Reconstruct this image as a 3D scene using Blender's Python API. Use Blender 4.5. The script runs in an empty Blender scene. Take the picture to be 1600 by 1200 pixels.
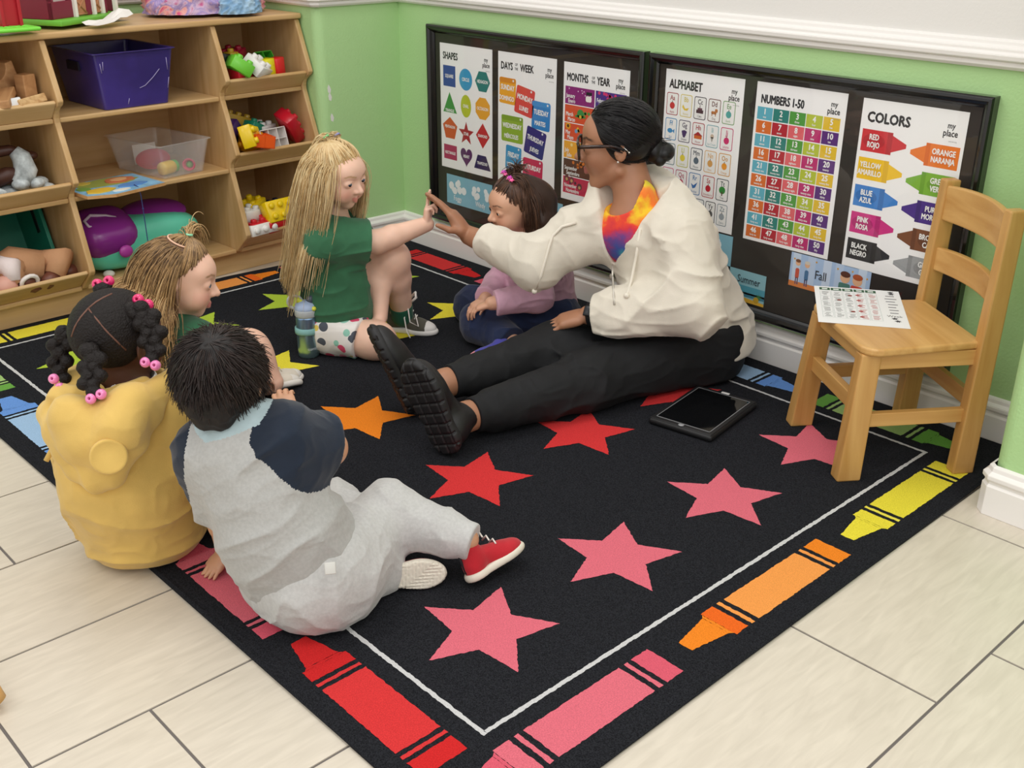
import bpy, bmesh, math, random
import numpy as np
from mathutils import Vector, Matrix, Euler
random.seed(7)
SC = bpy.context.scene
COL = SC.collection
# ---------------------------------------------------------------- camera
cam_d = bpy.data.cameras.new('camera'); cam = bpy.data.objects.new('camera', cam_d); COL.objects.link(cam)
cam_d.sensor_width = 36.0; cam_d.lens = 36.0 * 1703.718 / 1600.0; cam_d.clip_start = 0.05
RIGHT = Vector((0.6833391, 0.7300717, 0.0065509)); DOWN = Vector((0.3014529, -0.2739619, -0.9132749)); FWD = Vector((-0.6649615, 0.6260512, -0.4072911))
CAM = Vector((3.3566126, -2.4565785, 1.2930311))
cam.matrix_world = Matrix(((RIGHT.x, -DOWN.x, -FWD.x, CAM.x), (RIGHT.y, -DOWN.y, -FWD.y, CAM.y), (RIGHT.z, -DOWN.z, -FWD.z, CAM.z), (0, 0, 0, 1)))
SC.camera = cam
# ---------------------------------------------------------------- light and exposure
world = bpy.data.worlds.new('world'); SC.world = world; world.use_nodes = True
world.node_tree.nodes['Background'].inputs[0].default_value = (1.0, 0.985, 0.965, 1)
world.node_tree.nodes['Background'].inputs[1].default_value = 0.88
def ceiling_light(x, y, sx, sy, watts):
    d = bpy.data.lights.new('ceiling_panel', 'AREA'); d.shape = 'RECTANGLE'; d.size = sx; d.size_y = sy; d.energy = watts; d.color = (1.0, 0.97, 0.93)
    o = bpy.data.objects.new('ceiling_panel', d); o.location = (x, y, 2.75); COL.objects.link(o)
for (x, y) in ((0.9, -1.3), (2.9, -1.3), (0.9, -3.6), (2.9, -3.6), (4.9, -1.3), (4.9, -3.6)):
    ceiling_light(x, y, 0.6, 1.2, 15)
SC.view_settings.view_transform = 'Standard'; SC.view_settings.look = 'None'
SC.view_settings.exposure = 0.0; SC.view_settings.gamma = 1.0; SC.view_settings.use_curve_mapping = False
# ---------------------------------------------------------------- materials
def lin(c):
    c = c.lstrip('#'); v = [int(c[i:i + 2], 16) / 255 for i in (0, 2, 4)]
    return tuple(x / 12.92 if x <= 0.04045 else ((x + 0.055) / 1.055) ** 2.4 for x in v) + (1.0,)
_M = {}
def mat(color, rough=0.6, name=None, bump=0.0, bscale=60.0, var=0.0, vscale=8.0, metal=0.0, spec=0.5, stretch=None, sheen=0.0, coat=0.0, bdist=0.002, color2=None, sub=0.0, detail=3.0):
    key = (color, rough, bump, bscale, var, vscale, metal, spec, stretch, sheen, coat, bdist, color2, sub, detail)
    if key in _M: return _M[key]
    m = bpy.data.materials.new(name or ('mat_' + color.strip('#'))); m.use_nodes = True
    nt = m.node_tree; b = nt.nodes['Principled BSDF']
    b.inputs['Base Color'].default_value = lin(color); b.inputs['Roughness'].default_value = rough
    b.inputs['Metallic'].default_value = metal; b.inputs['Specular IOR Level'].default_value = spec
    if sheen: b.inputs['Sheen Weight'].default_value = sheen; b.inputs['Sheen Roughness'].default_value = 0.5
    if coat: b.inputs['Coat Weight'].default_value = coat; b.inputs['Coat Roughness'].default_value = 0.12
    if sub:
        b.inputs['Subsurface Weight'].default_value = sub; b.inputs['Subsurface Radius'].default_value = (0.01, 0.004, 0.002); b.inputs['Subsurface Scale'].default_value = 0.6
    vec = None
    if bump or var or color2:
        tc = nt.nodes.new('ShaderNodeTexCoord'); mp = nt.nodes.new('ShaderNodeMapping'); nt.links.new(tc.outputs['Object'], mp.inputs[0])
        if stretch: mp.inputs['Scale'].default_value = stretch
        vec = mp.outputs[0]
    if var or color2:
        n = nt.nodes.new('ShaderNodeTexNoise'); n.inputs['Scale'].default_value = vscale; n.inputs['Detail'].default_value = detail; nt.links.new(vec, n.inputs['Vector'])
        r = nt.nodes.new('ShaderNodeValToRGB'); c = lin(color); nt.links.new(n.outputs['Fac'], r.inputs[0])
        if color2: a, e = c, lin(color2)
        else:
            a = tuple(max(0, x * (1 - var)) for x in c[:3]) + (1,); e = tuple(min(1, x * (1 + var)) for x in c[:3]) + (1,)
        r.color_ramp.elements[0].position = 0.35; r.color_ramp.elements[1].position = 0.65
        r.color_ramp.elements[0].color = a; r.color_ramp.elements[1].color = e
        nt.links.new(r.outputs[0], b.inputs['Base Color'])
    if bump:
        n2 = nt.nodes.new('ShaderNodeTexNoise'); n2.inputs['Scale'].default_value = bscale; n2.inputs['Detail'].default_value = 2.0; nt.links.new(vec, n2.inputs['Vector'])
        bp = nt.nodes.new('ShaderNodeBump'); bp.inputs['Strength'].default_value = bump; bp.inputs['Distance'].default_value = bdist
        nt.links.new(n2.outputs['Fac'], bp.inputs['Height']); nt.links.new(bp.outputs[0], b.inputs['Normal'])
    _M[key] = m
    return m
def glass_mat(name, tint, rough, alpha, ior=1.45):
    m = bpy.data.materials.new(name); m.use_nodes = True; nt = m.node_tree; nt.nodes.remove(nt.nodes['Principled BSDF'])
    t = nt.nodes.new('ShaderNodeBsdfTransparent'); g = nt.nodes.new('ShaderNodeBsdfGlossy'); mx = nt.nodes.new('ShaderNodeMixShader'); lw = nt.nodes.new('ShaderNodeLayerWeight')
    pw = nt.nodes.new('ShaderNodeMath'); pw.operation = 'POWER'; pw.inputs[1].default_value = 5.0; ma = nt.nodes.new('ShaderNodeMath'); ma.operation = 'MULTIPLY_ADD'; r0 = ((ior - 1) / (ior + 1)) ** 2; ma.inputs[1].default_value = 1 - r0; ma.inputs[2].default_value = r0
    t.inputs[0].default_value = lin(tint); g.inputs[1].default_value = rough
    nt.links.new(lw.outputs['Facing'], pw.inputs[0]); nt.links.new(pw.outputs[0], ma.inputs[0]); nt.links.new(ma.outputs[0], mx.inputs[0]); nt.links.new(t.outputs[0], mx.inputs[1]); nt.links.new(g.outputs[0], mx.inputs[2])
    last = mx
    if alpha > 0:
        d = nt.nodes.new('ShaderNodeBsdfDiffuse'); d.inputs[0].default_value = lin(tint); m2 = nt.nodes.new('ShaderNodeMixShader'); m2.inputs[0].default_value = alpha
        nt.links.new(mx.outputs[0], m2.inputs[1]); nt.links.new(d.outputs[0], m2.inputs[2]); last = m2
    nt.links.new(last.outputs[0], nt.nodes['Material Output'].inputs[0])
    return m
def wood_mat(c1, c2, name, along=0, scale=1.0, rough=0.42):
    m = bpy.data.materials.new(name); m.use_nodes = True; nt = m.node_tree; b = nt.nodes['Principled BSDF']; b.inputs['Roughness'].default_value = rough
    tc = nt.nodes.new('ShaderNodeTexCoord'); mp = nt.nodes.new('ShaderNodeMapping'); s = [26 * scale] * 3; s[along] = 2.2 * scale; mp.inputs['Scale'].default_value = s
    nt.links.new(tc.outputs['Object'], mp.inputs[0])
    n = nt.nodes.new('ShaderNodeTexNoise'); n.inputs['Scale'].default_value = 1.0; n.inputs['Detail'].default_value = 6; n.inputs['Distortion'].default_value = 0.6
    r = nt.nodes.new('ShaderNodeValToRGB'); r.color_ramp.elements[0].color = lin(c1); r.color_ramp.elements[1].color = lin(c2); r.color_ramp.elements[0].position = 0.3; r.color_ramp.elements[1].position = 0.7
    nt.links.new(mp.outputs[0], n.inputs[0]); nt.links.new(n.outputs['Fac'], r.inputs[0]); nt.links.new(r.outputs[0], b.inputs['Base Color'])
    return m
# ---------------------------------------------------------------- object helpers
def link(o, parent=None):
    COL.objects.link(o)
    if parent is not None: o.parent = parent
    return o
def tag(o, label=None, cat=None, group=None, kind=None):
    if label: o['label'] = label
    if cat: o['category'] = cat
    if group: o['group'] = group
    if kind: o['kind'] = kind
    return o
def empty(name, label=None, cat=None, loc=(0, 0, 0), rz=0.0, group=None):
    o = bpy.data.objects.new(name, None); o.location = loc; o.rotation_euler = (0, 0, rz); o.empty_display_size = 0.05; COL.objects.link(o)
    return tag(o, label, cat, group)
class MB:
    """collects shapes, builds ONE mesh object"""
    def __init__(s): s.v = []; s.f = []; s.mi = []; s.mats = []; s.sm = []
    def mat(s, m):
        if m is None: return 0
        for i, x in enumerate(s.mats):
            if x is m: return i
        s.mats.append(m); return len(s.mats) - 1
    def add(s, vs, fs, m=None, smooth=False, M=None):
        o = len(s.v); k = s.mat(m)
        for p in vs:
            p = Vector(p)
            s.v.append(M @ p if M is not None else p)
        for f in fs: s.f.append([i + o for i in f]); s.mi.append(k); s.sm.append(smooth)
        return s
    def box(s, a, b, m=None, M=None):
        x0, y0, z0 = a; x1, y1, z1 = b
        return s.add([(x0, y0, z0), (x1, y0, z0), (x1, y1, z0), (x0, y1, z0), (x0, y0, z1), (x1, y0, z1), (x1, y1, z1), (x0, y1, z1)],
              [(3, 2, 1, 0), (4, 5, 6, 7), (0, 1, 5, 4), (1, 2, 6, 5), (2, 3, 7, 6), (3, 0, 4, 7)], m, False, M)
    def rbox(s, a, b, r, m=None, M=None, seg=2):
        bm = bmesh.new(); c = [(a[i] + b[i]) / 2 for i in range(3)]; d = [abs(b[i] - a[i]) for i in range(3)]
        bmesh.ops.create_cube(bm, size=1.0)
        for v in bm.verts: v.co = Vector((c[0] + v.co.x * d[0], c[1] + v.co.y * d[1], c[2] + v.co.z * d[2]))
        bmesh.ops.bevel(bm, geom=list(bm.edges), offset=min(r, min(d) * 0.49), segments=seg, affect='EDGES', profile=0.5)
        return s.bm(bm, m, M, True)
    def bm(s, bm, m=None, M=None, smooth=True):
        bm.verts.ensure_lookup_table(); bm.verts.index_update()
        s.add([v.co.copy() for v in bm.verts], [[v.index for v in f.verts] for f in bm.faces], m, smooth, M); bm.free(); return s
    def prism(s, pts, h0, h1, axis=1, m=None, M=None, smooth=False):
        """polygon (a,b) extruded along axis; axis 1: pts=(x,z); axis 2: pts=(x,y); axis 0: pts=(y,z)"""
        def P(a, b, h): return {0: (h, a, b), 1: (a, h, b), 2: (a, b, h)}[axis]
        n = len(pts); vs = [P(a, b, h0) for a, b in pts] + [P(a, b, h1) for a, b in pts]
        fs = [list(range(n))[::-1], list(range(n, 2 * n))] + [(i, (i + 1) % n, n + (i + 1) % n, n + i) for i in range(n)]
        return s.add(vs, fs, m, smooth, M)
    def lathe(s, prof, seg=24, m=None, M=None, cap=True):
        vs = []; fs = []; n = len(prof)
        for i in range(seg):
            a = 2 * math.pi * i / seg
            for r, z in prof: vs.append((r * math.cos(a), r * math.sin(a), z))
        for i in range(seg):
            j = (i + 1) % seg
            for k in range(n - 1): fs.append((i * n + k, j * n + k, j * n + k + 1, i * n + k + 1))
        if cap:
            fs.append([i * n for i in range(seg)][::-1]); fs.append([i * n + n - 1 for i in range(seg)])
        return s.add(vs, fs, m, True, M)
    def tube(s, pts, r, seg=8, m=None, M=None, closed=False, cap=True):
        pts = [Vector(p) for p in pts]; n = len(pts); rr = r if isinstance(r, (list, tuple)) else [r] * n
        vs = []; fs = []; up = None
        for i, p in enumerate(pts):
            if closed: t = pts[(i + 1) % n] - pts[i - 1]
            else: t = pts[min(i + 1, n - 1)] - pts[max(i - 1, 0)]
            if t.length < 1e-9: t = Vector((0, 0, 1))
            t.normalize()
            if up is None: up = t.orthogonal().normalized()
            else:
                up = up - t * up.dot(t)
                if up.length < 1e-6: up = t.orthogonal()
                up.normalize()
            w = t.cross(up)
            for k in range(seg):
                a = 2 * math.pi * k / seg; vs.append(p + (up * math.cos(a) + w * math.sin(a)) * rr[i])
        for i in range(n if closed else n - 1):
            j = (i + 1) % n
            for k in range(seg):
                l = (k + 1) % seg; fs.append((i * seg + k, i * seg + l, j * seg + l, j * seg + k))
        if cap and not closed:
            fs.append(list(range(seg))[::-1]); fs.append([(n - 1) * seg + k for k in range(seg)])
        return s.add(vs, fs, m, True, M)
    def sphere(s, c, r, m=None, M=None, seg=16):
        bm = bmesh.new(); bmesh.ops.create_uvsphere(bm, u_segments=seg, v_segments=max(6, seg // 2), radius=1.0)
        rr = r if isinstance(r, (tuple, list)) else (r, r, r)
        for v in bm.verts: v.co = Vector((c[0] + v.co.x * rr[0], c[1] + v.co.y * rr[1], c[2] + v.co.z * rr[2]))
        return s.bm(bm, m, M, True)
    def build(s, name, m=None, parent=None, bevel=0.0, seg=2, subsurf=0, loc=None, rot=None, auto=True):
        me = bpy.data.meshes.new(name); me.from_pydata([tuple(v) for v in s.v], [], s.f); me.update()
        mats = s.mats if s.mats else [m]
        for x in mats: me.materials.append(x)
        if s.mats:
            me.polygons.foreach_set('material_index', s.mi)
        me.polygons.foreach_set('use_smooth', s.sm)
        o = bpy.data.objects.new(name, me); link(o, parent)
        if bevel:
            bv = o.modifiers.new('bevel', 'BEVEL'); bv.width = bevel; bv.segments = seg; bv.limit_method = 'ANGLE'; bv.angle_limit = 0.7; bv.harden_normals = False
        if subsurf:
            sb = o.modifiers.new('sub', 'SUBSURF'); sb.levels = subsurf; sb.render_levels = subsurf
        if loc is not None: o.location = loc
        if rot is not None: o.rotation_euler = rot
        return o
def TR(loc=(0, 0, 0), rot=(0, 0, 0), sc=1.0):
    return Matrix.Translation(loc) @ Euler(rot).to_matrix().to_4x4() @ Matrix.Scale(sc, 4)

# ---------------------------------------------------------------- the room
YW = 0.215            # poster wall plane
def struct(o): o['kind'] = 'structure'; return o
def tile_mat():
    m = bpy.data.materials.new('cream_floor_tile'); m.use_nodes = True; nt = m.node_tree; b = nt.nodes['Principled BSDF']; b.inputs['Roughness'].default_value = 0.32
    tc = nt.nodes.new('ShaderNodeTexCoord'); mp = nt.nodes.new('ShaderNodeMapping'); mp.inputs['Scale'].default_value = (62, 9, 9)
    n = nt.nodes.new('ShaderNodeTexNoise'); n.inputs['Detail'].default_value = 8; n.inputs['Scale'].default_value = 1.0; n.inputs['Distortion'].default_value = 0.8
    r = nt.nodes.new('ShaderNodeValToRGB'); r.color_ramp.elements[0].color = lin('#cac1b1'); r.color_ramp.elements[1].color = lin('#d8cfbf'); r.color_ramp.elements[0].position = 0.3; r.color_ramp.elements[1].position = 0.72
    nt.links.new(tc.outputs['Object'], mp.inputs[0]); nt.links.new(mp.outputs[0], n.inputs[0]); nt.links.new(n.outputs['Fac'], r.inputs[0]); nt.links.new(r.outputs[0], b.inputs['Base Color'])
    return m
TILE = tile_mat(); GROUT = mat('#6e6865', 0.9, 'grey_grout', bump=0.2)
fl = MB(); fl.box((-1.4, -4.6, -0.06), (5.2, 1.2, -0.0025), GROUT)
RW = 0.3077; GAP = 0.0028
k0 = -8
for k in range(k0, 14):
    xa = 0.9135 + RW * k; xb = xa + RW
    off = -0.858 - 0.2053 * (5 - k) if False else -0.858 + 0.2053 * (k - 5)
    y = off - 0.616 * 9
    while y < 1.3:
        ya, yb = y, y + 0.616
        if yb > -4.6 and ya < 1.2 and xb > -1.4 and xa < 5.2:
            x0, x1, y0, y1 = max(xa, -1.4) + GAP, min(xb, 5.2) - GAP, max(ya, -4.6) + GAP, min(yb, 1.2) - GAP
            if x1 - x0 > 0.01 and y1 - y0 > 0.01: fl.box((x0, y0, -0.02), (x1, y1, 0.0), TILE)
        y += 0.616
struct(fl.build('floor'))
GREEN = mat('#b1d898', 0.55, 'green_orange_peel_wall', bump=0.35, bscale=130, bdist=0.003)
WHITEW = mat('#e6e4e0', 0.6, 'white_upper_wall', bump=0.25, bscale=130, bdist=0.002)
TRIM = mat('#efece8', 0.35, 'white_gloss_trim', bump=0.12, bscale=18, bdist=0.002)
def wall(name, boxes):
    w = MB()
    for a, b in boxes:
        zs = 0.955
        w.box(a, (b[0], b[1], zs), GREEN); w.box((a[0], a[1], zs), b, WHITEW)
    return struct(w.build(name))
wall('wall_back', [((-0.13, YW, 0), (2.51, YW + 0.12, 2.8))])
# the projecting wall beside the shelf, with a rounded outer corner
XL = -0.128
def rounded_wall(name, pts, mlow, chips=()):
    w = MB(); zs = 0.955
    w.prism(pts, 0, zs, 2, GREEN, smooth=False); w.prism(pts, zs, 2.8, 2, WHITEW)
    for c in chips: w.prism([(c[0] + q[0], c[1] + q[1]) for q in ((-.006, -.012), (.003, -.016), (.007, -.002), (.002, .010), (-.003, .016), (-.008, .004))], XL - .001, XL + .0006, 0, WHITEW)
    return struct(w.build(name))
rc = 0.035; arc = [(XL - rc + rc * math.cos(t), -0.158 + rc - rc * math.sin(t)) for t in [i * math.pi / 2 / 8 for i in range(9)]]
rounded_wall('wall_left', [(-0.75, YW + 0.12), (XL, YW + 0.12)] + arc + [(-0.75, -0.158)], GREEN, ((-0.118, 0.640), (-0.116, 0.612), (-0.112, 0.535)))
wall('wall_left.001', [((-0.87, -3.2, 0), (-0.66, -0.16, 2.8))])
arc = [(2.508 + rc - rc * math.cos(t), -0.152 + rc - rc * math.sin(t)) for t in [i * math.pi / 2 / 8 for i in range(9)]]
rounded_wall('wall_right', [(3.7, YW + 0.12), (2.508, YW + 0.12)] + arc + [(3.7, -0.152)], GREEN)
# baseboard and chair rail profiles: (offset from wall, z)
BB = [(0, 0), (0.017, 0), (0.017, 0.072), (0.013, 0.078), (0.013, 0.084), (0.019, 0.090), (0.019, 0.100), (0.010, 0.108), (0.008, 0.118), (0, 0.122)]
RAIL = [(0, 0.930), (0.010, 0.930), (0.018, 0.938), (0.018, 0.948), (0.028, 0.952), (0.030, 0.964), (0.022, 0.970), (0.022, 0.978), (0.012, 0.984), (0.010, 0.994), (0, 0.998)]
def run(name, prof, path):
    """profile swept along a floor path; the room is to the right-hand side of the walking direction"""
    w = MB(); P = [Vector(p) for p in path]; n = len(prof); vs = []; fs = []
    for i, p in enumerate(P):
        d0 = (P[i] - P[i - 1]).normalized() if i else None; d1 = (P[i + 1] - P[i]).normalized() if i < len(P) - 1 else None
        n0 = Vector((d0.y, -d0.x)) if d0 else None; n1 = Vector((d1.y, -d1.x)) if d1 else None
        if n0 is None: mv = n1
        elif n1 is None: mv = n0
        else:
            mv = (n0 + n1).normalized(); mv = mv / max(0.3, mv.dot(n0))
        for o, z in prof: vs.append((p.x + mv.x * o, p.y + mv.y * o, z))
    for i in range(len(P) - 1):
        for k in range(n - 1): fs.append((i * n + k, i * n + k + 1, (i + 1) * n + k + 1, (i + 1) * n + k))
    fs.append(list(range(n))); fs.append([(len(P) - 1) * n + k for k in range(n)][::-1])
    return struct(w.add(vs, fs, TRIM).build(name, bevel=0.0015))
run('baseboard_back', BB, [(XL, YW), (2.508, YW)])
run('baseboard_left', BB, [(XL - 0.06, -0.158), (XL - 0.012, -0.158), (XL, -0.146), (XL, YW)])
run('baseboard_right', BB, [(2.508, YW), (2.508, -0.142), (2.518, -0.152), (3.7, -0.152)])
run('trim_1', RAIL, [(XL, YW), (2.508, YW)])
run('trim_2', RAIL, [(-0.66, -0.158), (XL - 0.012, -0.158), (XL, -0.146), (XL, YW)])
run('trim_3', RAIL, [(2.508, YW), (2.508, -0.142), (2.518, -0.152), (3.7, -0.152)])
run('trim_4', RAIL, [(-0.66, -3.2), (-0.66, -0.158)])
# paint chips on the projecting wall
# ---------------------------------------------------------------- the rug
RT = 0.011
def pile(c, name, var=0.28):
    return mat(c, 0.95, name, bump=0.7, bscale=900, var=var, vscale=420, sheen=0.0, bdist=0.003, spec=0.05, detail=2.0)
RUGC = dict(black=pile('#26272b', 'rug_black', 0.45), pink=pile('#e0707f', 'rug_pink', .12), red=pile('#d83b3c', 'rug_red', .12), orange=pile('#f48a2a', 'rug_orange', .12), yellow=pile('#efe045', 'rug_yellow', .12), lime=pile('#b5cf45', 'rug_lime', .12),
   lorange=pile('#f6a052', 'rug_light_orange', .1), dorange=pile('#ee6c26', 'rug_deep_orange', .1), dred=pile('#d02c2d', 'rug_deep_red', .12), dpink=pile('#dc5f72', 'rug_deep_pink', .1), lblue=pile('#a3c4e4', 'rug_light_blue', .1), blue=pile('#6d9be0', 'rug_blue', .1),
   lgreen=pile('#a5c77b', 'rug_light_green', .1), green=pile('#6fa84c', 'rug_green', .1), white=pile('#cfcfcf', 'rug_white', .1), lyellow=pile('#f0e356', 'rug_pale_yellow', .1), purple=pile('#8a6cc0', 'rug_purple', .1))
rg = MB()
def rug_edge():
    pts = []
    for (a, b) in (((-0.195, -1.695), (2.466, -1.68)), ((2.466, -1.68), (2.448, 0.193)), ((2.448, 0.193), (-0.10, 0.193)), ((-0.10, 0.193), (-0.16, -0.6)), ((-0.16, -0.6), (-0.155, -1.695))):
        n = 14
        for i in range(n):
            t = i / n; pts.append((a[0] + (b[0] - a[0]) * t, a[1] + (b[1] - a[1]) * t))
    return pts
rp = rug_edge(); n = len(rp); cx = sum(p[0] for p in rp) / n; cy = sum(p[1] for p in rp) / n
def inset(d): return [(p[0] - d * (1 if p[0] > 2.35 else -1 if p[0] < -0.09 else 0), p[1] - d * (1 if p[1] > 0.15 else -1 if p[1] < -1.6 else 0)) for p in rp]
lv = [(inset(0), 0.001), (inset(-0.002), 0.006), (inset(0.004), RT), (inset(0.012), RT - 0.001), (inset(0.016), RT)]
vs = [(x, y, z) for L, z in lv for x, y in L]; fs = []
for k in range(len(lv) - 1):
    for i in range(n): j = (i + 1) % n; fs.append((k * n + i, k * n + j, (k + 1) * n + j, (k + 1) * n + i))
fs.append([(len(lv) - 1) * n + i for i in range(n)])
rg.add(vs, fs, RUGC['black'])
def fuzzy(pts, col, z=RT + 0.0006, step=0.006, amp=0.0011):
    out = []
    for i in range(len(pts)):
        a = Vector(pts[i]); b = Vector(pts[(i + 1) % len(pts)]); L = (b - a).length; m = max(1, int(L / step))
        for k in range(m):
            p = a.lerp(b, k / m)
            out.append((p.x + random.uniform(-amp, amp), p.y + random.uniform(-amp, amp)))
    # fan around centroid keeps concave stars safe when star-shaped
    vs = [(x, y, z) for x, y in out]
    bm = bmesh.new(); vv = [bm.verts.new(v) for v in vs]; f = bm.faces.new(vv)
    if f.normal.z < 0 or (f.normal_update() or f.normal.z) < 0: bmesh.ops.reverse_faces(bm, faces=[f])
    bmesh.ops.triangulate(bm, faces=list(bm.faces)); rg.bm(bm, RUGC[col], None, False)
for i, col in enumerate(('lime', 'yellow', 'orange', 'red', 'pink')):
    for j in range(4):
        cx, cy = 0.238 + 0.4587 * i, -0.187 - 0.3745 * j; P = []
        for k in range(10):
            a = math.radians(-90 + 36 * k); r = 0.142 if k % 2 == 0 else 0.0655; P.append((cx + r * math.cos(a), cy + r * math.sin(a)))
        fuzzy(P, col)
w = 0.0045
for a, b in (((-w, -w), (2.283 + w, w)), ((-w, -1.506 - w), (2.283 + w, -1.506 + w))): fuzzy([(a[0], a[1]), (b[0], a[1]), (b[0], b[1]), (a[0], b[1])], 'white')
for x in (0.0, 2.283): fuzzy([(x - w, -1.506 + w), (x + w, -1.506 + w), (x + w, -w), (x - w, -w)], 'white')
def crayon(o, d, L, W, body, end, line, tip):
    """o: middle of the blunt end, d: unit direction to the tip"""
    d = Vector(d); q = Vector((-d.y, d.x)); o = Vector(o)
    def R(s0, s1, w0, w1, col):
        P = [o + d * s0 * L - q * w0 * W / 2, o + d * s1 * L - q * w1 * W / 2, o + d * s1 * L + q * w1 * W / 2, o + d * s0 * L + q * w0 * W / 2]
        fuzzy([(p.x, p.y) for p in P], col)
    R(0, 0.095, 1, 1, end); R(0.118, 0.138, 1, 1, line); R(0.162, 0.655, 1, 1, body); R(0.68, 0.70, 1, 1, line); R(0.725, 0.80, 1, 1, tip); R(0.80, 0.815, .9, .74, end); R(0.815, 1.0, 0.74, 0.36, end)
SETS = dict(red=('red', 'dred', 'red', 'dred'), pink=('pink', 'dpink', 'pink', 'pink'), orange=('lorange', 'orange', 'lorange', 'dorange'), yellow=('yellow', 'yellow', 'lyellow', 'yellow'), blue=('lblue', 'blue', 'lblue', 'blue'), green=('lgreen', 'green', 'lgreen', 'green'))
for x, c in ((2.292, 'red'), (1.812, 'pink'), (1.325, 'orange'), (0.815, 'blue'), (0.33, 'green')): crayon((x, -1.596), (-1, 0), 0.433, 0.095, *SETS[c])
for y, c, L in ((-0.023, 'yellow', 0.485), (-0.563, 'orange', 0.51), (-1.131, 'pink', 0.49)): crayon((2.366, y), (0, -1), L, 0.086, *SETS[c])
for x, c in ((0.048, 'red'), (0.496, 'pink'), (0.965, 'yellow'), (1.43, 'blue'), (1.918, 'green')): crayon((x, 0.086), (1, 0), 0.42, 0.09, *SETS[c])
for y, c in ((-1.475, 'yellow'), (-0.862, 'orange'), (-0.40, 'pink')): crayon((-0.078, y), (0, 1), 0.43, 0.08, *SETS[c])
tag(rg.build('rug'), 'large black rug with coloured stars and a border of crayons lying on the cream tiles', 'rug')

# ---------------------------------------------------------------- cubby shelf (local: X out of the wall, Y along the wall, Z up)
BIRCH = wood_mat('#c39c66', '#d5b382', 'birch_ply', 1, 1.0)
BIRCHV = wood_mat('#c19a64', '#d3b07f', 'birch_ply_upright', 2, 1.0)
EDGE = wood_mat('#c9a067', '#e0be8a', 'birch_edge', 2, 1.6)
SHELF_AT = TR((-0.195, -0.83, 0.011), (0, 0, math.radians(2.7)))
sh = empty('cubby_shelf', 'wide birch storage shelf with slanted bins down both sides and open shelves in the middle', 'shelf', (-0.195, -0.83, 0.0), math.radians(2.7))
YB = (-0.672, -0.297, 0.297, 0.672)
YB = (-0.652, -0.294, 0.305, 0.655)
TH = 0.020
SIDE = [(-0.36, 0.085), (0.028, 0.085), (0.100, 0.150), (0.106, 0.162)]
def arcpts(a, b, c, n=5): return [((1 - t) ** 2 * a[0] + 2 * t * (1 - t) * b[0] + t * t * c[0], (1 - t) ** 2 * a[1] + 2 * t * (1 - t) * b[1] + t * t * c[1]) for t in [i / n for i in range(n + 1)]]
SIDE += arcpts((0.040, 0.385), (0.030, 0.420), (0.078, 0.440)) + [(0.088, 0.452)] + arcpts((0.022, 0.635), (0.012, 0.672), (0.058, 0.692)) + [(0.068, 0.705), (0.0, 0.884), (-0.36, 0.884)]
for y in YB:
    w = MB(); w.prism(SIDE, y - TH / 2, y + TH / 2, 1, BIRCHV); w.build('upright_panel', parent=sh, bevel=0.004)
w = MB(); w.box((-0.36, YB[0] - 0.012, 0.886), (0.016, YB[3] + 0.012, 0.906), BIRCH); w.build('top_board', parent=sh, bevel=0.007, seg=3)
w = MB(); w.box((-0.35, YB[0] - 0.01, 0.0), (0.0, YB[3] + 0.01, 0.084), BIRCH); w.build('kick_base', parent=sh, bevel=0.003)
w = MB(); w.box((-0.366, YB[0] - 0.01, 0.085), (-0.356, YB[3] + 0.01, 0.884), BIRCH); w.build('back_panel', parent=sh)
for i in range(3):
    a, b = YB[i] + TH / 2, YB[i + 1] - TH / 2
    for zf, xf in ((0.088, 0.030), (0.388, 0.034), (0.640, 0.016)):
        w = MB(); w.box((-0.355, a, zf - 0.008), (xf, b, zf + 0.008), BIRCH); w.build('shelf_board', parent=sh, bevel=0.004)
        if i != 1:
            tip = {0.088: (0.098, 0.156), 0.388: (0.080, 0.448), 0.640: (0.060, 0.701)}[zf]
            lo = (xf - 0.006, zf + 0.006); d = Vector((tip[0] - lo[0], tip[1] - lo[1])).normalized(); nn = Vector((-d.y, d.x)) * 0.014
            w = MB(); w.prism([lo, tip, (tip[0] + nn.x, tip[1] + nn.y), (lo[0] + nn.x, lo[1] + nn.y)], a, b, 1, BIRCH); w.build('bin_lip', parent=sh, bevel=0.005)
# ---------------------------------------------------------------- things on and in the shelf
def plastic(c, r=0.35): return mat(c, r, spec=0.5)
def tub(name, label, cat, bottom, top, h, th, col, M, rim=0.008, holes=False, group=None):
    """open tapered tub: bottom/top = (sx, sy) half sizes"""
    o = MB()
    def ring(sx, sy, z, r=0.012):
        P = []
        for qx, qy, a0 in ((1, 1, 0), (-1, 1, 90), (-1, -1, 180), (1, -1, 270)):
            for k in range(4):
                a = math.radians(a0 + 30 * k); P.append((qx * (sx - r) + r * math.cos(a), qy * (sy - r) + r * math.sin(a), z))
        return P
    L = [ring(bottom[0], bottom[1], 0), ring(top[0], top[1], h), ring(top[0] + rim, top[1] + rim, h), ring(top[0] + rim, top[1] + rim, h - 0.008) if False else ring(top[0] + rim, top[1] + rim, h + 0.003), ring(top[0] - th, top[1] - th, h + 0.003), ring(bottom[0] - th, bottom[1] - th, th)]
    vs = [p for l in L for p in l]; n = 16; fs = []
    for k in range(len(L) - 1):
        for i in range(n): j = (i + 1) % n; fs.append((k * n + i, k * n + j, (k + 1) * n + j, (k + 1) * n + i))
    fs.append(list(range(n))[::-1]); fs.append([(len(L) - 1) * n + i for i in range(n)])
    o.add(vs, fs, col, False, None)
    t = empty(name, label, cat, group=group); t.matrix_world = M
    o.build('tub', parent=t, bevel=0.0015); return t
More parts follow.
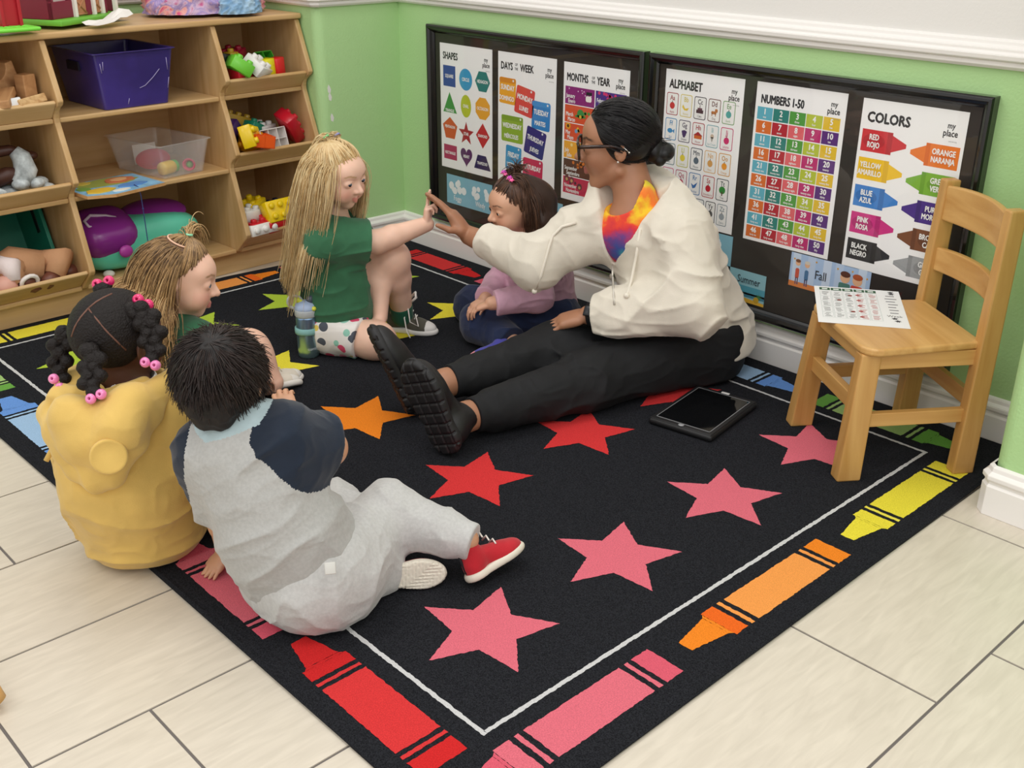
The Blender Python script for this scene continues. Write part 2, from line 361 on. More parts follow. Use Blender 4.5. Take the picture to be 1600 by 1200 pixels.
SM = lambda x, y, z, rz=0.0, rx=0.0, ry=0.0: SHELF_AT @ TR((x, y, z - 0.011), (rx, ry, rz))
PURP = mat('#3b2f78', 0.28, 'purple_plastic', var=0.2, vscale=9, bump=0.05, bscale=20)
pb = tub('storage_bin', 'scuffed purple plastic bin on the top middle shelf', 'bin', (0.135, 0.115), (0.155, 0.14), 0.178, 0.004, PURP, SM(-0.275 + 0.14, -0.005, 0.649))
w = MB()
for s in (-1,):
    w.box((-0.045, s * 0.136 - 0.005, 0.118), (0.035, s * 0.136 + 0.004, 0.146), mat('#120e28', 0.6))
w.build('hand_hole', parent=pb)
w = MB(); random.seed(3)
SCUF = mat('#a79fc9', 0.6, 'scuff')
for pts in ([(0.01, 0.06), (0.03, 0.066), (0.06, 0.09), (0.085, 0.115)], [(-0.122, 0.15), (-0.118, 0.12)], [(-0.112, 0.155), (-0.113, 0.128)], [(0.112, 0.15), (0.115, 0.11)], [(0.118, 0.085), (0.112, 0.05)], [(-0.03, 0.03), (-0.035, 0.012)]):
    P = [(0.1355 + 0.020 * z / 0.178 + 0.0006, y, z) for y, z in pts]
    w = MB(); w.tube(P, 0.0012, 5, SCUF); w.build('scuff_mark', parent=pb)
CLEAR = glass_mat('clear_plastic', '#ffffff', 0.10, 0.13)
cb = tub('clear_bin', 'clear plastic shoebox bin holding toy food on the second middle shelf', 'bin', (0.135, 0.085), (0.155, 0.105), 0.115, 0.0025, CLEAR, SM(-0.125, 0.115, 0.397, 0.12), rim=0.007)
def toy(name, label, cat, fn, M, group=None):
    t = MB(); fn(t); o = t.build(name, bevel=0.0); o.matrix_world = M; return tag(o, label, cat, group)
toy('toy_jar', 'yellow toy jar with a green lid inside the clear bin', 'toy', lambda t: (t.lathe([(0.0, -0.03), (0.021, -0.03), (0.023, -0.02), (0.023, 0.018), (0.02, 0.025)], 16, plastic('#e9c24a')), t.lathe([(0.02, 0.025), (0.021, 0.026), (0.021, 0.038), (0.017, 0.042)], 16, plastic('#5cb355'))), SM(-0.03, 0.09, 0.424, 0.3, math.radians(-90)))
toy('toy_cup', 'pink toy cup with a green spot inside the clear bin', 'toy', lambda t: (t.lathe([(0.016, -0.02), (0.018, -0.02), (0.022, 0.02), (0.018, 0.02), (0.014, 0.0)], 16, plastic('#d94470')), t.sphere((0, 0, 0.0), (0.012, 0.012, 0.008), plastic('#62b85c'))), SM(-0.02, 0.17, 0.424, 0.9, math.radians(80)))
toy('toy_plate', 'red toy plate lying in the back of the clear bin', 'toy', lambda t: t.lathe([(0.0, 0.0), (0.045, 0.0), (0.06, 0.012), (0.058, 0.014), (0.044, 0.003), (0.0, 0.003)], 24, plastic('#c93a55')), SM(-0.145, 0.10, 0.425, 0, 0.25, 0.35))
toy('paper_card', 'white paper card standing in the back of the clear bin', 'paper', lambda t: t.box((-0.001, -0.045, 0), (0.0, 0.045, 0.07), mat('#e8e4dc', 0.8)), SM(-0.235, 0.12, 0.402, 0, 0, -0.1))
# puzzle board
pz = MB(); PZ = [(-0.125, -0.115), (0.115, -0.115), (0.135, -0.02), (0.115, 0.115), (-0.125, 0.115)]
PZ = [(-0.12, -0.14), (0.065, -0.14), (0.105, -0.06), (0.085, 0.135), (-0.12, 0.135)]
def chunky(pts, z0, z1, m): pz.prism(pts, z0, z1, 2, m)
chunky(PZ, 0, 0.010, wood_mat('#b9854f', '#d3a772', 'puzzle_ply', 0))
def inset_poly(P, k): 
    c = Vector((sum(p[0] for p in P) / len(P), sum(p[1] for p in P) / len(P))); return [tuple(c.lerp(Vector(p), k)) for p in P]
pz.prism(inset_poly(PZ, 0.985), 0.0101, 0.0106, 2, mat('#86b9d9', 0.45, 'puzzle_sky', var=0.2, vscale=30))
def blob(cx, cy, rx, ry, z, m, k=14, wob=0.12, seed=0):
    r = random.Random(seed); pz.prism([(cx + rx * math.cos(2 * math.pi * i / k) * (1 + r.uniform(-wob, wob)), cy + ry * math.sin(2 * math.pi * i / k) * (1 + r.uniform(-wob, wob))) for i in range(k)], 0.0106, z, 2, m)
blob(-0.06, 0.0, 0.055, 0.11, 0.0112, mat('#9aa34e', 0.5), seed=1); blob(-0.055, 0.045, 0.035, 0.055, 0.014, mat('#c8744d', 0.5), seed=2); blob(-0.055, 0.045, 0.018, 0.03, 0.0155, mat('#dfae79', 0.5), seed=9)
blob(0.035, -0.075, 0.028, 0.05, 0.014, mat('#e5bb3e', 0.5), seed=3); blob(0.03, 0.045, 0.025, 0.05, 0.014, mat('#5f8fcb', 0.5), seed=4); blob(-0.02, -0.105, 0.025, 0.022, 0.013, mat('#7aa24a', 0.5), seed=5); blob(0.07, -0.02, 0.012, 0.03, 0.013, mat('#f0e9da', 0.5), seed=6); blob(-0.09, -0.07, 0.018, 0.03, 0.0135, mat('#cdb34e', 0.5), seed=7)
pzo = pz.build('puzzle_board'); pzo.matrix_world = SM(0.025, -0.135, 0.398, 0.06); tag(pzo, 'wooden puzzle board with blue and yellow picture overhanging the second middle shelf', 'puzzle')
st = MB(); st.tube([(0.075, -0.095, 0.413), (0.098, -0.093, 0.409), (0.103, -0.09, 0.38), (0.098, -0.086, 0.30), (0.094, -0.083, 0.235), (0.092, -0.081, 0.18), (0.09, -0.08, 0.16)], 0.0016, 6, mat('#3c4a86', 0.5))
st.sphere((0.101, -0.088, 0.335), 0.0035, mat('#3a3f86', 0.4))
so = st.build('string'); so.matrix_world = SHELF_AT @ TR((0, 0, -0.011)); tag(so, 'thin dark blue string hanging from the puzzle board', 'string')
# camper toy : rounded teal body, purple hatches
TEAL = mat('#63d0b0', 0.35, 'teal_plastic'); PUR = mat('#8b2f8e', 0.25, 'purple_gloss')
ct = empty('toy_case', 'teal and purple toy camper case on the bottom middle shelf', 'toy'); ct.matrix_world = SM(-0.10, -0.03, 0.097)
def superell(cx, cz, rx, rz, n=28, p=2.6): return [(cx + rx * abs(math.cos(t)) ** (2 / p) * (1 if math.cos(t) > 0 else -1), cz + rz * abs(math.sin(t)) ** (2 / p) * (1 if math.sin(t) > 0 else -1)) for t in [2 * math.pi * i / n for i in range(n)]]
w = MB(); bm = bmesh.new(); bmesh.ops.create_uvsphere(bm, u_segments=36, v_segments=20, radius=1)
for v in bm.verts:
    c = v.co; f = lambda a, e: math.copysign(abs(a) ** e, a)
    v.co = Vector((f(c.x, 0.55) * 0.115, f(c.y, 0.55) * 0.225, max(-0.075, f(c.z, 0.7) * 0.095 * (1.0 - 0.22 * (c.y * 0.5 + 0.5)))))
w.bm(bm, TEAL, TR((0, 0, 0.088)))
w.build('case_body', parent=ct)
w = MB()
for (y0, y1, x0, x1) in ((-0.205, -0.02, -0.06, 0.10),):
    bm = bmesh.new(); bmesh.ops.create_uvsphere(bm, u_segments=28, v_segments=16, radius=1)
    for v in bm.verts:
        c = v.co; f = lambda a, e: math.copysign(abs(a) ** e, a); v.co = Vector((f(c.x, 0.6) * 0.098, f(c.y, 0.6) * 0.105, f(c.z, 0.75) * 0.066))
    w.bm(bm, PUR, TR((0.028, -0.125, 0.135), (0, 0.40, 0)))
w.build('front_hatch', parent=ct)
w = MB(); bm = bmesh.new(); bmesh.ops.create_uvsphere(bm, u_segments=28, v_segments=12, radius=1)
for v in bm.verts: v.co = Vector((v.co.x * 0.085, v.co.y * 0.125, v.co.z * 0.03))
w.bm(bm, PUR, TR((-0.01, 0.085, 0.160), (0, 0.25, 0.0))); w.build('roof_hatch', parent=ct)
w = MB(); w.tube([(0.085 - 0.05 * k[1], k[0], 0.168 + 0.04 * k[1]) for k in ((-0.195, 0.2), (-0.17, 0.0), (-0.145, -0.35), (-0.118, 0.0), (-0.085, 0.05), (-0.092, 0.45), (-0.12, 0.7), (-0.17, 0.9), (-0.2, 0.6))], 0.0055, 8, mat('#d9c6d8', 0.4), closed=True); w.build('window_frame', parent=ct)
w = MB(); w.sphere((0.133, -0.105, 0.085), (0.012, 0.025, 0.022), mat('#b03fa0', 0.3)); w.build('latch_knob', parent=ct)
w = MB()
for y in (-0.16, 0.15): w = MB(); w.sphere((0.095, y, 0.008), (0.02, 0.02, 0.012), mat('#d8d2c8', 0.5)); w.build('wheel', parent=ct)
# ---- building blocks
WB1 = wood_mat('#a8774c', '#c99b6b', 'unit_block_wood', 0, 1.2, 0.6); WB2 = wood_mat('#8d5c36', '#a9764a', 'unit_block_dark', 0, 1.2, 0.6); WB3 = wood_mat('#b98c58', '#dcb985', 'unit_block_light', 0, 2.5, 0.6)
def block(name, label, size, M, m, group='wooden unit blocks in the left bin', cut=False):
    t = MB(); sx, sy, sz = [k / 2 for k in size]
    if cut:
        P = [(-sy, -sz), (sy, -sz), (sy, sz)] + [(0.32 * sy * 2 * math.cos(a), sz - 0.30 * sy * 2 * math.sin(a)) for a in [math.pi * i / 8 for i in range(9)]] + [(-sy, sz)]
        t.prism(P, -sx, sx, 0, m)
    else: t.box((-sx, -sy, -sz), (sx, sy, sz), m)
    o = t.build(name, bevel=0.003); o.matrix_world = M; tag(o, label, 'block', group)
LB = -0.48
block('wooden_block', 'thick wooden arch block tipped up at the back of the top left bin', (0.045, 0.14, 0.075), SM(-0.115, -0.415, 0.765, 0.2, 0.25, 0), WB1, cut=True)
block('wooden_block', 'short square wooden block standing on end in the top left bin', (0.045, 0.045, 0.075), SM(-0.050, -0.345, 0.745, 0.25), WB1)
block('wooden_block', 'flat dark wooden block lying under the upright one in the top left bin', (0.07, 0.14, 0.035), SM(-0.08, -0.40, 0.690, 0.1), WB2)
block('wooden_block', 'long wooden plank block leaning forward in the top left bin', (0.14, 0.045, 0.025), SM(0.0, -0.435, 0.725, -0.55, 0.1, 0.15), WB1)
block('wooden_block', 'pale zigzag grained wooden block at the front of the top left bin', (0.05, 0.095, 0.026), SM(0.020, -0.372, 0.708, 0.2, 0.1, -0.35), WB3)
block('wooden_block', 'wooden block half under the white block in the top left bin', (0.06, 0.1, 0.03), SM(-0.03, -0.52, 0.690, 0.3), WB2)
toy('white_block', 'white block at the front of the top left bin', 'block', lambda t: t.rbox((-0.03, -0.05, -0.015), (0.03, 0.05, 0.015), 0.004, mat('#e9ecee', 0.4)), SM(0.02, -0.455, 0.705, 0.15, 0.05, -0.3))
# ---- dolls
def tube_limbs(t, segs, m):
    for P, r in segs: t.tube(P, r, 12, m)
DK = mat('#4a2a20', 0.45, 'doll_dark_skin'); CLOTHG = mat('#b9c2c4', 0.85, 'grey_print_cloth', var=0.35, vscale=35, bump=0.5, bscale=40, bdist=0.006)
d1 = empty('baby_doll', 'dark skinned baby doll in a grey printed outfit lying in the middle left bin', 'doll'); d1.matrix_world = SM(-0.06, -0.445, 0.40)
w = MB(); w.sphere((-0.06, -0.13, 0.075), (0.062, 0.06, 0.065), DK, seg=20); w.tube([(-0.06, -0.08, 0.10), (-0.05, -0.03, 0.145), (-0.03, 0.03, 0.15), (-0.02, 0.08, 0.13)], [0.02, 0.02, 0.017, 0.014], 10, DK); w.sphere((-0.02, 0.09, 0.125), (0.02, 0.022, 0.014), DK); w.tube([(-0.02, -0.06, 0.06), (0.0, 0.0, 0.08), (0.0, 0.05, 0.075)], [0.025, 0.026, 0.02], 10, DK)
w.build('doll_body', parent=d1)
w = MB(); r = random.Random(4)
for i in range(15): w.sphere((0.0 + r.uniform(-0.03, 0.045), -0.02 + r.uniform(-0.08, 0.13), 0.028 + r.uniform(-0.008, 0.03)), (r.uniform(0.018, 0.032), r.uniform(0.02, 0.035), r.uniform(0.014, 0.024)), CLOTHG)
w.tube([(0.02, 0.03, 0.05), (0.01, 0.055, 0.09), (0.0, 0.05, 0.13), (-0.01, 0.035, 0.15)], [0.035, 0.036, 0.03, 0.02], 12, CLOTHG)
w.build('doll_outfit', parent=d1)
d2 = empty('baby_doll', 'brown baby doll in a tan bodysuit lying in the bottom left bin', 'doll'); d2.matrix_world = SM(-0.01, -0.46, 0.115)
TAN = mat('#bf8f68', 0.8, 'tan_doll_suit', bump=0.4, bscale=45, bdist=0.005); BR = mat('#6d3f30', 0.45, 'doll_brown_skin')
w = MB(); w.tube([(-0.03, -0.12, 0.05), (-0.02, -0.03, 0.085), (0.01, 0.05, 0.065)], [0.05, 0.062, 0.055], 14, TAN); w.tube([(0.0, -0.03, 0.08), (0.035, -0.07, 0.085), (0.055, -0.055, 0.045)], [0.045, 0.042, 0.032], 12, TAN); w.tube([(0.0, 0.05, 0.07), (0.04, 0.10, 0.085), (0.06, 0.06, 0.045)], [0.05, 0.047, 0.033], 12, TAN)
w.sphere((-0.04, 0.02, 0.05), (0.06, 0.075, 0.06), TAN); w.build('doll_suit', parent=d2)
w = MB(); w.tube([(0.055, -0.05, 0.045), (0.075, -0.01, 0.03), (0.08, 0.0, 0.035)], [0.026, 0.022, 0.017], 10, BR); w.build('doll_limb', parent=d2)
w = MB(); w.tube([(0.06, 0.06, 0.045), (0.078, 0.02, 0.03)], [0.028, 0.02], 10, BR); w.build('doll_limb', parent=d2)
w = MB(); w.sphere((0.0, 0.135, 0.03), (0.03, 0.035, 0.025), BR); w.build('doll_limb', parent=d2)
w = MB(); w.sphere((-0.02, -0.17, 0.09), (0.03, 0.035, 0.03), BR); w.build('doll_limb', parent=d2)

d3 = empty('baby_doll', 'pink baby doll with a white headband squeezed at the left of the bottom left bin', 'doll'); d3.matrix_world = SM(0.0, -0.575, 0.115)
PK = mat('#d8a392', 0.5, 'doll_pink_skin'); w = MB(); w.sphere((0.045, 0.02, 0.045), (0.035, 0.04, 0.035), PK); w.sphere((0.0, -0.06, 0.06), (0.05, 0.05, 0.05), PK); w.build('doll_body', parent=d3)
w = MB(); w.tube([(-0.03, 0.0, 0.05), (-0.01, 0.03, 0.10), (0.04, 0.05, 0.10), (0.06, 0.045, 0.06)], [0.03, 0.04, 0.035, 0.02], 12, mat('#e6d8d6', 0.85, 'pale_pink_cloth', bump=0.4, bscale=40, bdist=0.005)); w.build('doll_hood', parent=d3)
w = MB(); w.tube([(0.075 + 0.012 * math.cos(a), 0.085 + 0.026 * math.sin(a), 0.05 + 0.024 * math.cos(a)) for a in [2 * math.pi * i / 14 for i in range(14)]], 0.007, 8, mat('#e8e0da', 0.8), closed=True); w.sphere((0.072, 0.085, 0.05), (0.012, 0.02, 0.018), BR); w.build('doll_headband', parent=d3)
tb = tub('storage_bin', 'teal green plastic bin tipped on its side at the back of the bottom left bin', 'bin', (0.12, 0.13), (0.14, 0.15), 0.15, 0.004, mat('#1f8068', 0.4, 'teal_bin'), SM(-0.245, -0.475, 0.235, 0.0, 0.0, 1.15) @ TR((0, 0, -0.04)))
w = MB(); w.box((-0.08, 0.139, 0.10), (0.02, 0.147, 0.122), mat('#06130f', 0.7)); w.build('hand_slot', parent=tb)
# ---- interlocking bricks
def brick(label, nx, ny, M, col, under=False, h=0.044, group='toy bricks in the right bins'):
    u = 0.040; t = MB(); sx, sy = nx * u / 2, ny * u / 2; m = plastic(col, 0.28)
    if under:
        th = 0.003
        for a, b in (((-sx, -sy, 0), (-sx + th, sy, h)), ((sx - th, -sy, 0), (sx, sy, h)), ((-sx, -sy, 0), (sx, -sy + th, h)), ((-sx, sy - th, 0), (sx, sy, h)), ((-sx, -sy, 0), (sx, sy, th))): t.box(a, b, m)
        for i in range(1, nx): t.box((-sx + i * u - 0.001, -sy, 0.002), (-sx + i * u + 0.001, sy, h - 0.001), m)
        for j in range(1, ny): t.box((-sx, -sy + j * u - 0.001, 0.002), (sx, -sy + j * u + 0.001, h - 0.001), m)
    else:
        t.rbox((-sx, -sy, 0), (sx, sy, h), 0.002, m, seg=1)
        for i in range(nx):
            for j in range(ny): t.lathe([(0.0115, h - 0.001), (0.0115, h + 0.009), (0.0095, h + 0.012), (0.0, h + 0.0125)], 14, m, TR((-sx + (i + .5) * u, -sy + (j + .5) * u, 0)), cap=False)
    o = t.build('toy_brick'); o.matrix_world = M; tag(o, label, 'brick', group)
R_ = math.radians
Z1, Z2, Z3 = 0.649, 0.397, 0.097
bl = [('black toy brick standing upright at the back left of the top right bin', 1, 2, SM(-0.05, 0.374, Z1 + 0.092, 0.3, R_(80)), '#17171a', False),
 ('lime green sloped toy brick leaning at the left of the top right bin', 2, 3, SM(0.005, 0.374, Z1 + 0.074, 1.2, R_(-10), R_(35)), '#6fc83a', False),
 ('dark red toy brick at the back of the top right bin', 2, 2, SM(-0.13, 0.456, Z1 + 0.087, 0.5, R_(15)), '#9c1733', False),
 ('small yellow toy brick in front of the dark red one in the top right bin', 1, 1, SM(-0.09, 0.423, Z1 + 0.087, 0.2), '#c9a62a', False),
 ('green toy brick turned hollow side up in the top right bin', 1, 2, SM(-0.07, 0.525, Z1 + 0.087, 0.1, 0, R_(55)), '#3f9c2c', True),
 ('round topped red toy brick in the middle of the top right bin', 2, 2, SM(-0.035, 0.460, Z1 + 0.067, 0.4, R_(90)), '#c01a2c', False),
 ('white toy brick with four round studs in the top right bin', 2, 2, SM(0.015, 0.442, Z1 + 0.072, 0.35, R_(-20), R_(38)), '#eceae6', False),
 ('yellow toy brick with a slanted top in the top right bin', 1, 2, SM(0.008, 0.525, Z1 + 0.072, 0.25, R_(95)), '#e3dc1e', False),
 ('bright red toy brick at the right of the top right bin', 1, 2, SM(0.003, 0.569, Z1 + 0.072, 0.3, R_(95)), '#d61f26', False),
 ('red toy brick under the white one in the top right bin', 2, 2, SM(0, 0.400, Z1 + 0.047, 0.1), '#cf2230', False),
 ('dark green toy brick lying at the back of the top right bin', 2, 3, SM(-0.07, 0.390, Z1 + 0.047, 0.2), '#4c8a2b', False),
 ('yellow toy brick with its studs showing at the left of the middle right bin', 2, 4, SM(0.02, 0.374, Z2 + 0.094, 0.25, R_(-38), R_(70)), '#ecc915', False),
 ('purple toy brick at the back left of the middle right bin', 2, 2, SM(-0.075, 0.374, Z2 + 0.097, 0.4, R_(40)), '#4a2a70', False),
 ('brown and yellow toy brick at the back of the middle right bin', 1, 3, SM(-0.08, 0.409, Z2 + 0.117, 0.1, R_(-20)), '#a98a2a', False),
 ('teal green toy brick behind the white one in the middle right bin', 2, 2, SM(-0.06, 0.456, Z2 + 0.087, 0.3, R_(-25)), '#14795e', False),
 ('orange yellow toy brick in the middle of the middle right bin', 2, 2, SM(0, 0.432, Z2 + 0.072, 0.1, R_(75)), '#f0a312', False),
 ('white toy brick with its ribbed hollow side showing in the middle right bin', 2, 3, SM(0.02, 0.488, Z2 + 0.074, 0.12, 0, R_(75)) @ TR((0, 0, -0.02)), '#e9e4e0', True),
 ('orange toy brick turned hollow side up in the middle right bin', 2, 3, SM(0.045, 0.414, Z2 + 0.068, 1.4, 0, R_(10)), '#f05f1c', True),
 ('red toy brick with three studs leaning at the right of the middle right bin', 2, 3, SM(-0.005, 0.572, Z2 + 0.097, 0.1, R_(-55), R_(20)), '#c3182c', False),
 ('pale grey round toy brick at the back of the middle right bin', 2, 2, SM(-0.07, 0.511, Z2 + 0.072, 0.4), '#cfcdca', False),
 ('black toy brick lying at the back of the middle right bin', 2, 3, SM(-0.09, 0.418, Z2 + 0.046, 0.1), '#18181c', False),
 ('white toy brick at the back left of the bottom right bin', 2, 2, SM(0, 0.377, Z3 + 0.087, 0.1), '#e4e2dc', False),
 ('yellow toy brick with round studs at the back of the bottom right bin', 2, 2, SM(-0.05, 0.432, Z3 + 0.102, 0.4, R_(15)), '#e8c818', False),
 ('long yellow toy brick resting on a red one in the bottom right bin', 2, 4, SM(0.045, 0.483, Z3 + 0.109, 0.08, 0, R_(62)), '#ecca12', False),
 ('red toy brick under the long yellow one in the bottom right bin', 2, 4, SM(0.045, 0.479, Z3 + 0.060, 0.08, 0, R_(20)), '#d01f28', False),
 ('white toy brick lying on its side at the front of the bottom right bin', 1, 3, SM(0.055, 0.377, Z3 + 0.067, 0.1, R_(0), R_(80)), '#f0eeea', False),
 ('black toy brick behind the long yellow one in the bottom right bin', 2, 3, SM(-0.03, 0.502, Z3 + 0.077, 0.2), '#1a1f3a', False),
 ('red toy brick at the front left corner of the bottom right bin', 1, 2, SM(0.065, 0.374, Z3 + 0.052, 0.1), '#c81f2c', False),
 ('white toy brick at the far right of the bottom right bin', 1, 2, SM(0.03, 0.588, Z3 + 0.072, 0.5, 0.4), '#e8e6e2', False)]
for b in bl: brick(*b)
# ---- on top of the shelf
ZT = 0.917
REDP = mat('#b21f2c', 0.35, 'barn_red'); DRED = mat('#7d1530', 0.4, 'barn_dark_red'); WHP = mat('#eee7df', 0.4, 'barn_white'); GRP = mat('#6db83c', 0.4, 'grass_green_plastic'); LGR = mat('#7fe04a', 0.4, 'bright_green_plastic'); CRT = mat('#b98059', 0.6, 'crate_brown')
bn = empty('toy_barn', 'red toy barn with white posts on a green base on top of the shelf', 'toy'); bn.matrix_world = SM(-0.124, -0.09, ZT, 0.45)
w = MB(); w.rbox((-0.16, -0.17, 0.0), (0.05, 0.17, 0.018), 0.004, GRP); w.build('base', parent=bn)
w = MB()
for y0, y1, z0, z1 in ((-0.165, -0.06, 0.018, 0.07), (-0.165, -0.145, 0.07, 0.30), (-0.08, -0.06, 0.07, 0.30), (0.005, 0.032, 0.018, 0.30), (0.085, 0.11, 0.018, 0.30), (0.15, 0.165, 0.018, 0.30), (-0.165, 0.165, 0.20, 0.32)): w.box((0.0, y0, z0), (0.012, y1, z1), DRED)
w.box((-0.15, -0.165, 0.018), (0.012, -0.155, 0.30), DRED); w.box((-0.15, 0.155, 0.018), (0.012, 0.165, 0.30), DRED)
w.build('wall', parent=bn, bevel=0.002)
for y in (-0.055, 0.036, 0.08, 0.148):
    w = MB(); w.box((0.008, y - 0.006, 0.018), (0.022, y + 0.006, 0.31), WHP); w.build('post', parent=bn, bevel=0.001)
for y in (-0.022, 0.058):
    w = MB(); w.box((0.0, y - 0.03, 0.02), (0.010, y + 0.03, 0.082), CRT)
    for a, b in (((y - 0.028, 0.024), (y + 0.028, 0.078)), ((y - 0.028, 0.078), (y + 0.028, 0.024)), ((y - 0.028, 0.024), (y + 0.028, 0.024)), ((y - 0.028, 0.078), (y + 0.028, 0.078))): w.tube([(0.011, a[0], a[1]), (0.011, b[0], b[1])], 0.003, 6, CRT)
    w.build('stall_gate', parent=bn)
sl = empty('toy_silo_door', 'bright red toy barn doorway on a bright green ramp at the front edge of the shelf top', 'toy'); sl.matrix_world = SM(-0.012, -0.425, ZT, 0.0)
w = MB(); w.rbox((-0.03, -0.10, 0.0), (0.065, 0.115, 0.012), 0.005, LGR)
for i in range(7):
    for j in range(2): w.tube([(0.0 + 0.03 * j + 0.014 * math.cos(a) * 0.9, -0.075 + 0.027 * i + 0.014 * math.sin(a), 0.0125) for a in [math.pi * (k / 6 - 0.5) for k in range(7)]], 0.0016, 5, LGR)
w.build('ramp', parent=sl)
w = MB(); w.box((-0.02, 0.022, 0.012), (0.0, 0.085, 0.22), REDP); w.box((0.0, 0.022, 0.012), (0.012, 0.032, 0.22), REDP); w.box((0.0, 0.075, 0.012), (0.012, 0.085, 0.22), REDP); w.build('door_panel', parent=sl, bevel=0.002)
w = MB(); w.box((-0.01, -0.10, 0.012), (0.012, -0.068, 0.22), REDP); w.box((-0.006, -0.118, 0.012), (0.01, -0.10, 0.22), WHP); w.build('door_post', parent=sl, bevel=0.002)
def crumple(name, label, cat, M, sx, sy, h, m, seed, n=10, group=None):
    r = random.Random(seed); vs = []; fs = []
    for i in range(n + 1):
        for j in range(n + 1):
            u, v = i / n, j / n; vs.append((sx * (u - .5), sy * (v - .5), max(0.0, h * (0.25 + 0.75 * math.sin(3 * u + seed) * math.cos(4 * v + seed * 2)) * (0.3 + r.random() * 0.7))))
    for i in range(n):
        for j in range(n): a = i * (n + 1) + j; fs.append((a, a + n + 1, a + n + 2, a + 1))
    t = MB(); t.add(vs, fs, m, False); o = t.build(name); o.matrix_world = M
    s = o.modifiers.new('solid', 'SOLIDIFY'); s.thickness = 0.0008
    return tag(o, label, cat, group)
PAPER = mat('#ece8e2', 0.85, 'white_paper')
crumple('paper_scrap', 'crumpled white paper scrap in front of the toy barn gates', 'paper', SM(-0.018, -0.06, ZT + 0.001, 0.45), 0.07, 0.17, 0.05, PAPER, 3, 5)
crumple('paper_scrap', 'folded white paper piece behind the red barn doorway', 'paper', SM(-0.08, -0.45, ZT + 0.001, 0.2), 0.06, 0.09, 0.05, PAPER, 5, 4)

# ---- heaps of cloth on the shelf top (deformed surfaces)
def heap(name, label, cat, M, sx, sy, h, m, seed, fold=7.0, nx=60, ny=90, amp=0.22):
    r = np.random.RandomState(seed); ph = r.rand(12) * 6.28; vs = []; fs = []
    for i in range(nx):
        for j in range(ny):
            a = math.pi * (0.02 + 0.48 * i / (nx - 1)) * 2 - math.pi / 2 if False else None
            th = math.pi / 2 * i / (nx - 1); p = 2 * math.pi * j / ny
            # dome in superellipse form
            cr = math.cos(th) ** 0.6; x, y, z = cr * math.cos(p), cr * math.sin(p), math.sin(th) ** 0.8
            f = sum(math.sin(fold * (0.6 + 0.25 * k) * (x * math.cos(ph[k]) + y * math.sin(ph[k]) * 1.5 + 0.35 * math.sin(3 * z + ph[k + 6])) + ph[k]) for k in range(5)) / 5
            f = 1 - abs(f) ** 0.7
            g = 1 + amp * (f - 0.5)
            vs.append((x * sx * g, y * sy * g, max(0, z * h * g)))
    for i in range(nx - 1):
        for j in range(ny): k = (j + 1) % ny; fs.append((i * ny + j, i * ny + k, (i + 1) * ny + k, (i + 1) * ny + j))
    t = MB(); t.add(vs, fs, m, True); o = t.build(name); o.matrix_world = M; return tag(o, label, cat)
def tiedye(name, cols, scale, rough=0.95):
    m = bpy.data.materials.new(name); m.use_nodes = True; nt = m.node_tree; b = nt.nodes['Principled BSDF']; b.inputs['Roughness'].default_value = rough
    tc = nt.nodes.new('ShaderNodeTexCoord'); n = nt.nodes.new('ShaderNodeTexNoise'); n.inputs['Scale'].default_value = scale; n.inputs['Detail'].default_value = 5; n.inputs['Distortion'].default_value = 1.4
    nt.links.new(tc.outputs['Object'], n.inputs[0]); r = nt.nodes.new('ShaderNodeValToRGB'); cr = r.color_ramp
    while len(cr.elements) < len(cols): cr.elements.new(0.5)
    for i, c in enumerate(cols): cr.elements[i].position = 0.28 + 0.44 * i / (len(cols) - 1); cr.elements[i].color = lin(c)
    nt.links.new(n.outputs['Fac'], r.inputs[0]); nt.links.new(r.outputs[0], b.inputs['Base Color'])
    n2 = nt.nodes.new('ShaderNodeTexNoise'); n2.inputs['Scale'].default_value = 220; bp = nt.nodes.new('ShaderNodeBump'); bp.inputs['Strength'].default_value = 0.5; bp.inputs['Distance'].default_value = 0.004
    nt.links.new(tc.outputs['Object'], n2.inputs[0]); nt.links.new(n2.outputs['Fac'], bp.inputs['Height']); nt.links.new(bp.outputs[0], b.inputs['Normal'])
    return m
heap('blanket', 'pink and purple mottled fluffy blanket heaped on the right end of the shelf top', 'blanket', SM(-0.185, 0.395, ZT), 0.14, 0.215, 0.12, tiedye('blanket_tiedye', ['#e8a0b4', '#d9578b', '#f1b9b0', '#9a8cc8', '#d7bcd8', '#c24a86'], 13), 5, 9)
heap('cloth', 'pale blue rolled cloth lying in front of the pink blanket on the shelf', 'cloth', SM(-0.018, 0.432, ZT), 0.036, 0.075, 0.06, mat('#b7d3e6', 0.9, 'pale_blue_cloth', color2='#7fa8cc', vscale=22, bump=0.4, bscale=150), 11, 8, amp=0.35)

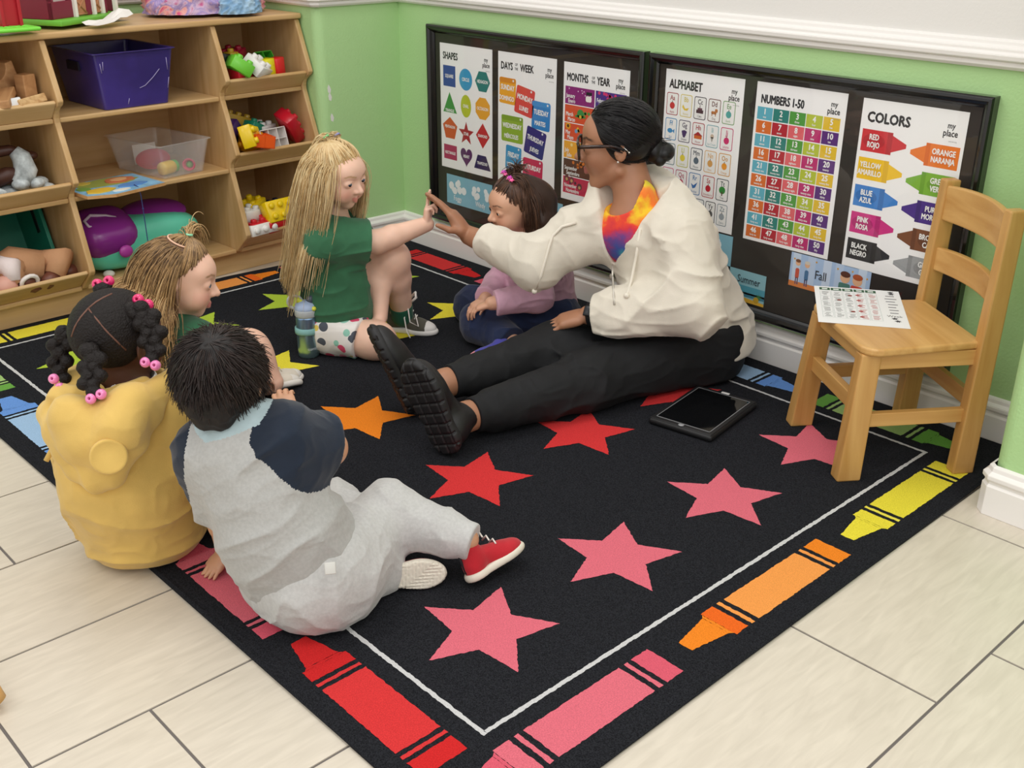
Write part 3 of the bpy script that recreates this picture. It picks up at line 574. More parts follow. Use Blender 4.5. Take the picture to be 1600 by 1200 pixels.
# ---------------------------------------------------------------- framed poster boards
GLY = {}
def need(chars):
    chars = [c for c in set(chars) if c not in GLY and c != ' ']
    tmp = []
    for c in chars:
        for t in (c, c + 'l'):
            cu = bpy.data.curves.new('t', 'FONT'); cu.body = t; cu.size = 1.0; cu.resolution_u = 2; cu.fill_mode = 'FRONT' if hasattr(cu, 'fill_mode') else cu.fill_mode
            o = bpy.data.objects.new('t', cu); COL.objects.link(o); tmp.append((c, t, o))
    cu = bpy.data.curves.new('t', 'FONT'); cu.body = 'l'; o0 = bpy.data.objects.new('t', cu); COL.objects.link(o0)
    bpy.context.view_layer.update(); dg = bpy.context.evaluated_depsgraph_get()
    def geo(o):
        me = o.evaluated_get(dg).to_mesh(); r = ([(v.co.x, v.co.y) for v in me.vertices], [list(p.vertices) for p in me.polygons]); o.evaluated_get(dg).to_mesh_clear(); return r
    lx = max(v[0] for v in geo(o0)[0]); w = {}
    for c, t, o in tmp:
        g = geo(o)
        if t == c: GLY[c] = [g[0], g[1], 0]
        else: w[c] = max(v[0] for v in g[0]) - lx
    for c in chars: GLY[c][2] = w[c]
    for o in [x[2] for x in tmp] + [o0]:
        d = o.data; bpy.data.objects.remove(o); bpy.data.curves.remove(d)
class Sheet:
    """a flat printed sheet: coordinates u to the right and v downward from the top left corner, in sheet widths"""
    def __init__(s, W, H, paper='#f6f6f6', thick=0.0006, M=None):
        s.W = W; s.H = H; s.mb = MB(); s.layer = 0; s.q = []
        s.mb.box((0, 0, -H), (W, thick, 0), mat(paper, 0.6, 'printed_paper'))
    def poly(s, P, col, lift=1):
        y = -0.00012 * lift; W = s.W
        bm = bmesh.new(); vv = [bm.verts.new((p[0] * W, y, -p[1] * W)) for p in P]; f = bm.faces.new(vv); f.normal_update()
        if f.normal.y > 0: bmesh.ops.reverse_faces(bm, faces=[f])
        bmesh.ops.triangulate(bm, faces=list(bm.faces)); s.mb.bm(bm, mat(col, 0.6, 'print_' + col.strip('#')), None, False); return s
    def rect(s, u0, v0, u1, v1, col, lift=1, rot=0.0, r=0.0):
        cu, cv = (u0 + u1) / 2, (v0 + v1) / 2; P = []
        if r:
            for qx, qy, a0 in ((1, 1, 0), (-1, 1, 90), (-1, -1, 180), (1, -1, 270)):
                for k in range(4): a = math.radians(a0 + 30 * k); P.append((qx * ((u1 - u0) / 2 - r) + r * math.cos(a), qy * ((v1 - v0) / 2 - r) + r * math.sin(a)))
        else: P = [((u0 - cu), (v0 - cv)), ((u1 - cu), (v0 - cv)), ((u1 - cu), (v1 - cv)), ((u0 - cu), (v1 - cv))]
        c, d = math.cos(rot), math.sin(rot); return s.poly([(cu + x * c - y * d, cv + x * d + y * c) for x, y in P], col, lift)
    def frame(s, u0, v0, u1, v1, t, col, lift=1):
        s.rect(u0, v0, u1, v0 + t, col, lift); s.rect(u0, v1 - t, u1, v1, col, lift); s.rect(u0, v0, u0 + t, v1, col, lift); return s.rect(u1 - t, v0, u1, v1, col, lift)
    def reg(s, cu, cv, r, n, col, a0=-90, ry=None, lift=1, star=0):
        ry = ry or r; P = []
        m = n * 2 if star else n
        for k in range(m):
            a = math.radians(a0 + 360 * k / m); q = star if (star and k % 2) else 1; P.append((cu + r * q * math.cos(a), cv + ry * q * math.sin(a)))
        return s.poly(P, col, lift)
    def text(s, t, u, v, size, col, lift=2, align='l', rot=0.0, sx=0.82, bold=0.0):
        """baseline at (u, v); size = cap height"""
        s.q.append((t, u, v, size, col, lift, align, rot, sx, bold)); return s
    def flush(s):
        for t, u, v, size, col, lift, align, rot, sx, bold in s.q:
            k = size / 0.70; wd = sum((GLY[c][2] if c != ' ' else 0.26) for c in t) * k * sx
            x = {'l': 0, 'c': -wd / 2, 'r': -wd}[align]; c_, d_ = math.cos(rot), math.sin(rot); m = mat(col, 0.6, 'print_' + col.strip('#')); W = s.W
            for ch in t:
                if ch != ' ':
                    g = GLY[ch]; yo = 0.0
                    for dx, dy in (((0, 0),) if not bold else ((-bold, 0), (bold, 0), (0, -bold), (0, bold))):
                        yo += 4e-5
                        vs = []
                        for a, b in g[0]:
                            px, py = x + a * k * sx + dx * size, -b * k + dy * size
                            vs.append(((u + px * c_ - py * d_) * W, -0.00012 * lift - yo, -(v + px * d_ + py * c_) * W))
                        s.mb.add(vs, g[1], m, False); lift += 0.0
                x += (GLY[ch][2] if ch != ' ' else 0.26) * k * sx
        return s
    def build(s, name, parent, loc, label=None, rot=(0, 0, 0)):
        s.flush(); o = s.mb.build(name, parent=parent); o.location = loc; o.rotation_euler = rot
        if label: o['label'] = label
        return o
INK = '#26262a'
def logo(S, u=0.885, v=0.155):
    S.text('my', u, v, 0.05, INK, align='c', bold=0.03).text('place', u, v + 0.068, 0.056, INK, align='c', bold=0.03); S.text('early learning', u + 0.03, v + 0.115, 0.012, '#8a8a8a', align='c')
W_ = '#f4f4f2'
def title(S, t, u=0.06, v=0.19, size=0.085): S.text(t, u, v, size, INK, bold=0.045, sx=0.72)
def caption(S, t, u, v, size=0.042, col=W_, rot=0.0, bold=0.04, sx=0.72): S.text(t, u, v, size, col, align='c', rot=rot, bold=bold, sx=sx, lift=4)
need('ABCDEFGHIJKLMNOPQRSTUVWXYZabcdefghijklmnopqrstuvwxyz0123456789-É,.*')
PW, PH = 0.288, 0.456
def poster_shapes():
    S = Sheet(PW, PH); title(S, 'SHAPES'); logo(S)
    C = (0.18, 0.50, 0.82); R = (0.40, 0.74, 1.07, 1.38)
    S.rect(0.06, 0.27, 0.30, 0.53, '#2e4c97'); caption(S, 'SQUARE', C[0], R[0] + 0.02)
    S.reg(C[1], R[0] + 0.01, 0.125, 28, '#3b9ccb', ry=0.135); caption(S, 'CIRCLE', C[1], R[0] + 0.03)
    S.reg(C[2], R[0] + 0.0, 0.14, 6, '#2c7d78', 0); caption(S, 'HEXAGON', C[2], R[0] + 0.02, 0.04)
    S.poly([(0.18, 0.60), (0.32, 0.86), (0.05, 0.86)], '#3f9440'); caption(S, 'TRIANGLE', C[0], 0.85, 0.036)
    S.reg(C[1], R[1], 0.10, 28, '#b9c62e', ry=0.142); caption(S, 'OVAL', C[1], R[1] + 0.02)
    S.reg(C[2], R[1] - 0.01, 0.145, 8, '#e8a52c', 22.5); caption(S, 'OCTAGON', C[2], R[1] + 0.01, 0.04)
    S.reg(C[0], R[2], 0.152, 5, '#cf5b29'); caption(S, 'PENTAGON', C[0], R[2] - 0.01, 0.036)
    S.reg(C[1], R[2] + 0.02, 0.155, 5, '#a92a33', star=0.42); caption(S, 'STAR', C[1], R[2] + 0.04, 0.04)
    S.poly([(C[2], R[2] - 0.16), (C[2] + 0.13, R[2]), (C[2], R[2] + 0.16), (C[2] - 0.13, R[2])], '#c32a30'); caption(S, 'DIAMOND', C[2], R[2] + 0.02, 0.036)
    S.rect(0.05, R[3] - 0.10, 0.31, R[3] + 0.09, '#b02a5c'); caption(S, 'RECTANGLE', C[0], R[3] + 0.02, 0.036)
    P = []
    for k in range(36):
        a = 2 * math.pi * k / 36; P.append((C[1] + 0.0072 * 16 * math.sin(a) ** 3, R[3] - 0.0085 * (13 * math.cos(a) - 5 * math.cos(2 * a) - 2 * math.cos(3 * a) - math.cos(4 * a))))
    S.poly(P, '#5d2a63'); caption(S, 'HEART', C[1], R[3] + 0.02, 0.038)
    S.poly([(0.72, R[3] - 0.06), (0.88, R[3] - 0.06), (0.97, R[3] + 0.12), (0.65, R[3] + 0.12)], '#2f2059'); caption(S, 'TRAPEZOID', C[2] - 0.01, R[3] + 0.06, 0.036)
    return S
def poster_days():
    S = Sheet(PW, PH); S.text('DAYS', 0.05, 0.20, 0.085, INK, bold=0.045, sx=0.7).text('OF', 0.30, 0.145, 0.03, INK, bold=0.03).text('THE', 0.295, 0.195, 0.03, INK, bold=0.03, sx=.7).text('WEEK', 0.39, 0.20, 0.085, INK, bold=0.045, sx=0.7); logo(S)
    for t, u, v, w, h, c, c2, r, a, b in (('', .17, .455, .29, .31, '#eda72a', '#d98a24', 0.03, 'SUNDAY', 'DOMINGO'), ('', .47, .545, .32, .33, '#d94743', '#d94743', 0.16, 'MONDAY', 'LUNES'), ('', .755, .68, .31, .33, '#2f83c9', '#3f8fd0', 0.04, 'TUESDAY', 'MARTES'), ('', .255, .905, .385, .32, '#8fb132', '#7fa22c', 0.0, 'WEDNESDAY', 'MIÉRCOLES'), ('', .66, 1.01, .34, .33, '#352b78', '#352b78', 0.20, 'THURSDAY', 'JUEVES'), ('', .28, 1.26, .28, .30, '#3b97c9', '#3b97c9', 0.05, 'FRIDAY', 'VIERNES'), ('', .625, 1.36, .345, .29, '#cb2d57', '#cb2d57', 0.04, 'SATURDAY', 'SÁBADO')):
        S.rect(u - w / 2, v - h / 2, u + w / 2, v + h / 2, c, 1, r, 0.025); S.rect(u - w / 2, v - h / 2, u + w / 2, v - h / 2 + 0.06, c2, 2, r * 0.0, 0.02) if abs(r) < 0.05 else None
        S.reg(u + w / 2 - 0.045, v - h / 2 + 0.025 + r * 0.1, 0.014, 12, '#e9e9e9', lift=3)
        k = 0.8 * w / max(len(a), 6) / 0.6
        S.text(a, u + 0.0, v - 0.01, min(0.062, k), W_, 4, 'c', r, 0.68, 0.045); S.text(b.replace('Á', 'A'), u - 0.015, v + 0.115, min(0.055, k * .9), W_, 4, 'c', r, 0.68, 0.045)
    return S
def poster_months():
    S = Sheet(PW, PH); S.text('MONTHS', 0.05, 0.20, 0.085, INK, bold=0.045, sx=0.66).text('OF', 0.44, 0.15, 0.03, INK, bold=0.03).text('THE', 0.435, 0.195, 0.03, INK, bold=0.03, sx=.7).text('YEAR', 0.52, 0.20, 0.085, INK, bold=0.045, sx=0.66); logo(S, 0.87, 0.14)
    cols = [('#8a1d74', '#4a2c86'), ('#d9532b', '#4a9a4e'), ('#d9542e', '#e6b02e'), ('#eda72d', '#3a8fc0'), ('#5e372a', '#d7742a'), ('#c62f51', '#3a7fb0')]
    nm = [('January', 'Enero', 'February', 'Febrero'), ('March', 'Marzo', 'April', 'Abril'), ('May', 'Mayo', 'June', 'Junio'), ('July', 'Julio', 'August', 'Agosto'), ('September', 'Septiembre', 'October', 'Octubre'), ('November', 'Noviembre', 'December', 'Diciembre')]
    rr = random.Random(2)
    for i in range(6):
        v = 0.265 + 0.208 * i
        for j in range(2):
            u0 = 0.03 + 0.475 * j; S.rect(u0, v, u0 + 0.46, v + 0.198, cols[i][j])
            for k in range(9 if (i, j) in ((0, 0), (0, 1), (4, 0)) else 3):
                cc = {0: '#e9d6ea', 1: '#4f9a4a', 2: '#f1b92e', 3: '#f3d88a', 4: '#d7742a', 5: '#5a2a3c'}[i] if (i, j) != (0, 1) else '#d8336f'
                S.reg(u0 + 0.04 + rr.random() * 0.38, v + 0.02 + rr.random() * 0.06, 0.008 if i == 0 and j == 0 else 0.02, 8, cc, lift=2)
            S.text(nm[i][2 * j], u0 + 0.02, v + 0.125, 0.045, W_, 4, 'l', 0, 0.72, 0.03).text(nm[i][2 * j + 1], u0 + 0.05, v + 0.182, 0.045, W_, 4, 'l', 0, 0.72, 0.03)
    S.rect(0.36, 0.30, 0.45, 0.335, '#1c1c22', 3); S.rect(0.355, 0.345, 0.445, 0.41, '#f2efe9', 3, 0, 0.02)
    S.reg(0.28, 0.56, 0.055, 12, '#3f8f45', lift=3); S.rect(0.2, 0.575, 0.36, 0.6, '#3f8f45', 3); S.reg(0.28, 0.59, 0.02, 8, '#e5b536', lift=4)
    S.reg(0.09, 0.715, 0.05, 12, '#e9a92a', lift=3, star=0.6); S.reg(0.09, 0.715, 0.02, 12, '#5a3a22', lift=4); S.reg(0.22, 0.76, 0.03, 8, '#6fa6c9', lift=3, star=0.6)
    for a, b, c in ((0.09, 1.33, '#6a3440'), (0.3, 1.40, '#5e2f3c'), (0.17, 1.34, '#7a3a48')): S.reg(a, b, 0.04, 12, c, lift=3); S.reg(a, b + 0.01, 0.02, 12, '#c9a06a', lift=4)
    return S
def poster_alphabet():
    S = Sheet(PW, PH); title(S, 'ALPHABET', 0.055, 0.185, 0.088); logo(S)
    words = 'Apple Banana Cake Dog Earth Fish Grapes House Ice,Cream Jellyfish Kite Lemon Mouse Nest Orange Pencil Queen Rocket Strawberry Tree Umbrella Van Wagon Xylophone Yarn Zebra'.split()
    lc = ['#a3263a', '#d9c763', '#3a2f3c', '#6b3c33', '#7aa66b', '#3a8abf', '#3d3350', '#a92f3c', '#7fb3bb', '#c8316f', '#5d7f88', '#c3c548', '#34404f', '#dcb06a', '#d49a34', '#cf5d84', '#b0385a', '#3f79b0', '#b3282f', '#2f3a42', '#8a5fa0', '#c98a3a', '#4d8a57', '#5a6670', '#3a3a3a', '#8a97a0']
    ic = ['#c8272f', '#e7c63a', '#4a3038', '#b9763f', '#4aa5a0', '#3d8fc4', '#4a3566', '#d0682a', '#a7a39a', '#cf2f6d', '#5a8f6c', '#e6d342', '#5a6a78', '#d9a35a', '#ec9a22', '#d98aa8', '#c94a6a', '#3a6fb0', '#c01f30', '#2f8a3a', '#9a6ab0', '#d79a4a', '#5a9a66', '#7a8690', '#555555', '#9aa3aa']
    for i in range(26):
        if i < 20: r, c, n, w = i // 5, i % 5, 5, 0.155
        else: r, c, n, w = 4, i - 20, 6, 0.132
        pitch = 0.182 if n == 5 else 0.152; u = 0.03 + pitch * c; v = 0.235 + 0.263 * r; h = 0.23
        S.rect(u, v, u + w, v + h, lc[i], 1, 0, 0.02); S.rect(u + 0.008, v + 0.008, u + w - 0.008, v + h - 0.008, '#f1f1ef', 2, 0, 0.015)
        cx = u + w / 2; L = chr(65 + i); S.text(L + L.lower(), cx, v + 0.075, 0.05, lc[i], 3, 'c', 0, 0.8, 0.02)
        k = i % 7; iv = v + 0.132
        if L == 'B': S.poly([(cx - .04, iv - .03), (cx - .01, iv + .012), (cx + .04, iv + .0), (cx + .02, iv + .03), (cx - .02, iv + .03), (cx - .05, iv)], ic[i], 3)
        elif L == 'C': S.rect(cx - .045, iv, cx + .045, iv + .035, ic[i], 3).rect(cx - .03, iv - .02, cx + .03, iv, '#6a4450', 3).rect(cx - .004, iv - .05, cx + .004, iv - .02, '#5a3a48', 3)
        elif L == 'D': S.rect(cx - .035, iv - .01, cx + .03, iv + .02, ic[i], 3, 0, 0.01).rect(cx + .01, iv - .035, cx + .045, iv, ic[i], 4, 0, .01).rect(cx - .03, iv + .01, cx - .02, iv + .04, ic[i], 3).rect(cx + .015, iv + .01, cx + .025, iv + .04, ic[i], 3)
        elif L == 'H': S.rect(cx - .05, iv, cx + .05, iv + .035, ic[i], 3).poly([(cx - .06, iv), (cx, iv - .04), (cx + .06, iv)], '#a82a30', 4)
        elif L == 'F': S.reg(cx - .01, iv, .035, 14, ic[i], lift=3, ry=.025).poly([(cx + .02, iv), (cx + .05, iv - .025), (cx + .05, iv + .025)], ic[i], 3)
        elif L == 'T': S.reg(cx, iv - .015, .04, 14, ic[i], lift=3).rect(cx - .007, iv, cx + .007, iv + .045, '#5d4030', 4)
        elif L == 'G': [S.reg(cx + a, iv + b, .017, 10, ic[i], lift=3 + q) for q, (a, b) in enumerate(((-.018, -.01), (.018, -.01), (0, -.015), (-.01, .012), (.01, .012), (0, .03)))]
        elif L == 'I': S.reg(cx, iv - .02, .022, 10, '#c9b6a0', lift=3).poly([(cx - .02, iv - .01), (cx + .02, iv - .01), (cx, iv + .045)], ic[i], 3)
        elif L == 'K': S.reg(cx, iv, .035, 4, ic[i], lift=3, ry=.045)
        elif L == 'R': S.poly([(cx - .045, iv - .02), (cx - .01, iv), (cx + .04, iv - .04), (cx + .015, iv + .02), (cx - .02, iv + .035)], ic[i], 3)
        else: S.reg(cx, iv, .034, 12, ic[i], lift=3, ry=.036); S.rect(cx - .004, iv - .05, cx + .004, iv - .03, '#5a4a34', 3)
        S.text(words[i].replace(',', ' '), cx, v + 0.208, 0.024, lc[i], 3, 'c', 0, 0.75)
    return S
ONES = 'one two three four five six seven eight nine ten eleven twelve thirteen fourteen fifteen sixteen seventeen eighteen nineteen'.split()
TENS = ['', '', 'twenty', 'thirty', 'forty', 'fifty']
def poster_numbers():
    S = Sheet(PW, PH); S.text('NUMBERS 1-50', 0.06, 0.195, 0.08, INK, bold=0.05, sx=0.66); logo(S, 0.87, 0.135)
    A = ['#5fb0c4', '#2b8077', '#4f9a3d', '#b4c233', '#e2bd2f']; B = ['#d96f2a', '#b32030', '#e0646a', '#bb246c', '#582778']
    for i in range(50):
        r, c = divmod(i, 5); u = 0.03 + 0.186 * c; v = 0.235 + 0.1325 * r; S.rect(u, v, u + 0.178, v + 0.122, (A if r % 2 == 0 else B)[c])
        n = i + 1; wd = ONES[n - 1] if n < 20 else (TENS[n // 10] + (' ' + ONES[n % 10 - 1] if n % 10 else ''))
        S.text(str(n), u + 0.089, v + 0.068, 0.054, W_, 3, 'c', 0, 0.9, 0.05).text(wd, u + 0.089, v + 0.104, 0.021, W_, 3, 'c', 0, 0.8, 0.03)
    return S
def poster_colors():
    S = Sheet(PW, PH); S.text('COLORS', 0.06, 0.20, 0.088, INK, bold=0.06, sx=0.86); logo(S, 0.86, 0.155)
    Lc = [('#cf2b35', '#b8242f', 'RED', 'ROJO'), ('#f2c51e', '#e3b418', 'YELLOW', 'AMARILLO'), ('#3b82cf', '#2f70b8', 'BLUE', 'AZUL'), ('#cf2f83', '#b42270', 'PINK', 'ROSA'), ('#2a2a2e', '#17171a', 'BLACK', 'NEGRO')]
    Rc = [('#ea7a24', '#dd6a1c', 'ORANGE', 'NARANJA'), ('#79b236', '#68a02b', 'GREEN', 'VERDE'), ('#4a2d87', '#3d2472', 'PURPLE', 'MORADO'), ('#7a4a2c', '#683c22', 'BROWN', 'CAFE'), ('#9a9c9e', '#868889', 'GRAY', 'GRIS')]
    for i in range(5):
        v = 0.27 + 0.257 * i; c, d, a, b = Lc[i]; S.rect(0.03, v, 0.335, v + 0.20, c); S.rect(0.285, v, 0.335, v + 0.20, d, 2); S.poly([(0.335, v + 0.025), (0.475, v + 0.085), (0.475, v + 0.12), (0.335, v + 0.175)], c, 2)
        S.reg(0.155, v + 0.10, 0.11, 20, d, lift=3, ry=0.065); S.text(a, 0.155, v + 0.088, 0.05, W_, 5, 'c', 0, 0.74, 0.045).text(b, 0.155, v + 0.158, 0.05, W_, 5, 'c', 0, 0.7, 0.045)
        c, d, a, b = Rc[i]; v += 0.035; S.rect(0.66, v, 0.97, v + 0.20, c); S.rect(0.66, v, 0.70, v + 0.20, d, 2); S.poly([(0.66, v + 0.025), (0.52, v + 0.085), (0.52, v + 0.12), (0.66, v + 0.175)], c, 2)
        S.reg(0.83, v + 0.10, 0.11, 20, d, lift=3, ry=0.065); S.text(a, 0.83, v + 0.088, 0.05, W_, 5, 'c', 0, 0.74, 0.045).text(b, 0.83, v + 0.158, 0.05, W_, 5, 'c', 0, 0.7, 0.045)
    return S
BLACKF = mat('#0c0c0e', 0.22, 'black_gloss_frame', coat=0.4)
BACK = mat('#2a2420', 0.55, 'dark_backing_board', var=0.15, vscale=6)
GLASS = glass_mat('frame_glass', '#ffffff', 0.02, 0.0, 1.5)
def board(x0, x1, z0, z1, label):
    t = empty('framed_poster_board', label, 'poster frame', (x0, YW, z0), group='framed poster boards along the green wall')
    W, H = x1 - x0, z1 - z0; F = 0.030
    for nm_, a, b in (('frame', None, None),):
        w = MB()
        prof = [(0, 0.0), (0, -0.028), (0.004, -0.033), (0.012, -0.034), (0.020, -0.028), (0.024, -0.020), (F, -0.014), (F, 0.0)]
        n = len(prof); vs = []
        for cx, cz, sx, sz in ((0, 0, 1, 1), (W, 0, -1, 1), (W, H, -1, -1), (0, H, 1, -1)):
            for o, y in prof: vs.append((cx + sx * o, y, cz + sz * o))
        fs = []
        for k in range(4):
            l = (k + 1) % 4
            for i in range(n - 1): fs.append((k * n + i, l * n + i, l * n + i + 1, k * n + i + 1))
        w.add(vs, fs, BLACKF, False); w.build('frame', parent=t, bevel=0.0008)
    w = MB(); w.box((F - 0.004, -0.009, F - 0.004), (W - F + 0.004, -0.004, H - F + 0.004), BACK); w.build('backing_board', parent=t)
    w = MB(); w.add([(F - 0.003, -0.0145, F - 0.003), (W - F + 0.003, -0.0145, F - 0.003), (W - F + 0.003, -0.0145, H - F + 0.003), (F - 0.003, -0.0145, H - F + 0.003)], [(0, 1, 2, 3)], GLASS); w.build('glass_pane', parent=t)
    return t
f1 = board(0.073, 1.125, 0.138, 0.868, 'black framed board left of the teacher with shapes, days and months posters')
f2 = board(1.145, 2.215, 0.138, 0.868, 'black framed board behind the chair with alphabet, numbers and colors posters')
def place(S, name, t, x, z, label): S.build(name, t, (x - t.location.x, -0.0106, z - t.location.z), label)
place(poster_shapes(), 'poster', f1, 0.129, 0.806, 'white SHAPES poster')
place(poster_days(), 'poster', f1, 0.448, 0.806, 'white DAYS OF THE WEEK poster')
place(poster_months(), 'poster', f1, 0.770, 0.803, 'white MONTHS OF THE YEAR poster')
place(poster_alphabet(), 'poster', f2, 1.201, 0.826, 'white ALPHABET poster')
place(poster_numbers(), 'poster', f2, 1.531, 0.826, 'white NUMBERS 1-50 poster')
place(poster_colors(), 'poster', f2, 1.865, 0.822, 'white COLORS poster')
def weather(words):
    S = Sheet(0.26, 0.112, '#86bcd0'); r = random.Random(len(words[0]))
    n = len(words)
    for i, wd in enumerate(words):
        cu = (i + .5) / n
        for k in range(9): S.reg(cu + r.uniform(-.3, .3) / n, 0.15 + r.uniform(-.06, .09), r.uniform(.035, .06), 12, '#eef3f4', lift=1 + k)
        S.text(wd, cu, 0.37, 0.075, '#f2f6f7', 12, 'c', 0.0, 0.72, 0.02)
    return S
place(weather(('Foggy', 'Windy')), 'weather_card', f1, 0.156, 0.325, 'pale blue weather card reading Foggy and Windy')
place(weather(('Cloudy', 'Rainy')), 'weather_card', f1, 0.52, 0.325, 'pale blue weather card behind the girl in pink')
place(weather(('Sunny', 'Snowy')), 'weather_card', f1, 0.82, 0.325, 'pale blue weather card below the months poster')
S = Sheet(0.255, 0.10, '#a9c4e6'); S.rect(0, 0.33, 1, 0.392, '#d9813f')
for u, c in ((.08, '#c9dbef'), (.27, '#bcd0ea'), (.47, '#cddcf0'), (.62, '#bcd0ea'), (.9, '#c9dbef')): S.rect(u - .05, 0, u + .05, .33, c, 1)
for u, c, h in ((.10, '#c9503a', '#7a4a2a'), (.22, '#3f6f9a', '#d8cfc0'), (.70, '#4f7f74', '#5a3020'), (.85, '#cf4a3a', '#b0542a')):
    big = u > .5; S.rect(u - (.07 if big else .025), .2 if big else .17, u + (.07 if big else .025), .34 if big else .29, c, 3, 0, .02); S.reg(u, .14 if big else .11, .06 if big else .033, 14, '#e6b58f', lift=4); S.reg(u, .10 if big else .085, .062 if big else .034, 14, h, lift=5, ry=.035 if big else .02)
    if not big: S.rect(u - .02, .28, u - .005, .36, '#5a4a6a', 3).rect(u + .005, .28, u + .02, .36, '#5a4a6a', 3)
for u, v in ((.05, .07), (.33, .05), (.6, .06), (.78, .05), (.96, .09)): S.reg(u, v, .012, 6, '#d9a03a', lift=3)
S.text('Fall', 0.40, 0.24, 0.10, '#2a2d38', 6, 'c', 0, 0.8, 0.01)
place(S, 'season_card', f2, 1.703, 0.367, 'season card reading Fall')
S = Sheet(0.20, 0.097, '#8fc0cc'); S.rect(0, .23, 1, .36, '#4f9fb4'); S.poly([(0, .37), (1, .44), (1, .485), (0, .485)], '#e6b43a', 2); S.rect(0, .33, 1, .40, '#3f8298', 1)
S.reg(.9, .36, .06, 9, '#3f7d46', lift=3, star=.4); S.reg(.86, .41, .05, 10, '#c9a02a', lift=4)
S.text('Summer', 0.70, 0.19, 0.115, '#22303a', 6, 'c', 0, 0.74, 0.01)
place(S, 'season_card', f2, 1.427, 0.272, 'season card reading Summer')
S = Sheet(0.20, 0.097, '#bcd6b0'); S.text('Spring', 0.5, 0.22, 0.12, '#22303a', 6, 'c', 0, 0.8, 0.01); place(S, 'season_card', f2, 1.20, 0.272, 'season card reading Spring')
place(weather(('Stormy', 'Hot')), 'weather_card', f2, 1.236, 0.365, 'pale blue weather card below the alphabet poster')

# ---------------------------------------------------------------- child's chair
MAPLE = wood_mat('#b98747', '#d3a665', 'maple_upright', 2, 1.0, 0.38); MAPLEX = wood_mat('#bd8b4a', '#d6aa69', 'maple_rail', 0, 1.0, 0.36)
MAPLEY = wood_mat('#bd8b4a', '#d3a665', 'maple_side_rail', 1, 1.0, 0.36)
def make_chair(label, loc, rz):
    t = empty('wooden_chair', label, 'chair', loc, rz)
    def post(name, b, tp, wb, wt, h):
        w = MB(); vs = []
        for (x, y), s, z in ((b, wb, 0.0), (tp, wt, h)):
            for qx, qy in ((-1, -1), (1, -1), (1, 1), (-1, 1)): vs.append((x + qx * s[0] / 2, y + qy * s[1] / 2, z))
        w.add(vs, [(3, 2, 1, 0), (4, 5, 6, 7), (0, 1, 5, 4), (1, 2, 6, 5), (2, 3, 7, 6), (3, 0, 4, 7)], MAPLE); return w.build(name, parent=t, bevel=0.004)
    for s in (-1, 1): post('front_leg', (s * 0.152, -0.145), (s * 0.135, -0.122), (0.042, 0.060), (0.036, 0.050), 0.322)
    for s in (-1, 1): post('back_post', (s * 0.152, 0.150), (s * 0.146, 0.168), (0.036, 0.054), (0.032, 0.040), 0.655)
    w = MB(); P = []
    for qx, qy in ((1, 1), (-1, 1), (-1, -1), (1, -1)):
        sx, sy, r = (0.172, 0.150, 0.045) if qy < 0 else (0.150, 0.150, 0.012)
        a0 = {(1, 1): 0, (-1, 1): 90, (-1, -1): 180, (1, -1): 270}[(qx, qy)]
        for k in range(6): a = math.radians(a0 + 18 * k); P.append((qx * (sx - r) + r * math.cos(a), qy * (sy - r) + r * math.sin(a)))
    w.prism(P, 0.322, 0.341, 2, MAPLEX); w.build('seat', parent=t, bevel=0.006, seg=3)
    for s in (-1, 1):
        w = MB(); w.box((s * 0.140 - 0.010, -0.12, 0.282), (s * 0.140 + 0.010, 0.145, 0.321), MAPLEY); w.build('side_apron', parent=t, bevel=0.002)
        w = MB(); w.box((s * 0.146 - 0.009, -0.13, 0.135), (s * 0.146 + 0.009, 0.145, 0.170), MAPLEY); w.build('side_stretcher', parent=t, bevel=0.002)
    w = MB(); w.box((-0.135, -0.142, 0.165), (0.135, -0.122, 0.205), MAPLEX); w.build('front_stretcher', parent=t, bevel=0.002)
    w = MB(); w.box((-0.135, 0.145, 0.165), (0.135, 0.163, 0.205), MAPLEX); w.build('back_stretcher', parent=t, bevel=0.002)
    w = MB(); w.box((-0.125, -0.135, 0.288), (0.125, -0.117, 0.321), MAPLEX); w.build('front_apron', parent=t, bevel=0.002)
    for z0, z1 in ((0.555, 0.642), (0.425, 0.485)):
        w = MB(); n = 12; vs = []; fs = []
        for i in range(n + 1):
            x = -0.134 + 0.268 * i / n; y = 0.160 + 0.022 * (1 - (x / 0.134) ** 2)
            for yy in (y - 0.008, y + 0.008):
                for z in (z0, z1 + (0.006 * (1 - (x / 0.134) ** 2) if z0 > 0.5 else 0.004 * (1 - (x / 0.134) ** 2))): vs.append((x, yy, z))
        for i in range(n):
            a, b = 4 * i, 4 * (i + 1); fs += [(a, b, b + 1, a + 1), (a + 2, a + 3, b + 3, b + 2), (a + 1, b + 1, b + 3, a + 3), (a, a + 2, b + 2, b)]
        fs += [(0, 1, 3, 2), (4 * n, 4 * n + 2, 4 * n + 3, 4 * n + 1)]
        w.add(vs, fs, MAPLEX, False); w.build('back_slat', parent=t, bevel=0.004)
    return t
CH = (2.176, -0.062); CRZ = math.radians(-35.5)
make_chair('small wooden chair with a two slat back standing on the rug by the framed boards', (CH[0], CH[1], RT), CRZ)
so = empty('wooden_stool', 'pale wooden stool foot poking in at the left photo edge on the bare tiles', 'stool', (1.452, -2.348, 0.0))
w = MB(); w.lathe([(0.0, 0.262), (0.135, 0.262), (0.142, 0.270), (0.142, 0.282), (0.135, 0.290), (0.0, 0.290)], 32, MAPLEX); w.build('seat', parent=so)
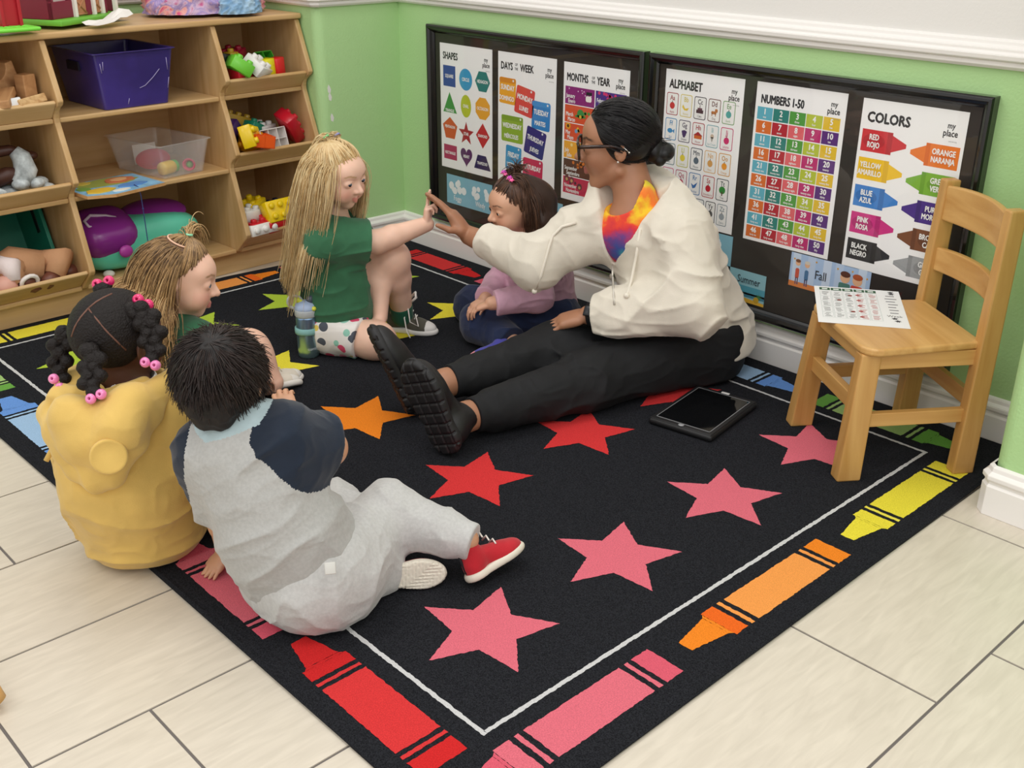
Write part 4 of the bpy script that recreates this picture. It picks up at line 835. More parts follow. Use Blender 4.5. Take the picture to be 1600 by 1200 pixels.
for k in range(4):
    a = math.radians(53 + 90 * k); w = MB(); w.tube([(0.10 * math.cos(a), 0.10 * math.sin(a), 0.265), (0.335 * math.cos(a), 0.335 * math.sin(a), 0.030), (0.345 * math.cos(a), 0.345 * math.sin(a), 0.016)], [0.018, 0.020, 0.014], 14, MAPLE); w.build('leg', parent=so)
# worksheet on the seat
S = Sheet(0.216, 0.279, '#eceeed', 0.0004)
rr = random.Random(8)
for i in range(5):
    u = 0.06 + 0.135 * i; S.rect(u, 0.04, u + 0.125, 0.135, '#2f5a3c'); S.rect(u + .03, .065, u + .095, .11, '#dfe8df', 2)
    for j in range(5):
        v = 0.17 + 0.19 * j; S.frame(u, v, u + 0.125, v + 0.18, 0.004, '#b9c4c0')
        for k in range(4): S.rect(u + 0.03 + rr.uniform(-.01, .01), v + 0.03 + 0.035 * k, u + 0.07 + rr.uniform(0, .04), v + 0.042 + 0.035 * k, '#6a6f6e' if i < 3 else '#b5443e', 2)
        if i == 3: S.reg(u + 0.035, v + 0.09, 0.034, 6, '#a93a34', lift=3, star=.6)
        if (i, j) in ((1, 1), (2, 0), (2, 3)): S.reg(u + 0.08, v + 0.12, 0.028, 8, '#8a3f34', lift=3)
for k in range(7): S.rect(0.80 + rr.uniform(0, .03), 0.20 + 0.10 * k, 0.90 + rr.uniform(0, .05), 0.225 + 0.10 * k, '#77777b', 2)
for v in (0.07, 0.13, 1.00, 1.08): S.reg(0.86 + rr.uniform(-.04, .06), v, 0.045, 7, '#3a3a3e', lift=2, star=.45)
S.text('Week', 0.78, 0.95, 0.06, '#4a4a4e', 2, 'l', 0.0, 0.8)
S.flush(); pap = S.mb.build('worksheet')
pap.matrix_world = Matrix(((0.82, 0, -0.57, 1.893), (0.57, 0, 0.82, 0.026), (0, -1, 0, RT + 0.3418), (0, 0, 0, 1)))
tag(pap, 'printed white worksheet with green headings lying on the seat of the small chair', 'paper')
# ---------------------------------------------------------------- tablet
RUB = mat('#121214', 0.55, 'black_rubber_case'); SCR = mat('#0a0b0d', 0.06, 'dark_screen', spec=0.7)
tbv = [Vector(p) for p in ((1.7070, -0.4027, 0.0300), (1.8801, -0.3584, 0.0300), (1.8429, -0.1042, 0.0300), (1.6453, -0.1225, 0.0300))]
tc_ = (tbv[0] + tbv[1] + tbv[2] + tbv[3]) / 4; ax = ((tbv[1] - tbv[0]) + (tbv[2] - tbv[3])).normalized(); ang = math.atan2(ax.y, ax.x)
tw = ((tbv[1] - tbv[0]).length + (tbv[2] - tbv[3]).length) / 2; tl = ((tbv[2] - tbv[1]).length + (tbv[3] - tbv[0]).length) / 2
tb = empty('tablet', 'black tablet in a chunky rubber case lying on the rug beside the teacher', 'tablet', (tc_.x, tc_.y, RT + 0.0005), ang)
w = MB(); w.rbox((-tw / 2, -tl / 2, 0), (tw / 2, tl / 2, 0.019), 0.008, RUB, seg=3)
w.rbox((-tw / 2 + 0.004, -tl / 2 + 0.004, 0.016), (tw / 2 - 0.004, tl / 2 - 0.004, 0.0205), 0.003, RUB); w.build('rubber_case', parent=tb)
w = MB(); w.box((-tw / 2 + 0.016, -tl / 2 + 0.020, 0.0195), (tw / 2 - 0.016, tl / 2 - 0.020, 0.0212), SCR); w.build('screen', parent=tb, bevel=0.0006)
w = MB()
for a, b in (((-tw / 2 + .0145, -tl / 2 + .0185), (tw / 2 - .0145, -tl / 2 + .020)), ((-tw / 2 + .0145, tl / 2 - .020), (tw / 2 - .0145, tl / 2 - .0185)), ((-tw / 2 + .0145, -tl / 2 + .0185), (-tw / 2 + .016, tl / 2 - .0185)), ((tw / 2 - .016, -tl / 2 + .0185), (tw / 2 - .0145, tl / 2 - .0185))): w.box((a[0], a[1], 0.0195), (b[0], b[1], 0.0216), mat('#8f9092', 0.3, 'bright_bezel'))
w.build('bezel', parent=tb)
w = MB(); w.lathe([(0.0, 0.0205), (0.008, 0.0205), (0.008, 0.0222), (0.0, 0.0222)], 16, mat('#9a9b9d', 0.3), TR((0, -tl / 2 + 0.011, 0))); w.build('home_button', parent=tb)
w = MB(); w.rbox((-0.012, tl / 2 - 0.015, 0.0205), (0.012, tl / 2 - 0.006, 0.024), 0.002, mat('#d7d7d5', 0.3)); w.build('camera_shield', parent=tb)
# ---------------------------------------------------------------- water bottle
def bottle_metal():
    m = bpy.data.materials.new('blue_green_metal'); m.use_nodes = True; nt = m.node_tree; b = nt.nodes['Principled BSDF']; b.inputs['Metallic'].default_value = 0.85; b.inputs['Roughness'].default_value = 0.28
    tc = nt.nodes.new('ShaderNodeTexCoord'); sp = nt.nodes.new('ShaderNodeSeparateXYZ'); nt.links.new(tc.outputs['Object'], sp.inputs[0]); r = nt.nodes.new('ShaderNodeValToRGB'); mr = nt.nodes.new('ShaderNodeMapRange'); mr.inputs[1].default_value = 0.0; mr.inputs[2].default_value = 0.15
    nt.links.new(sp.outputs[2], mr.inputs[0]); nt.links.new(mr.outputs[0], r.inputs[0]); r.color_ramp.elements[0].color = lin('#9cc0c4'); r.color_ramp.elements[1].color = lin('#7f9cc4'); nt.links.new(r.outputs[0], b.inputs['Base Color']); return m
wb = empty('water_bottle', 'blue metal water bottle with a grey lid and carry loop standing on the rug', 'bottle', (0.690, -0.798, RT + 0.0005), math.radians(0))
w = MB(); w.lathe([(0.0, 0), (0.029, 0), (0.0315, 0.004), (0.0325, 0.02), (0.0325, 0.125), (0.031, 0.132), (0.0, 0.132)], 32, bottle_metal()); w.build('bottle_body', parent=wb)
w = MB(); w.lathe([(0.033, 0.076), (0.037, 0.077), (0.0375, 0.083), (0.037, 0.094), (0.033, 0.096)], 32, mat('#7fb0ae', 0.6), cap=False); w.build('grip_band', parent=wb)
w = MB(); w.lathe([(0.0, 0.130), (0.032, 0.130), (0.0345, 0.134), (0.0345, 0.150), (0.033, 0.154), (0.0, 0.154)], 32, mat('#b9bfc4', 0.45)); w.build('lid_collar', parent=wb)
w = MB(); bm = bmesh.new(); bmesh.ops.create_uvsphere(bm, u_segments=24, v_segments=12, radius=1)
for v in bm.verts: v.co = Vector((v.co.x * 0.034, v.co.y * 0.034, max(v.co.z, -0.2) * 0.024))
w.bm(bm, mat('#a9bcdc', 0.45), TR((0, 0, 0.155))); w.build('lid_dome', parent=wb)
vr = Vector((RIGHT.x, RIGHT.y, 0)).normalized(); vf = Vector((FWD.x, FWD.y, 0)).normalized()
w = MB(); w.tube([tuple(-vr * (0.031 + 0.021 * math.cos(a)) + Vector((0, 0, 0.172 + 0.02 * math.sin(a))) + vf * 0.0) for a in [2 * math.pi * i / 20 for i in range(20)]], 0.005, 8, mat('#b3b9b8', 0.5), closed=True); w.build('carry_loop', parent=wb)
w = MB(); p0 = -vr * 0.008 + Vector((0, 0, 0.168)); w.tube([p0 + vr * 0.008, p0 - vr * 0.0, p0 - vr * 0.016 + Vector((0, 0, 0.016))], [0.004, 0.009, 0.010], 8, mat('#d5dc35', 0.4)); w.build('flip_tab', parent=wb)
w = MB(); p0 = vr * 0.014 + Vector((0, 0, 0.166)); w.tube([p0, p0 + Vector((0, 0, 0.018)), p0 + vr * 0.008 + Vector((0, 0, 0.026))], [0.012, 0.011, 0.004], 12, mat('#4f5866', 0.35)); w.build('spout', parent=wb)
w = MB(); w.sphere(vr * 0.027 - vf * 0.018 + Vector((0, 0, 0.158)), (0.008, 0.008, 0.007), mat('#dfe04a', 0.4)); w.build('push_button', parent=wb)
# maker's lettering up the side of the body, printed round the metal
LT = MB(); t_ = 'contigo'; k = 0.010 / 0.7; wd = sum(GLY[c][2] for c in t_) * k; x = 0.0; base = math.atan2(-vf.y, -vf.x)
for ch in t_:
    g = GLY[ch]; vs = []
    for a_, b_ in g[0]:
        ang_ = base + 0.10 + (x + a_ * k) / 0.0327; vs.append((0.03275 * math.cos(ang_), 0.03275 * math.sin(ang_), 0.028 + b_ * k))
    LT.add(vs, g[1], mat('#d9e3ea', 0.4)); x += GLY[ch][2] * k
LT.build('lettering', parent=wb)

# ---------------------------------------------------------------- smooth implicit surfaces for people and clothes
def A3(p): return np.array(p, dtype=np.float64)
def unit(v): v = A3(v); return v / max(1e-12, np.linalg.norm(v))
def hash3(i, j, k, s): 
    h = (i.astype(np.int64) * 374761393 + j.astype(np.int64) * 668265263 + k.astype(np.int64) * 2147483647 + s * 1274126177) & 0x7fffffff
    h = ((h ^ (h >> 13)) * 1274126177) & 0x7fffffff; h = h ^ (h >> 16)
    return (h & 0xffff) / 65535.0
def noise3(P, s=0):
    I = np.floor(P).astype(np.int64); Fr = P - I; U = Fr * Fr * (3 - 2 * Fr); r = 0
    for a in (0, 1):
        for b in (0, 1):
            for c in (0, 1):
                w = (U[:, 0] if a else 1 - U[:, 0]) * (U[:, 1] if b else 1 - U[:, 1]) * (U[:, 2] if c else 1 - U[:, 2])
                r = r + w * hash3(I[:, 0] + a, I[:, 1] + b, I[:, 2] + c, s)
    return r * 2 - 1
class SDF:
    def __init__(s): s.prims = []
    def _add(s, fn, c, R, op, k): s.prims.append((fn, A3(c), R, op, k)); return s
    def cap(s, a, b, ra, rb=None, k=0.02, op='u', sq=None):
        """round cone from a to b; sq=(axis, factor) flattens it along a world axis"""
        a, b = A3(a), A3(b); rb = ra if rb is None else rb; ab = b - a; L2 = max(1e-12, ab @ ab)
        n = unit(sq[0]) if sq is not None else None
        def fn(P):
            v = P - a; t = np.clip(v @ ab / L2, 0, 1); w = v - t[:, None] * ab
            if n is not None:
                q = w @ n; w = w + (q * (1 / sq[1] - 1))[:, None] * n
                d = np.linalg.norm(w, axis=1) - (ra + (rb - ra) * t); return d * min(1, sq[1]) if sq[1] < 1 else d
            return np.linalg.norm(w, axis=1) - (ra + (rb - ra) * t)
        return s._add(fn, (a + b) / 2, np.sqrt(L2) / 2 + max(ra, rb) * max(1, sq[1] if sq is not None else 1), op, k)
    def chain(s, pts, rs, k=0.02, op='u', sq=None):
        for i in range(len(pts) - 1): s.cap(pts[i], pts[i + 1], rs[i], rs[i + 1], k if i == 0 else min(k, 0.02 if rs[i] > 0.02 else rs[i] * .8), op, sq)
        return s
    def ell(s, c, r, F=None, k=0.02, op='u'):
        c = A3(c); r = A3(r); Rm = np.eye(3) if F is None else np.array(F, float)
        def fn(P):
            q = (P - c) @ Rm; k0 = np.linalg.norm(q / r, axis=1); k1 = np.linalg.norm(q / (r * r), axis=1)
            return np.where(k0 < 1e-6, -r.min(), k0 * (k0 - 1) / np.maximum(k1, 1e-9))
        return s._add(fn, c, r.max(), op, k)
    def box(s, c, h, rad, F=None, k=0.01, op='u'):
        c = A3(c); h = A3(h) - rad; Rm = np.eye(3) if F is None else np.array(F, float)
        def fn(P):
            q = np.abs((P - c) @ Rm) - h; return np.linalg.norm(np.maximum(q, 0), axis=1) + np.minimum(q.max(axis=1), 0) - rad
        return s._add(fn, c, np.linalg.norm(h) + rad, op, k)
    def half(s, p, n, op='s', k=0.004):
        """cuts away everything on the side n points to"""
        p = A3(p); n = unit(n)
        return s._add(lambda P: -((P - p) @ n), p, 1e3, op, k)
    def disp(s, fn, c=(0, 0, 0), R=1e3): return s._add(fn, c, R, 'd', 0)
    def folds(s, amp, freq, seed=0, c=None, R=1e3, Rm=None):
        f_ = A3(freq); Rm_ = np.eye(3) if Rm is None else np.array(Rm, float)
        def fn(P):
            Q = P @ Rm_ * f_; Q = Q + 0.45 * np.stack([noise3(Q * 0.7 + 9, seed + 5), noise3(Q * 0.7 + 31, seed + 6), noise3(Q * .7 + 51, seed + 7)], 1)
            r = 1 - np.abs(noise3(Q, seed)) * 1.6; r2 = 1 - np.abs(noise3(Q * 1.9 + 7, seed + 3)) * 1.6
            return -amp * (np.clip(r, -1, 1) ** 3 * 0.75 + 0.18 * np.clip(r2, -1, 1) ** 3)
        return s._add(fn, c if c is not None else (0, 0, 0), R, 'd', 0)
    def eval(s, P):
        d = np.full(len(P), 1.0)
        for fn, c, R, op, k in s.prims:
            if R < 100:
                m = np.einsum('ij,ij->i', P - c, P - c) < (R + 0.05 + k) ** 2
                if not m.any(): continue
                if m.all(): m = slice(None)
            else: m = slice(None)
            e = fn(P[m]); a = d[m]
            if op == 'u':
                if k > 0: h = np.maximum(k - np.abs(a - e), 0) / k; d[m] = np.minimum(a, e) - h * h * k * 0.25
                else: d[m] = np.minimum(a, e)
            elif op == 's':
                e = -e
                if k > 0: h = np.maximum(k - np.abs(a - e), 0) / k; d[m] = np.maximum(a, e) + h * h * k * 0.25
                else: d[m] = np.maximum(a, e)
            elif op == 'i':
                if k > 0: h = np.maximum(k - np.abs(a - e), 0) / k; d[m] = np.maximum(a, e) + h * h * k * 0.25
                else: d[m] = np.maximum(a, e)
            elif op == 'd': d[m] = a + e
        return d
    def bounds(s):
        lo = np.full(3, 1e9); hi = -lo
        for fn, c, R, op, k in s.prims:
            if op == 'u' and R < 100: lo = np.minimum(lo, c - R - 0.015); hi = np.maximum(hi, c + R + 0.015)
        return lo, hi
    def mesh(s, h=0.003, smooth=1):
        lo, hi = s.bounds(); M = 6; H = h * M
        n = np.ceil((hi - lo) / H).astype(int) + 1
        g = np.stack(np.meshgrid(*[np.arange(k) for k in n], indexing='ij'), -1).reshape(-1, 3)
        keep = []
        for i in range(0, len(g), 400000):
            q = g[i:i + 400000]; d = s.eval(lo + (q + 0.5) * H); keep.append(q[np.abs(d) < H * 1.05 + 0.006])
        g = np.concatenate(keep)
        off = np.stack(np.meshgrid(*[np.arange(M)] * 3, indexing='ij'), -1).reshape(-1, 3)
        cells = (g[:, None, :] * M + off[None]).reshape(-1, 3)
        N = n * M + 2; key = lambda c: (c[..., 0] * N[1] + c[..., 1]) * N[2] + c[..., 2]
        ck = key(cells); o = np.argsort(ck); ck = ck[o]; cells = cells[o]
        c8 = np.array([(a, b, c) for a in (0, 1) for b in (0, 1) for c in (0, 1)])
        allk = np.unique(np.concatenate([key(cells + q) for q in c8]))
        P = np.stack([allk // (N[1] * N[2]), (allk // N[2]) % N[1], allk % N[2]], 1) * h + lo
        D = np.concatenate([s.eval(P[i:i + 300000]) for i in range(0, len(P), 300000)]); D[D == 0] = 1e-9
        val = np.stack([D[np.searchsorted(allk, key(cells + q))] for q in c8], 1)
        neg = (val < 0).sum(1); m = (neg > 0) & (neg < 8); cells = cells[m]; val = val[m]; ck = ck[m]
        acc = np.zeros((len(cells), 3)); cnt = np.zeros(len(cells))
        for a in range(8):
            for b in range(a + 1, 8):
                if np.abs(c8[a] - c8[b]).sum() != 1: continue
                va, vb = val[:, a], val[:, b]; x = (va < 0) != (vb < 0); t = np.where(x, va / np.where(x, va - vb, 1), 0)
                acc += np.where(x[:, None], c8[a] + t[:, None] * (c8[b] - c8[a]), 0); cnt += x
        V = (cells + acc / cnt[:, None]) * h + lo
        quads = []
        for ax in range(3):
            e = np.zeros(3, int); e[ax] = 1; u = np.zeros(3, int); u[(ax + 1) % 3] = 1; w = np.zeros(3, int); w[(ax + 2) % 3] = 1
            i0 = 0; i1 = [j for j in range(8) if (c8[j] == e).all()][0]
            x = (val[:, 0] < 0) != (val[:, i1] < 0); idx = np.where(x)[0]; C0 = cells[idx]; ok = np.ones(len(idx), bool); ids = []
            for q in (np.zeros(3, int), -u, -u - w, -w):
                kk = key(C0 + q); j = np.searchsorted(ck, kk); j = np.minimum(j, len(ck) - 1); ok &= ck[j] == kk; ids.append(j)
            Q = np.stack(ids, 1)[ok]; fl = val[idx[ok], 0] < 0
            Q[~fl] = Q[~fl][:, ::-1]; quads.append(Q)
        Q = np.concatenate(quads)
        for _ in range(smooth):
            S_ = np.zeros_like(V); n_ = np.zeros(len(V))
            for a, b in ((0, 1), (1, 2), (2, 3), (3, 0)):
                np.add.at(S_, Q[:, a], V[Q[:, b]]); np.add.at(S_, Q[:, b], V[Q[:, a]]); np.add.at(n_, Q[:, a], 1); np.add.at(n_, Q[:, b], 1)
            V = 0.5 * V + 0.5 * S_ / np.maximum(n_, 1)[:, None]
        return V, Q
def np_mesh(name, V, Q, m, parent=None, smooth=True, colors=None, fmat=None):
    me = bpy.data.meshes.new(name); nq = Q.shape[1]
    me.vertices.add(len(V)); me.vertices.foreach_set('co', np.asarray(V, np.float32).ravel())
    me.loops.add(Q.size); me.loops.foreach_set('vertex_index', Q.astype(np.int32).ravel())
    me.polygons.add(len(Q)); me.polygons.foreach_set('loop_start', (np.arange(len(Q)) * nq).astype(np.int32)); me.polygons.foreach_set('loop_total', np.full(len(Q), nq, np.int32))
    me.polygons.foreach_set('use_smooth', np.full(len(Q), smooth))
    for x in (m if isinstance(m, (list, tuple)) else [m]): me.materials.append(x)
    if fmat is not None: me.polygons.foreach_set('material_index', fmat.astype(np.int32))
    me.update(calc_edges=True); me.validate()
    if colors is not None:
        at = me.color_attributes.new('tint', 'FLOAT_COLOR', 'POINT'); at.data.foreach_set('color', np.concatenate([colors, np.ones((len(colors), 1))], 1).astype(np.float32).ravel())
    o = bpy.data.objects.new(name, me); link(o, parent)
    if parent is not None: o.matrix_parent_inverse = parent.matrix_basis.inverted()
    return o
def sdf_obj(name, S, m, parent, h=0.003, paint=None, fmat=None, smooth=1):
    V, Q = S.mesh(h, smooth); col = paint(V) if paint else None; fm = fmat(V[Q].mean(1)) if fmat else None
    return np_mesh(name, V, Q, m, parent, True, col, fm)
def skin_mat(name, rough=0.48):
    m = bpy.data.materials.new(name); m.use_nodes = True; nt = m.node_tree; b = nt.nodes['Principled BSDF']; b.inputs['Roughness'].default_value = rough
    a = nt.nodes.new('ShaderNodeAttribute'); a.attribute_name = 'tint'; nt.links.new(a.outputs['Color'], b.inputs['Base Color'])
    b.inputs['Subsurface Weight'].default_value = 0.12; b.inputs['Subsurface Radius'].default_value = (0.012, 0.005, 0.003); b.inputs['Subsurface Scale'].default_value = 0.5
    return m
SKIN = skin_mat('skin')
class Frame3:
    """head or foot frame: x right, y forward, z up, with a scale"""
    def __init__(s, o, fwd, up, sc=1.0):
        s.o = A3(o); s.y = unit(fwd); z = A3(up) - s.y * (A3(up) @ s.y); s.z = unit(z); s.x = np.cross(s.y, s.z); s.sc = sc; s.R = np.stack([s.x, s.y, s.z], 1)
    def w(s, p): return s.o + s.R @ (A3(p) * s.sc)
    def ws(s, P): return s.o + (np.asarray(P) * s.sc) @ s.R.T
    def l(s, P): return (np.asarray(P) - s.o) @ s.R / s.sc
def head_prims(S, F, child=True, ears=True, smile=0.0, eyes_open=0.028):
    u = F.sc; w = F.w; R = F.R; E = lambda c, r, k=.05, op='u', Rm=None: S.ell(w(c), A3(r) * u, R if Rm is None else R @ Rm, k * u, op)
    if child:
        E((0, -.07, .10), (.375, .44, .395)); E((0, .13, -.13), (.30, .265, .31), .10); S.cap(w((0, .245, -.385)), w((0, .24, -.38)), .085 * u, k=.10 * u)
        for s in (-1, 1): E((s * .165, .235, -.19), (.125, .125, .13), .10)
        E((0, .24, .13), (.27, .155, .17), .10)
    else:
        E((0, -.07, .13), (.335, .43, .365)); E((0, .13, -.12), (.265, .265, .34), .10); S.cap(w((-.05, .27, -.425)), w((.05, .27, -.425)), .075 * u, k=.09 * u)
        for s in (-1, 1):
            E((s * .15, .24, -.12), (.11, .11, .11), .10); S.cap(w((s * .25, -.02, -.27)), w((s * .07, .24, -.41)), .06 * u, .055 * u, k=.08 * u)
        E((0, .22, .16), (.24, .155, .19), .10)
    nb = 1.0 if child else 1.25
    S.cap(w((0, .355, .03)), w((0, .405 + .05 * nb, -.115)), .028 * u, .046 * u, k=.055 * u)
    for s in (-1, 1): S.ell(w((s * .052, .385 + .02 * nb, -.135)), A3((.036, .04, .032)) * u, R, .03 * u)
    for s in (-1, 1): E((s * .155, .425, .012), (.10, .065, .055), .07, 's')
    for s in (-1, 1):
        S.ell(w((s * .155, .318, .0)), A3((.088, .074, .068)) * u, R, .02 * u)
        if eyes_open: S.ell(w((s * .155, .40, -.004)), A3((.064, .060, eyes_open)) * u, R, .008 * u, 's')
    L = 0.085
    for s in (-1, 1):
        S.cap(w((0, .388, -.256)), w((s * L, .345, -.272 + smile)), .018 * u, .010 * u, k=.025 * u); S.cap(w((0, .380, -.302)), w((s * L * .9, .345, -.282 + smile)), .023 * u, .010 * u, k=.025 * u)
        S.cap(w((0, .43, -.279)), w((s * (L + .015), .37, -.277 + smile * 1.2)), .0055 * u, .004 * u, k=.012 * u, op='s')
    if ears:
        for s in (-1, 1):
            c, sn = math.cos(s * .35), math.sin(s * .35); Rm = np.array([[c, -sn, 0], [sn, c, 0], [0, 0, 1]])
            E((s * (.375 if child else .335), -.05, -.03), (.028, .078, .115), .025, 'u', Rm); E((s * (.40 if child else .36), -.04, -.02), (.018, .045, .075), .02, 's', Rm); E((s * (.365 if child else .325), -.015, -.05), (.03, .025, .03), .02)
    return S
def hand_prims(S, wrist, d, palm, L=0.10, side=1, curls=((10, 15, 10),) * 4, thumb=(0.7, 0.35, 0.2), spread=0.06, fk=0.5):
    """wrist: joint; d: direction of the fingers; palm: direction the palm faces; side=+1: thumb towards d x palm, L: wrist to the middle finger tip"""
    d = unit(d); p = A3(palm); p = unit(p - d * (p @ d)); t = np.cross(d, p) * side; w = A3(wrist); u = L
    R = np.stack([t, d, p], 1)
    S.ell(w + d * .26 * u - p * .0 * u, (.205 * u, .29 * u, .105 * u), R, .05 * u)
    S.box(w + d * .30 * u, (.205 * u, .20 * u, .075 * u), .07 * u, R, .05 * u)
    S.ell(w + d * .20 * u + t * .13 * u + p * .05 * u, (.10 * u, .18 * u, .085 * u), R, .05 * u)
    base = [(0.155, 0.47), (0.052, 0.50), (-0.052, 0.485), (-0.15, 0.45)]; Ls = [(.21, .135, .10), (.235, .15, .105), (.215, .14, .10), (.16, .105, .09)]; rr = [.052, .054, .050, .043]
    for i in range(4):
        a = w + d * base[i][1] * u + t * base[i][0] * u; ang = 0; dv = unit(d + t * spread * (1.5 - i)); rad = rr[i] * u
        S.cap(w + d * .25 * u + t * base[i][0] * .8 * u, a, .06 * u, .058 * u, k=.03 * u)
        for j in range(3):
            ang += math.radians(curls[i][j]); v = dv * math.cos(ang) + p * math.sin(ang); b = a + v * Ls[i][j] * u
            S.cap(a, b, rad * (1 - .09 * j), rad * (1 - .09 * (j + 1)), k=.012 * u if j else .022 * u); a = b
    # thumb leaves the side of the palm near its base
    a = w + d * .17 * u + t * .17 * u + p * .03 * u; v = unit(t * thumb[0] + d * (1 - thumb[0] * .55) + p * thumb[1]); b = a + v * .21 * u
    S.cap(w + d * .10 * u + t * .08 * u, a, .085 * u, .078 * u, k=.04 * u); S.cap(a, b, .068 * u, .056 * u, k=.03 * u)
    v2 = unit(v + d * .5 - t * thumb[2]); c = b + v2 * .15 * u; S.cap(b, c, .055 * u, .045 * u, k=.012 * u); S.cap(c, c + unit(v2 + p * .15) * .07 * u, .045 * u, .036 * u, k=.01 * u)
    return S
def snap(S, p, dirn=None, off=.004, start=.35):
    """slides a point along a direction until it rests on the surface"""
    p = A3(p); dirn = unit(p - A3(CAM)) if dirn is None else unit(dirn); T = np.arange(-start, start, .002); d = S.eval(p + T[:, None] * dirn); i = np.where(d < off)[0]
    return p + dirn * T[i[0]] if len(i) else p
def ss(x, a, b): t = np.clip((x - a) / (b - a), 0, 1); return t * t * (3 - 2 * t)
def face_paint(F, skin, lip, brow, browz=.115, blush=None, scalp=None, scalp_fn=None, brow_w=.016, smile=0.0):
    sk, lp, br = [np.array(lin(c)[:3]) for c in (skin, lip, brow)]; bl = np.array(lin(blush)[:3]) if blush else None
    def fn(V):
        P = F.l(V); n = len(P); c = np.repeat(sk[None], n, 0)
        v = 1 + 0.05 * noise3(V * 60, 3); c = c * v[:, None]
        near = (np.linalg.norm(P, axis=1) < 0.8)
        front = near & (P[:, 1] > 0.2)
        if bl is not None:
            wgt = np.exp(-(((np.abs(P[:, 0]) - .20) / .10) ** 2 + ((P[:, 2] + .16) / .10) ** 2)) * front * .55; c = c * (1 - wgt[:, None]) + bl * wgt[:, None]
        zc = -.279 + smile * np.clip(np.abs(P[:, 0]) / .09, 0, 1.2)
        q = np.sqrt((P[:, 0] / .092) ** 2 + ((P[:, 2] - zc) / .046) ** 2); wgt = (1 - ss(q, .8, 1.1)) * (front & (P[:, 1] > .30)); c = c * (1 - wgt[:, None]) + lp * wgt[:, None]
        for s in (-1, 1):
            x = P[:, 0] * s; zz = browz + .03 * np.clip((x - .06) / .12, 0, 1) - .035 * np.clip((x - .19) / .08, 0, 1)
            wgt = (1 - ss(np.abs(P[:, 2] - zz), brow_w * .6, brow_w * 1.6)) * ss(x, .055, .08) * (1 - ss(x, .235, .27)) * front * .85; c = c * (1 - wgt[:, None]) + br * wgt[:, None]
        if scalp_fn is not None:
            wgt = scalp_fn(P) * near; c = c * (1 - wgt[:, None]) + np.array(lin(scalp)[:3]) * wgt[:, None]
        return np.clip(c, 0, 1)
    return fn
def eyes(F, parent, iris='#4a6a84', look=(0, 1, 0), r=.068):
    """eyeball parts with iris and pupil rings"""
    for s in (-1, 1):
        w = MB(); c = F.w((s * .155, .318, .0)); lk = unit(F.R @ A3(look)); R = r * F.sc
        q = Vector(lk).to_track_quat('Z', 'Y').to_matrix().to_4x4(); M = Matrix.Translation(c) @ q
        seg = 20; prof = []
        WHITE = mat('#e6e0da', 0.15, 'eye_white'); IR = mat(iris, 0.12, 'iris'); PU = mat('#0b0808', 0.08, 'pupil')
        def zone(a0, a1, m):
            vs = []; fs = []; n = 6
            for i in range(n + 1):
                a = a0 + (a1 - a0) * i / n
                for k in range(seg): b = 2 * math.pi * k / seg; vs.append((R * math.sin(a) * math.cos(b), R * math.sin(a) * math.sin(b), R * math.cos(a)))
            for i in range(n):
                for k in range(seg): l = (k + 1) % seg; fs.append((i * seg + k, (i + 1) * seg + k, (i + 1) * seg + l, i * seg + l))
            w.add(vs, fs, m, True, M)
        zone(0.0, .32, PU); zone(.32, .72, IR); zone(.72, 1.75, WHITE)
        o = w.build('eyeball'); o.parent = parent; o.matrix_parent_inverse = parent.matrix_basis.inverted()
# ---- strands
def strands(name, roots, dirs, m, parent, steps=22, step=0.012, grav=0.25, coll=(), r=0.0011, r_end=0.0004, wave=0.0, wavef=40.0, seed=0, lens=None, stiff=0.0, attract=None, jitter=0.08, sides=3, curl_start=0.0):
    """many thin tapered hair strands as one mesh; coll = list of (center, radii, R) ellipsoids or (a, b, r) capsules to rest on"""
    rs = np.random.RandomState(seed); P = np.array(roots, float); D = np.array(dirs, float); D += rs.normal(0, jitter, D.shape); D /= np.linalg.norm(D, axis=1)[:, None]; n = len(P)
    L = np.ones(n) if lens is None else np.array(lens); path = [P.copy()]; D0 = D.copy(); ph = rs.rand(n) * 6.28; ax = rs.normal(0, 1, (n, 3))
    for i in range(steps):
        D = D + np.array([0, 0, -grav]) + stiff * D0
        if attract is not None: D = D + attract(P, i)
        if wave and i * step > curl_start: D = D + wave * np.sin(ph + wavef * i * step)[:, None] * ax
        D /= np.linalg.norm(D, axis=1)[:, None]; Pn = P + D * (step * L)[:, None]
        for c in coll:
            if c[0] == 'e':
                _, o, rad, Rm = c; q = (Pn - o) @ Rm / rad; k = np.linalg.norm(q, axis=1); ins = k < 1
                if ins.any(): Pn[ins] = o + (q[ins] / k[ins][:, None] * 1.002 * rad) @ Rm.T
            else:
                _, a, b, ra = c; ab = b - a; t = np.clip((Pn - a) @ ab / (ab @ ab), 0, 1); w = Pn - a - t[:, None] * ab; k = np.linalg.norm(w, axis=1); ins = k < ra
                if ins.any(): Pn[ins] = (a + t[ins][:, None] * ab) + w[ins] / np.maximum(k[ins], 1e-6)[:, None] * ra
        D = Pn - P; D /= np.maximum(np.linalg.norm(D, axis=1), 1e-9)[:, None]; P = Pn; path.append(P.copy())
    return tubes(name, np.stack(path, 1), m, parent, r, r_end, sides)
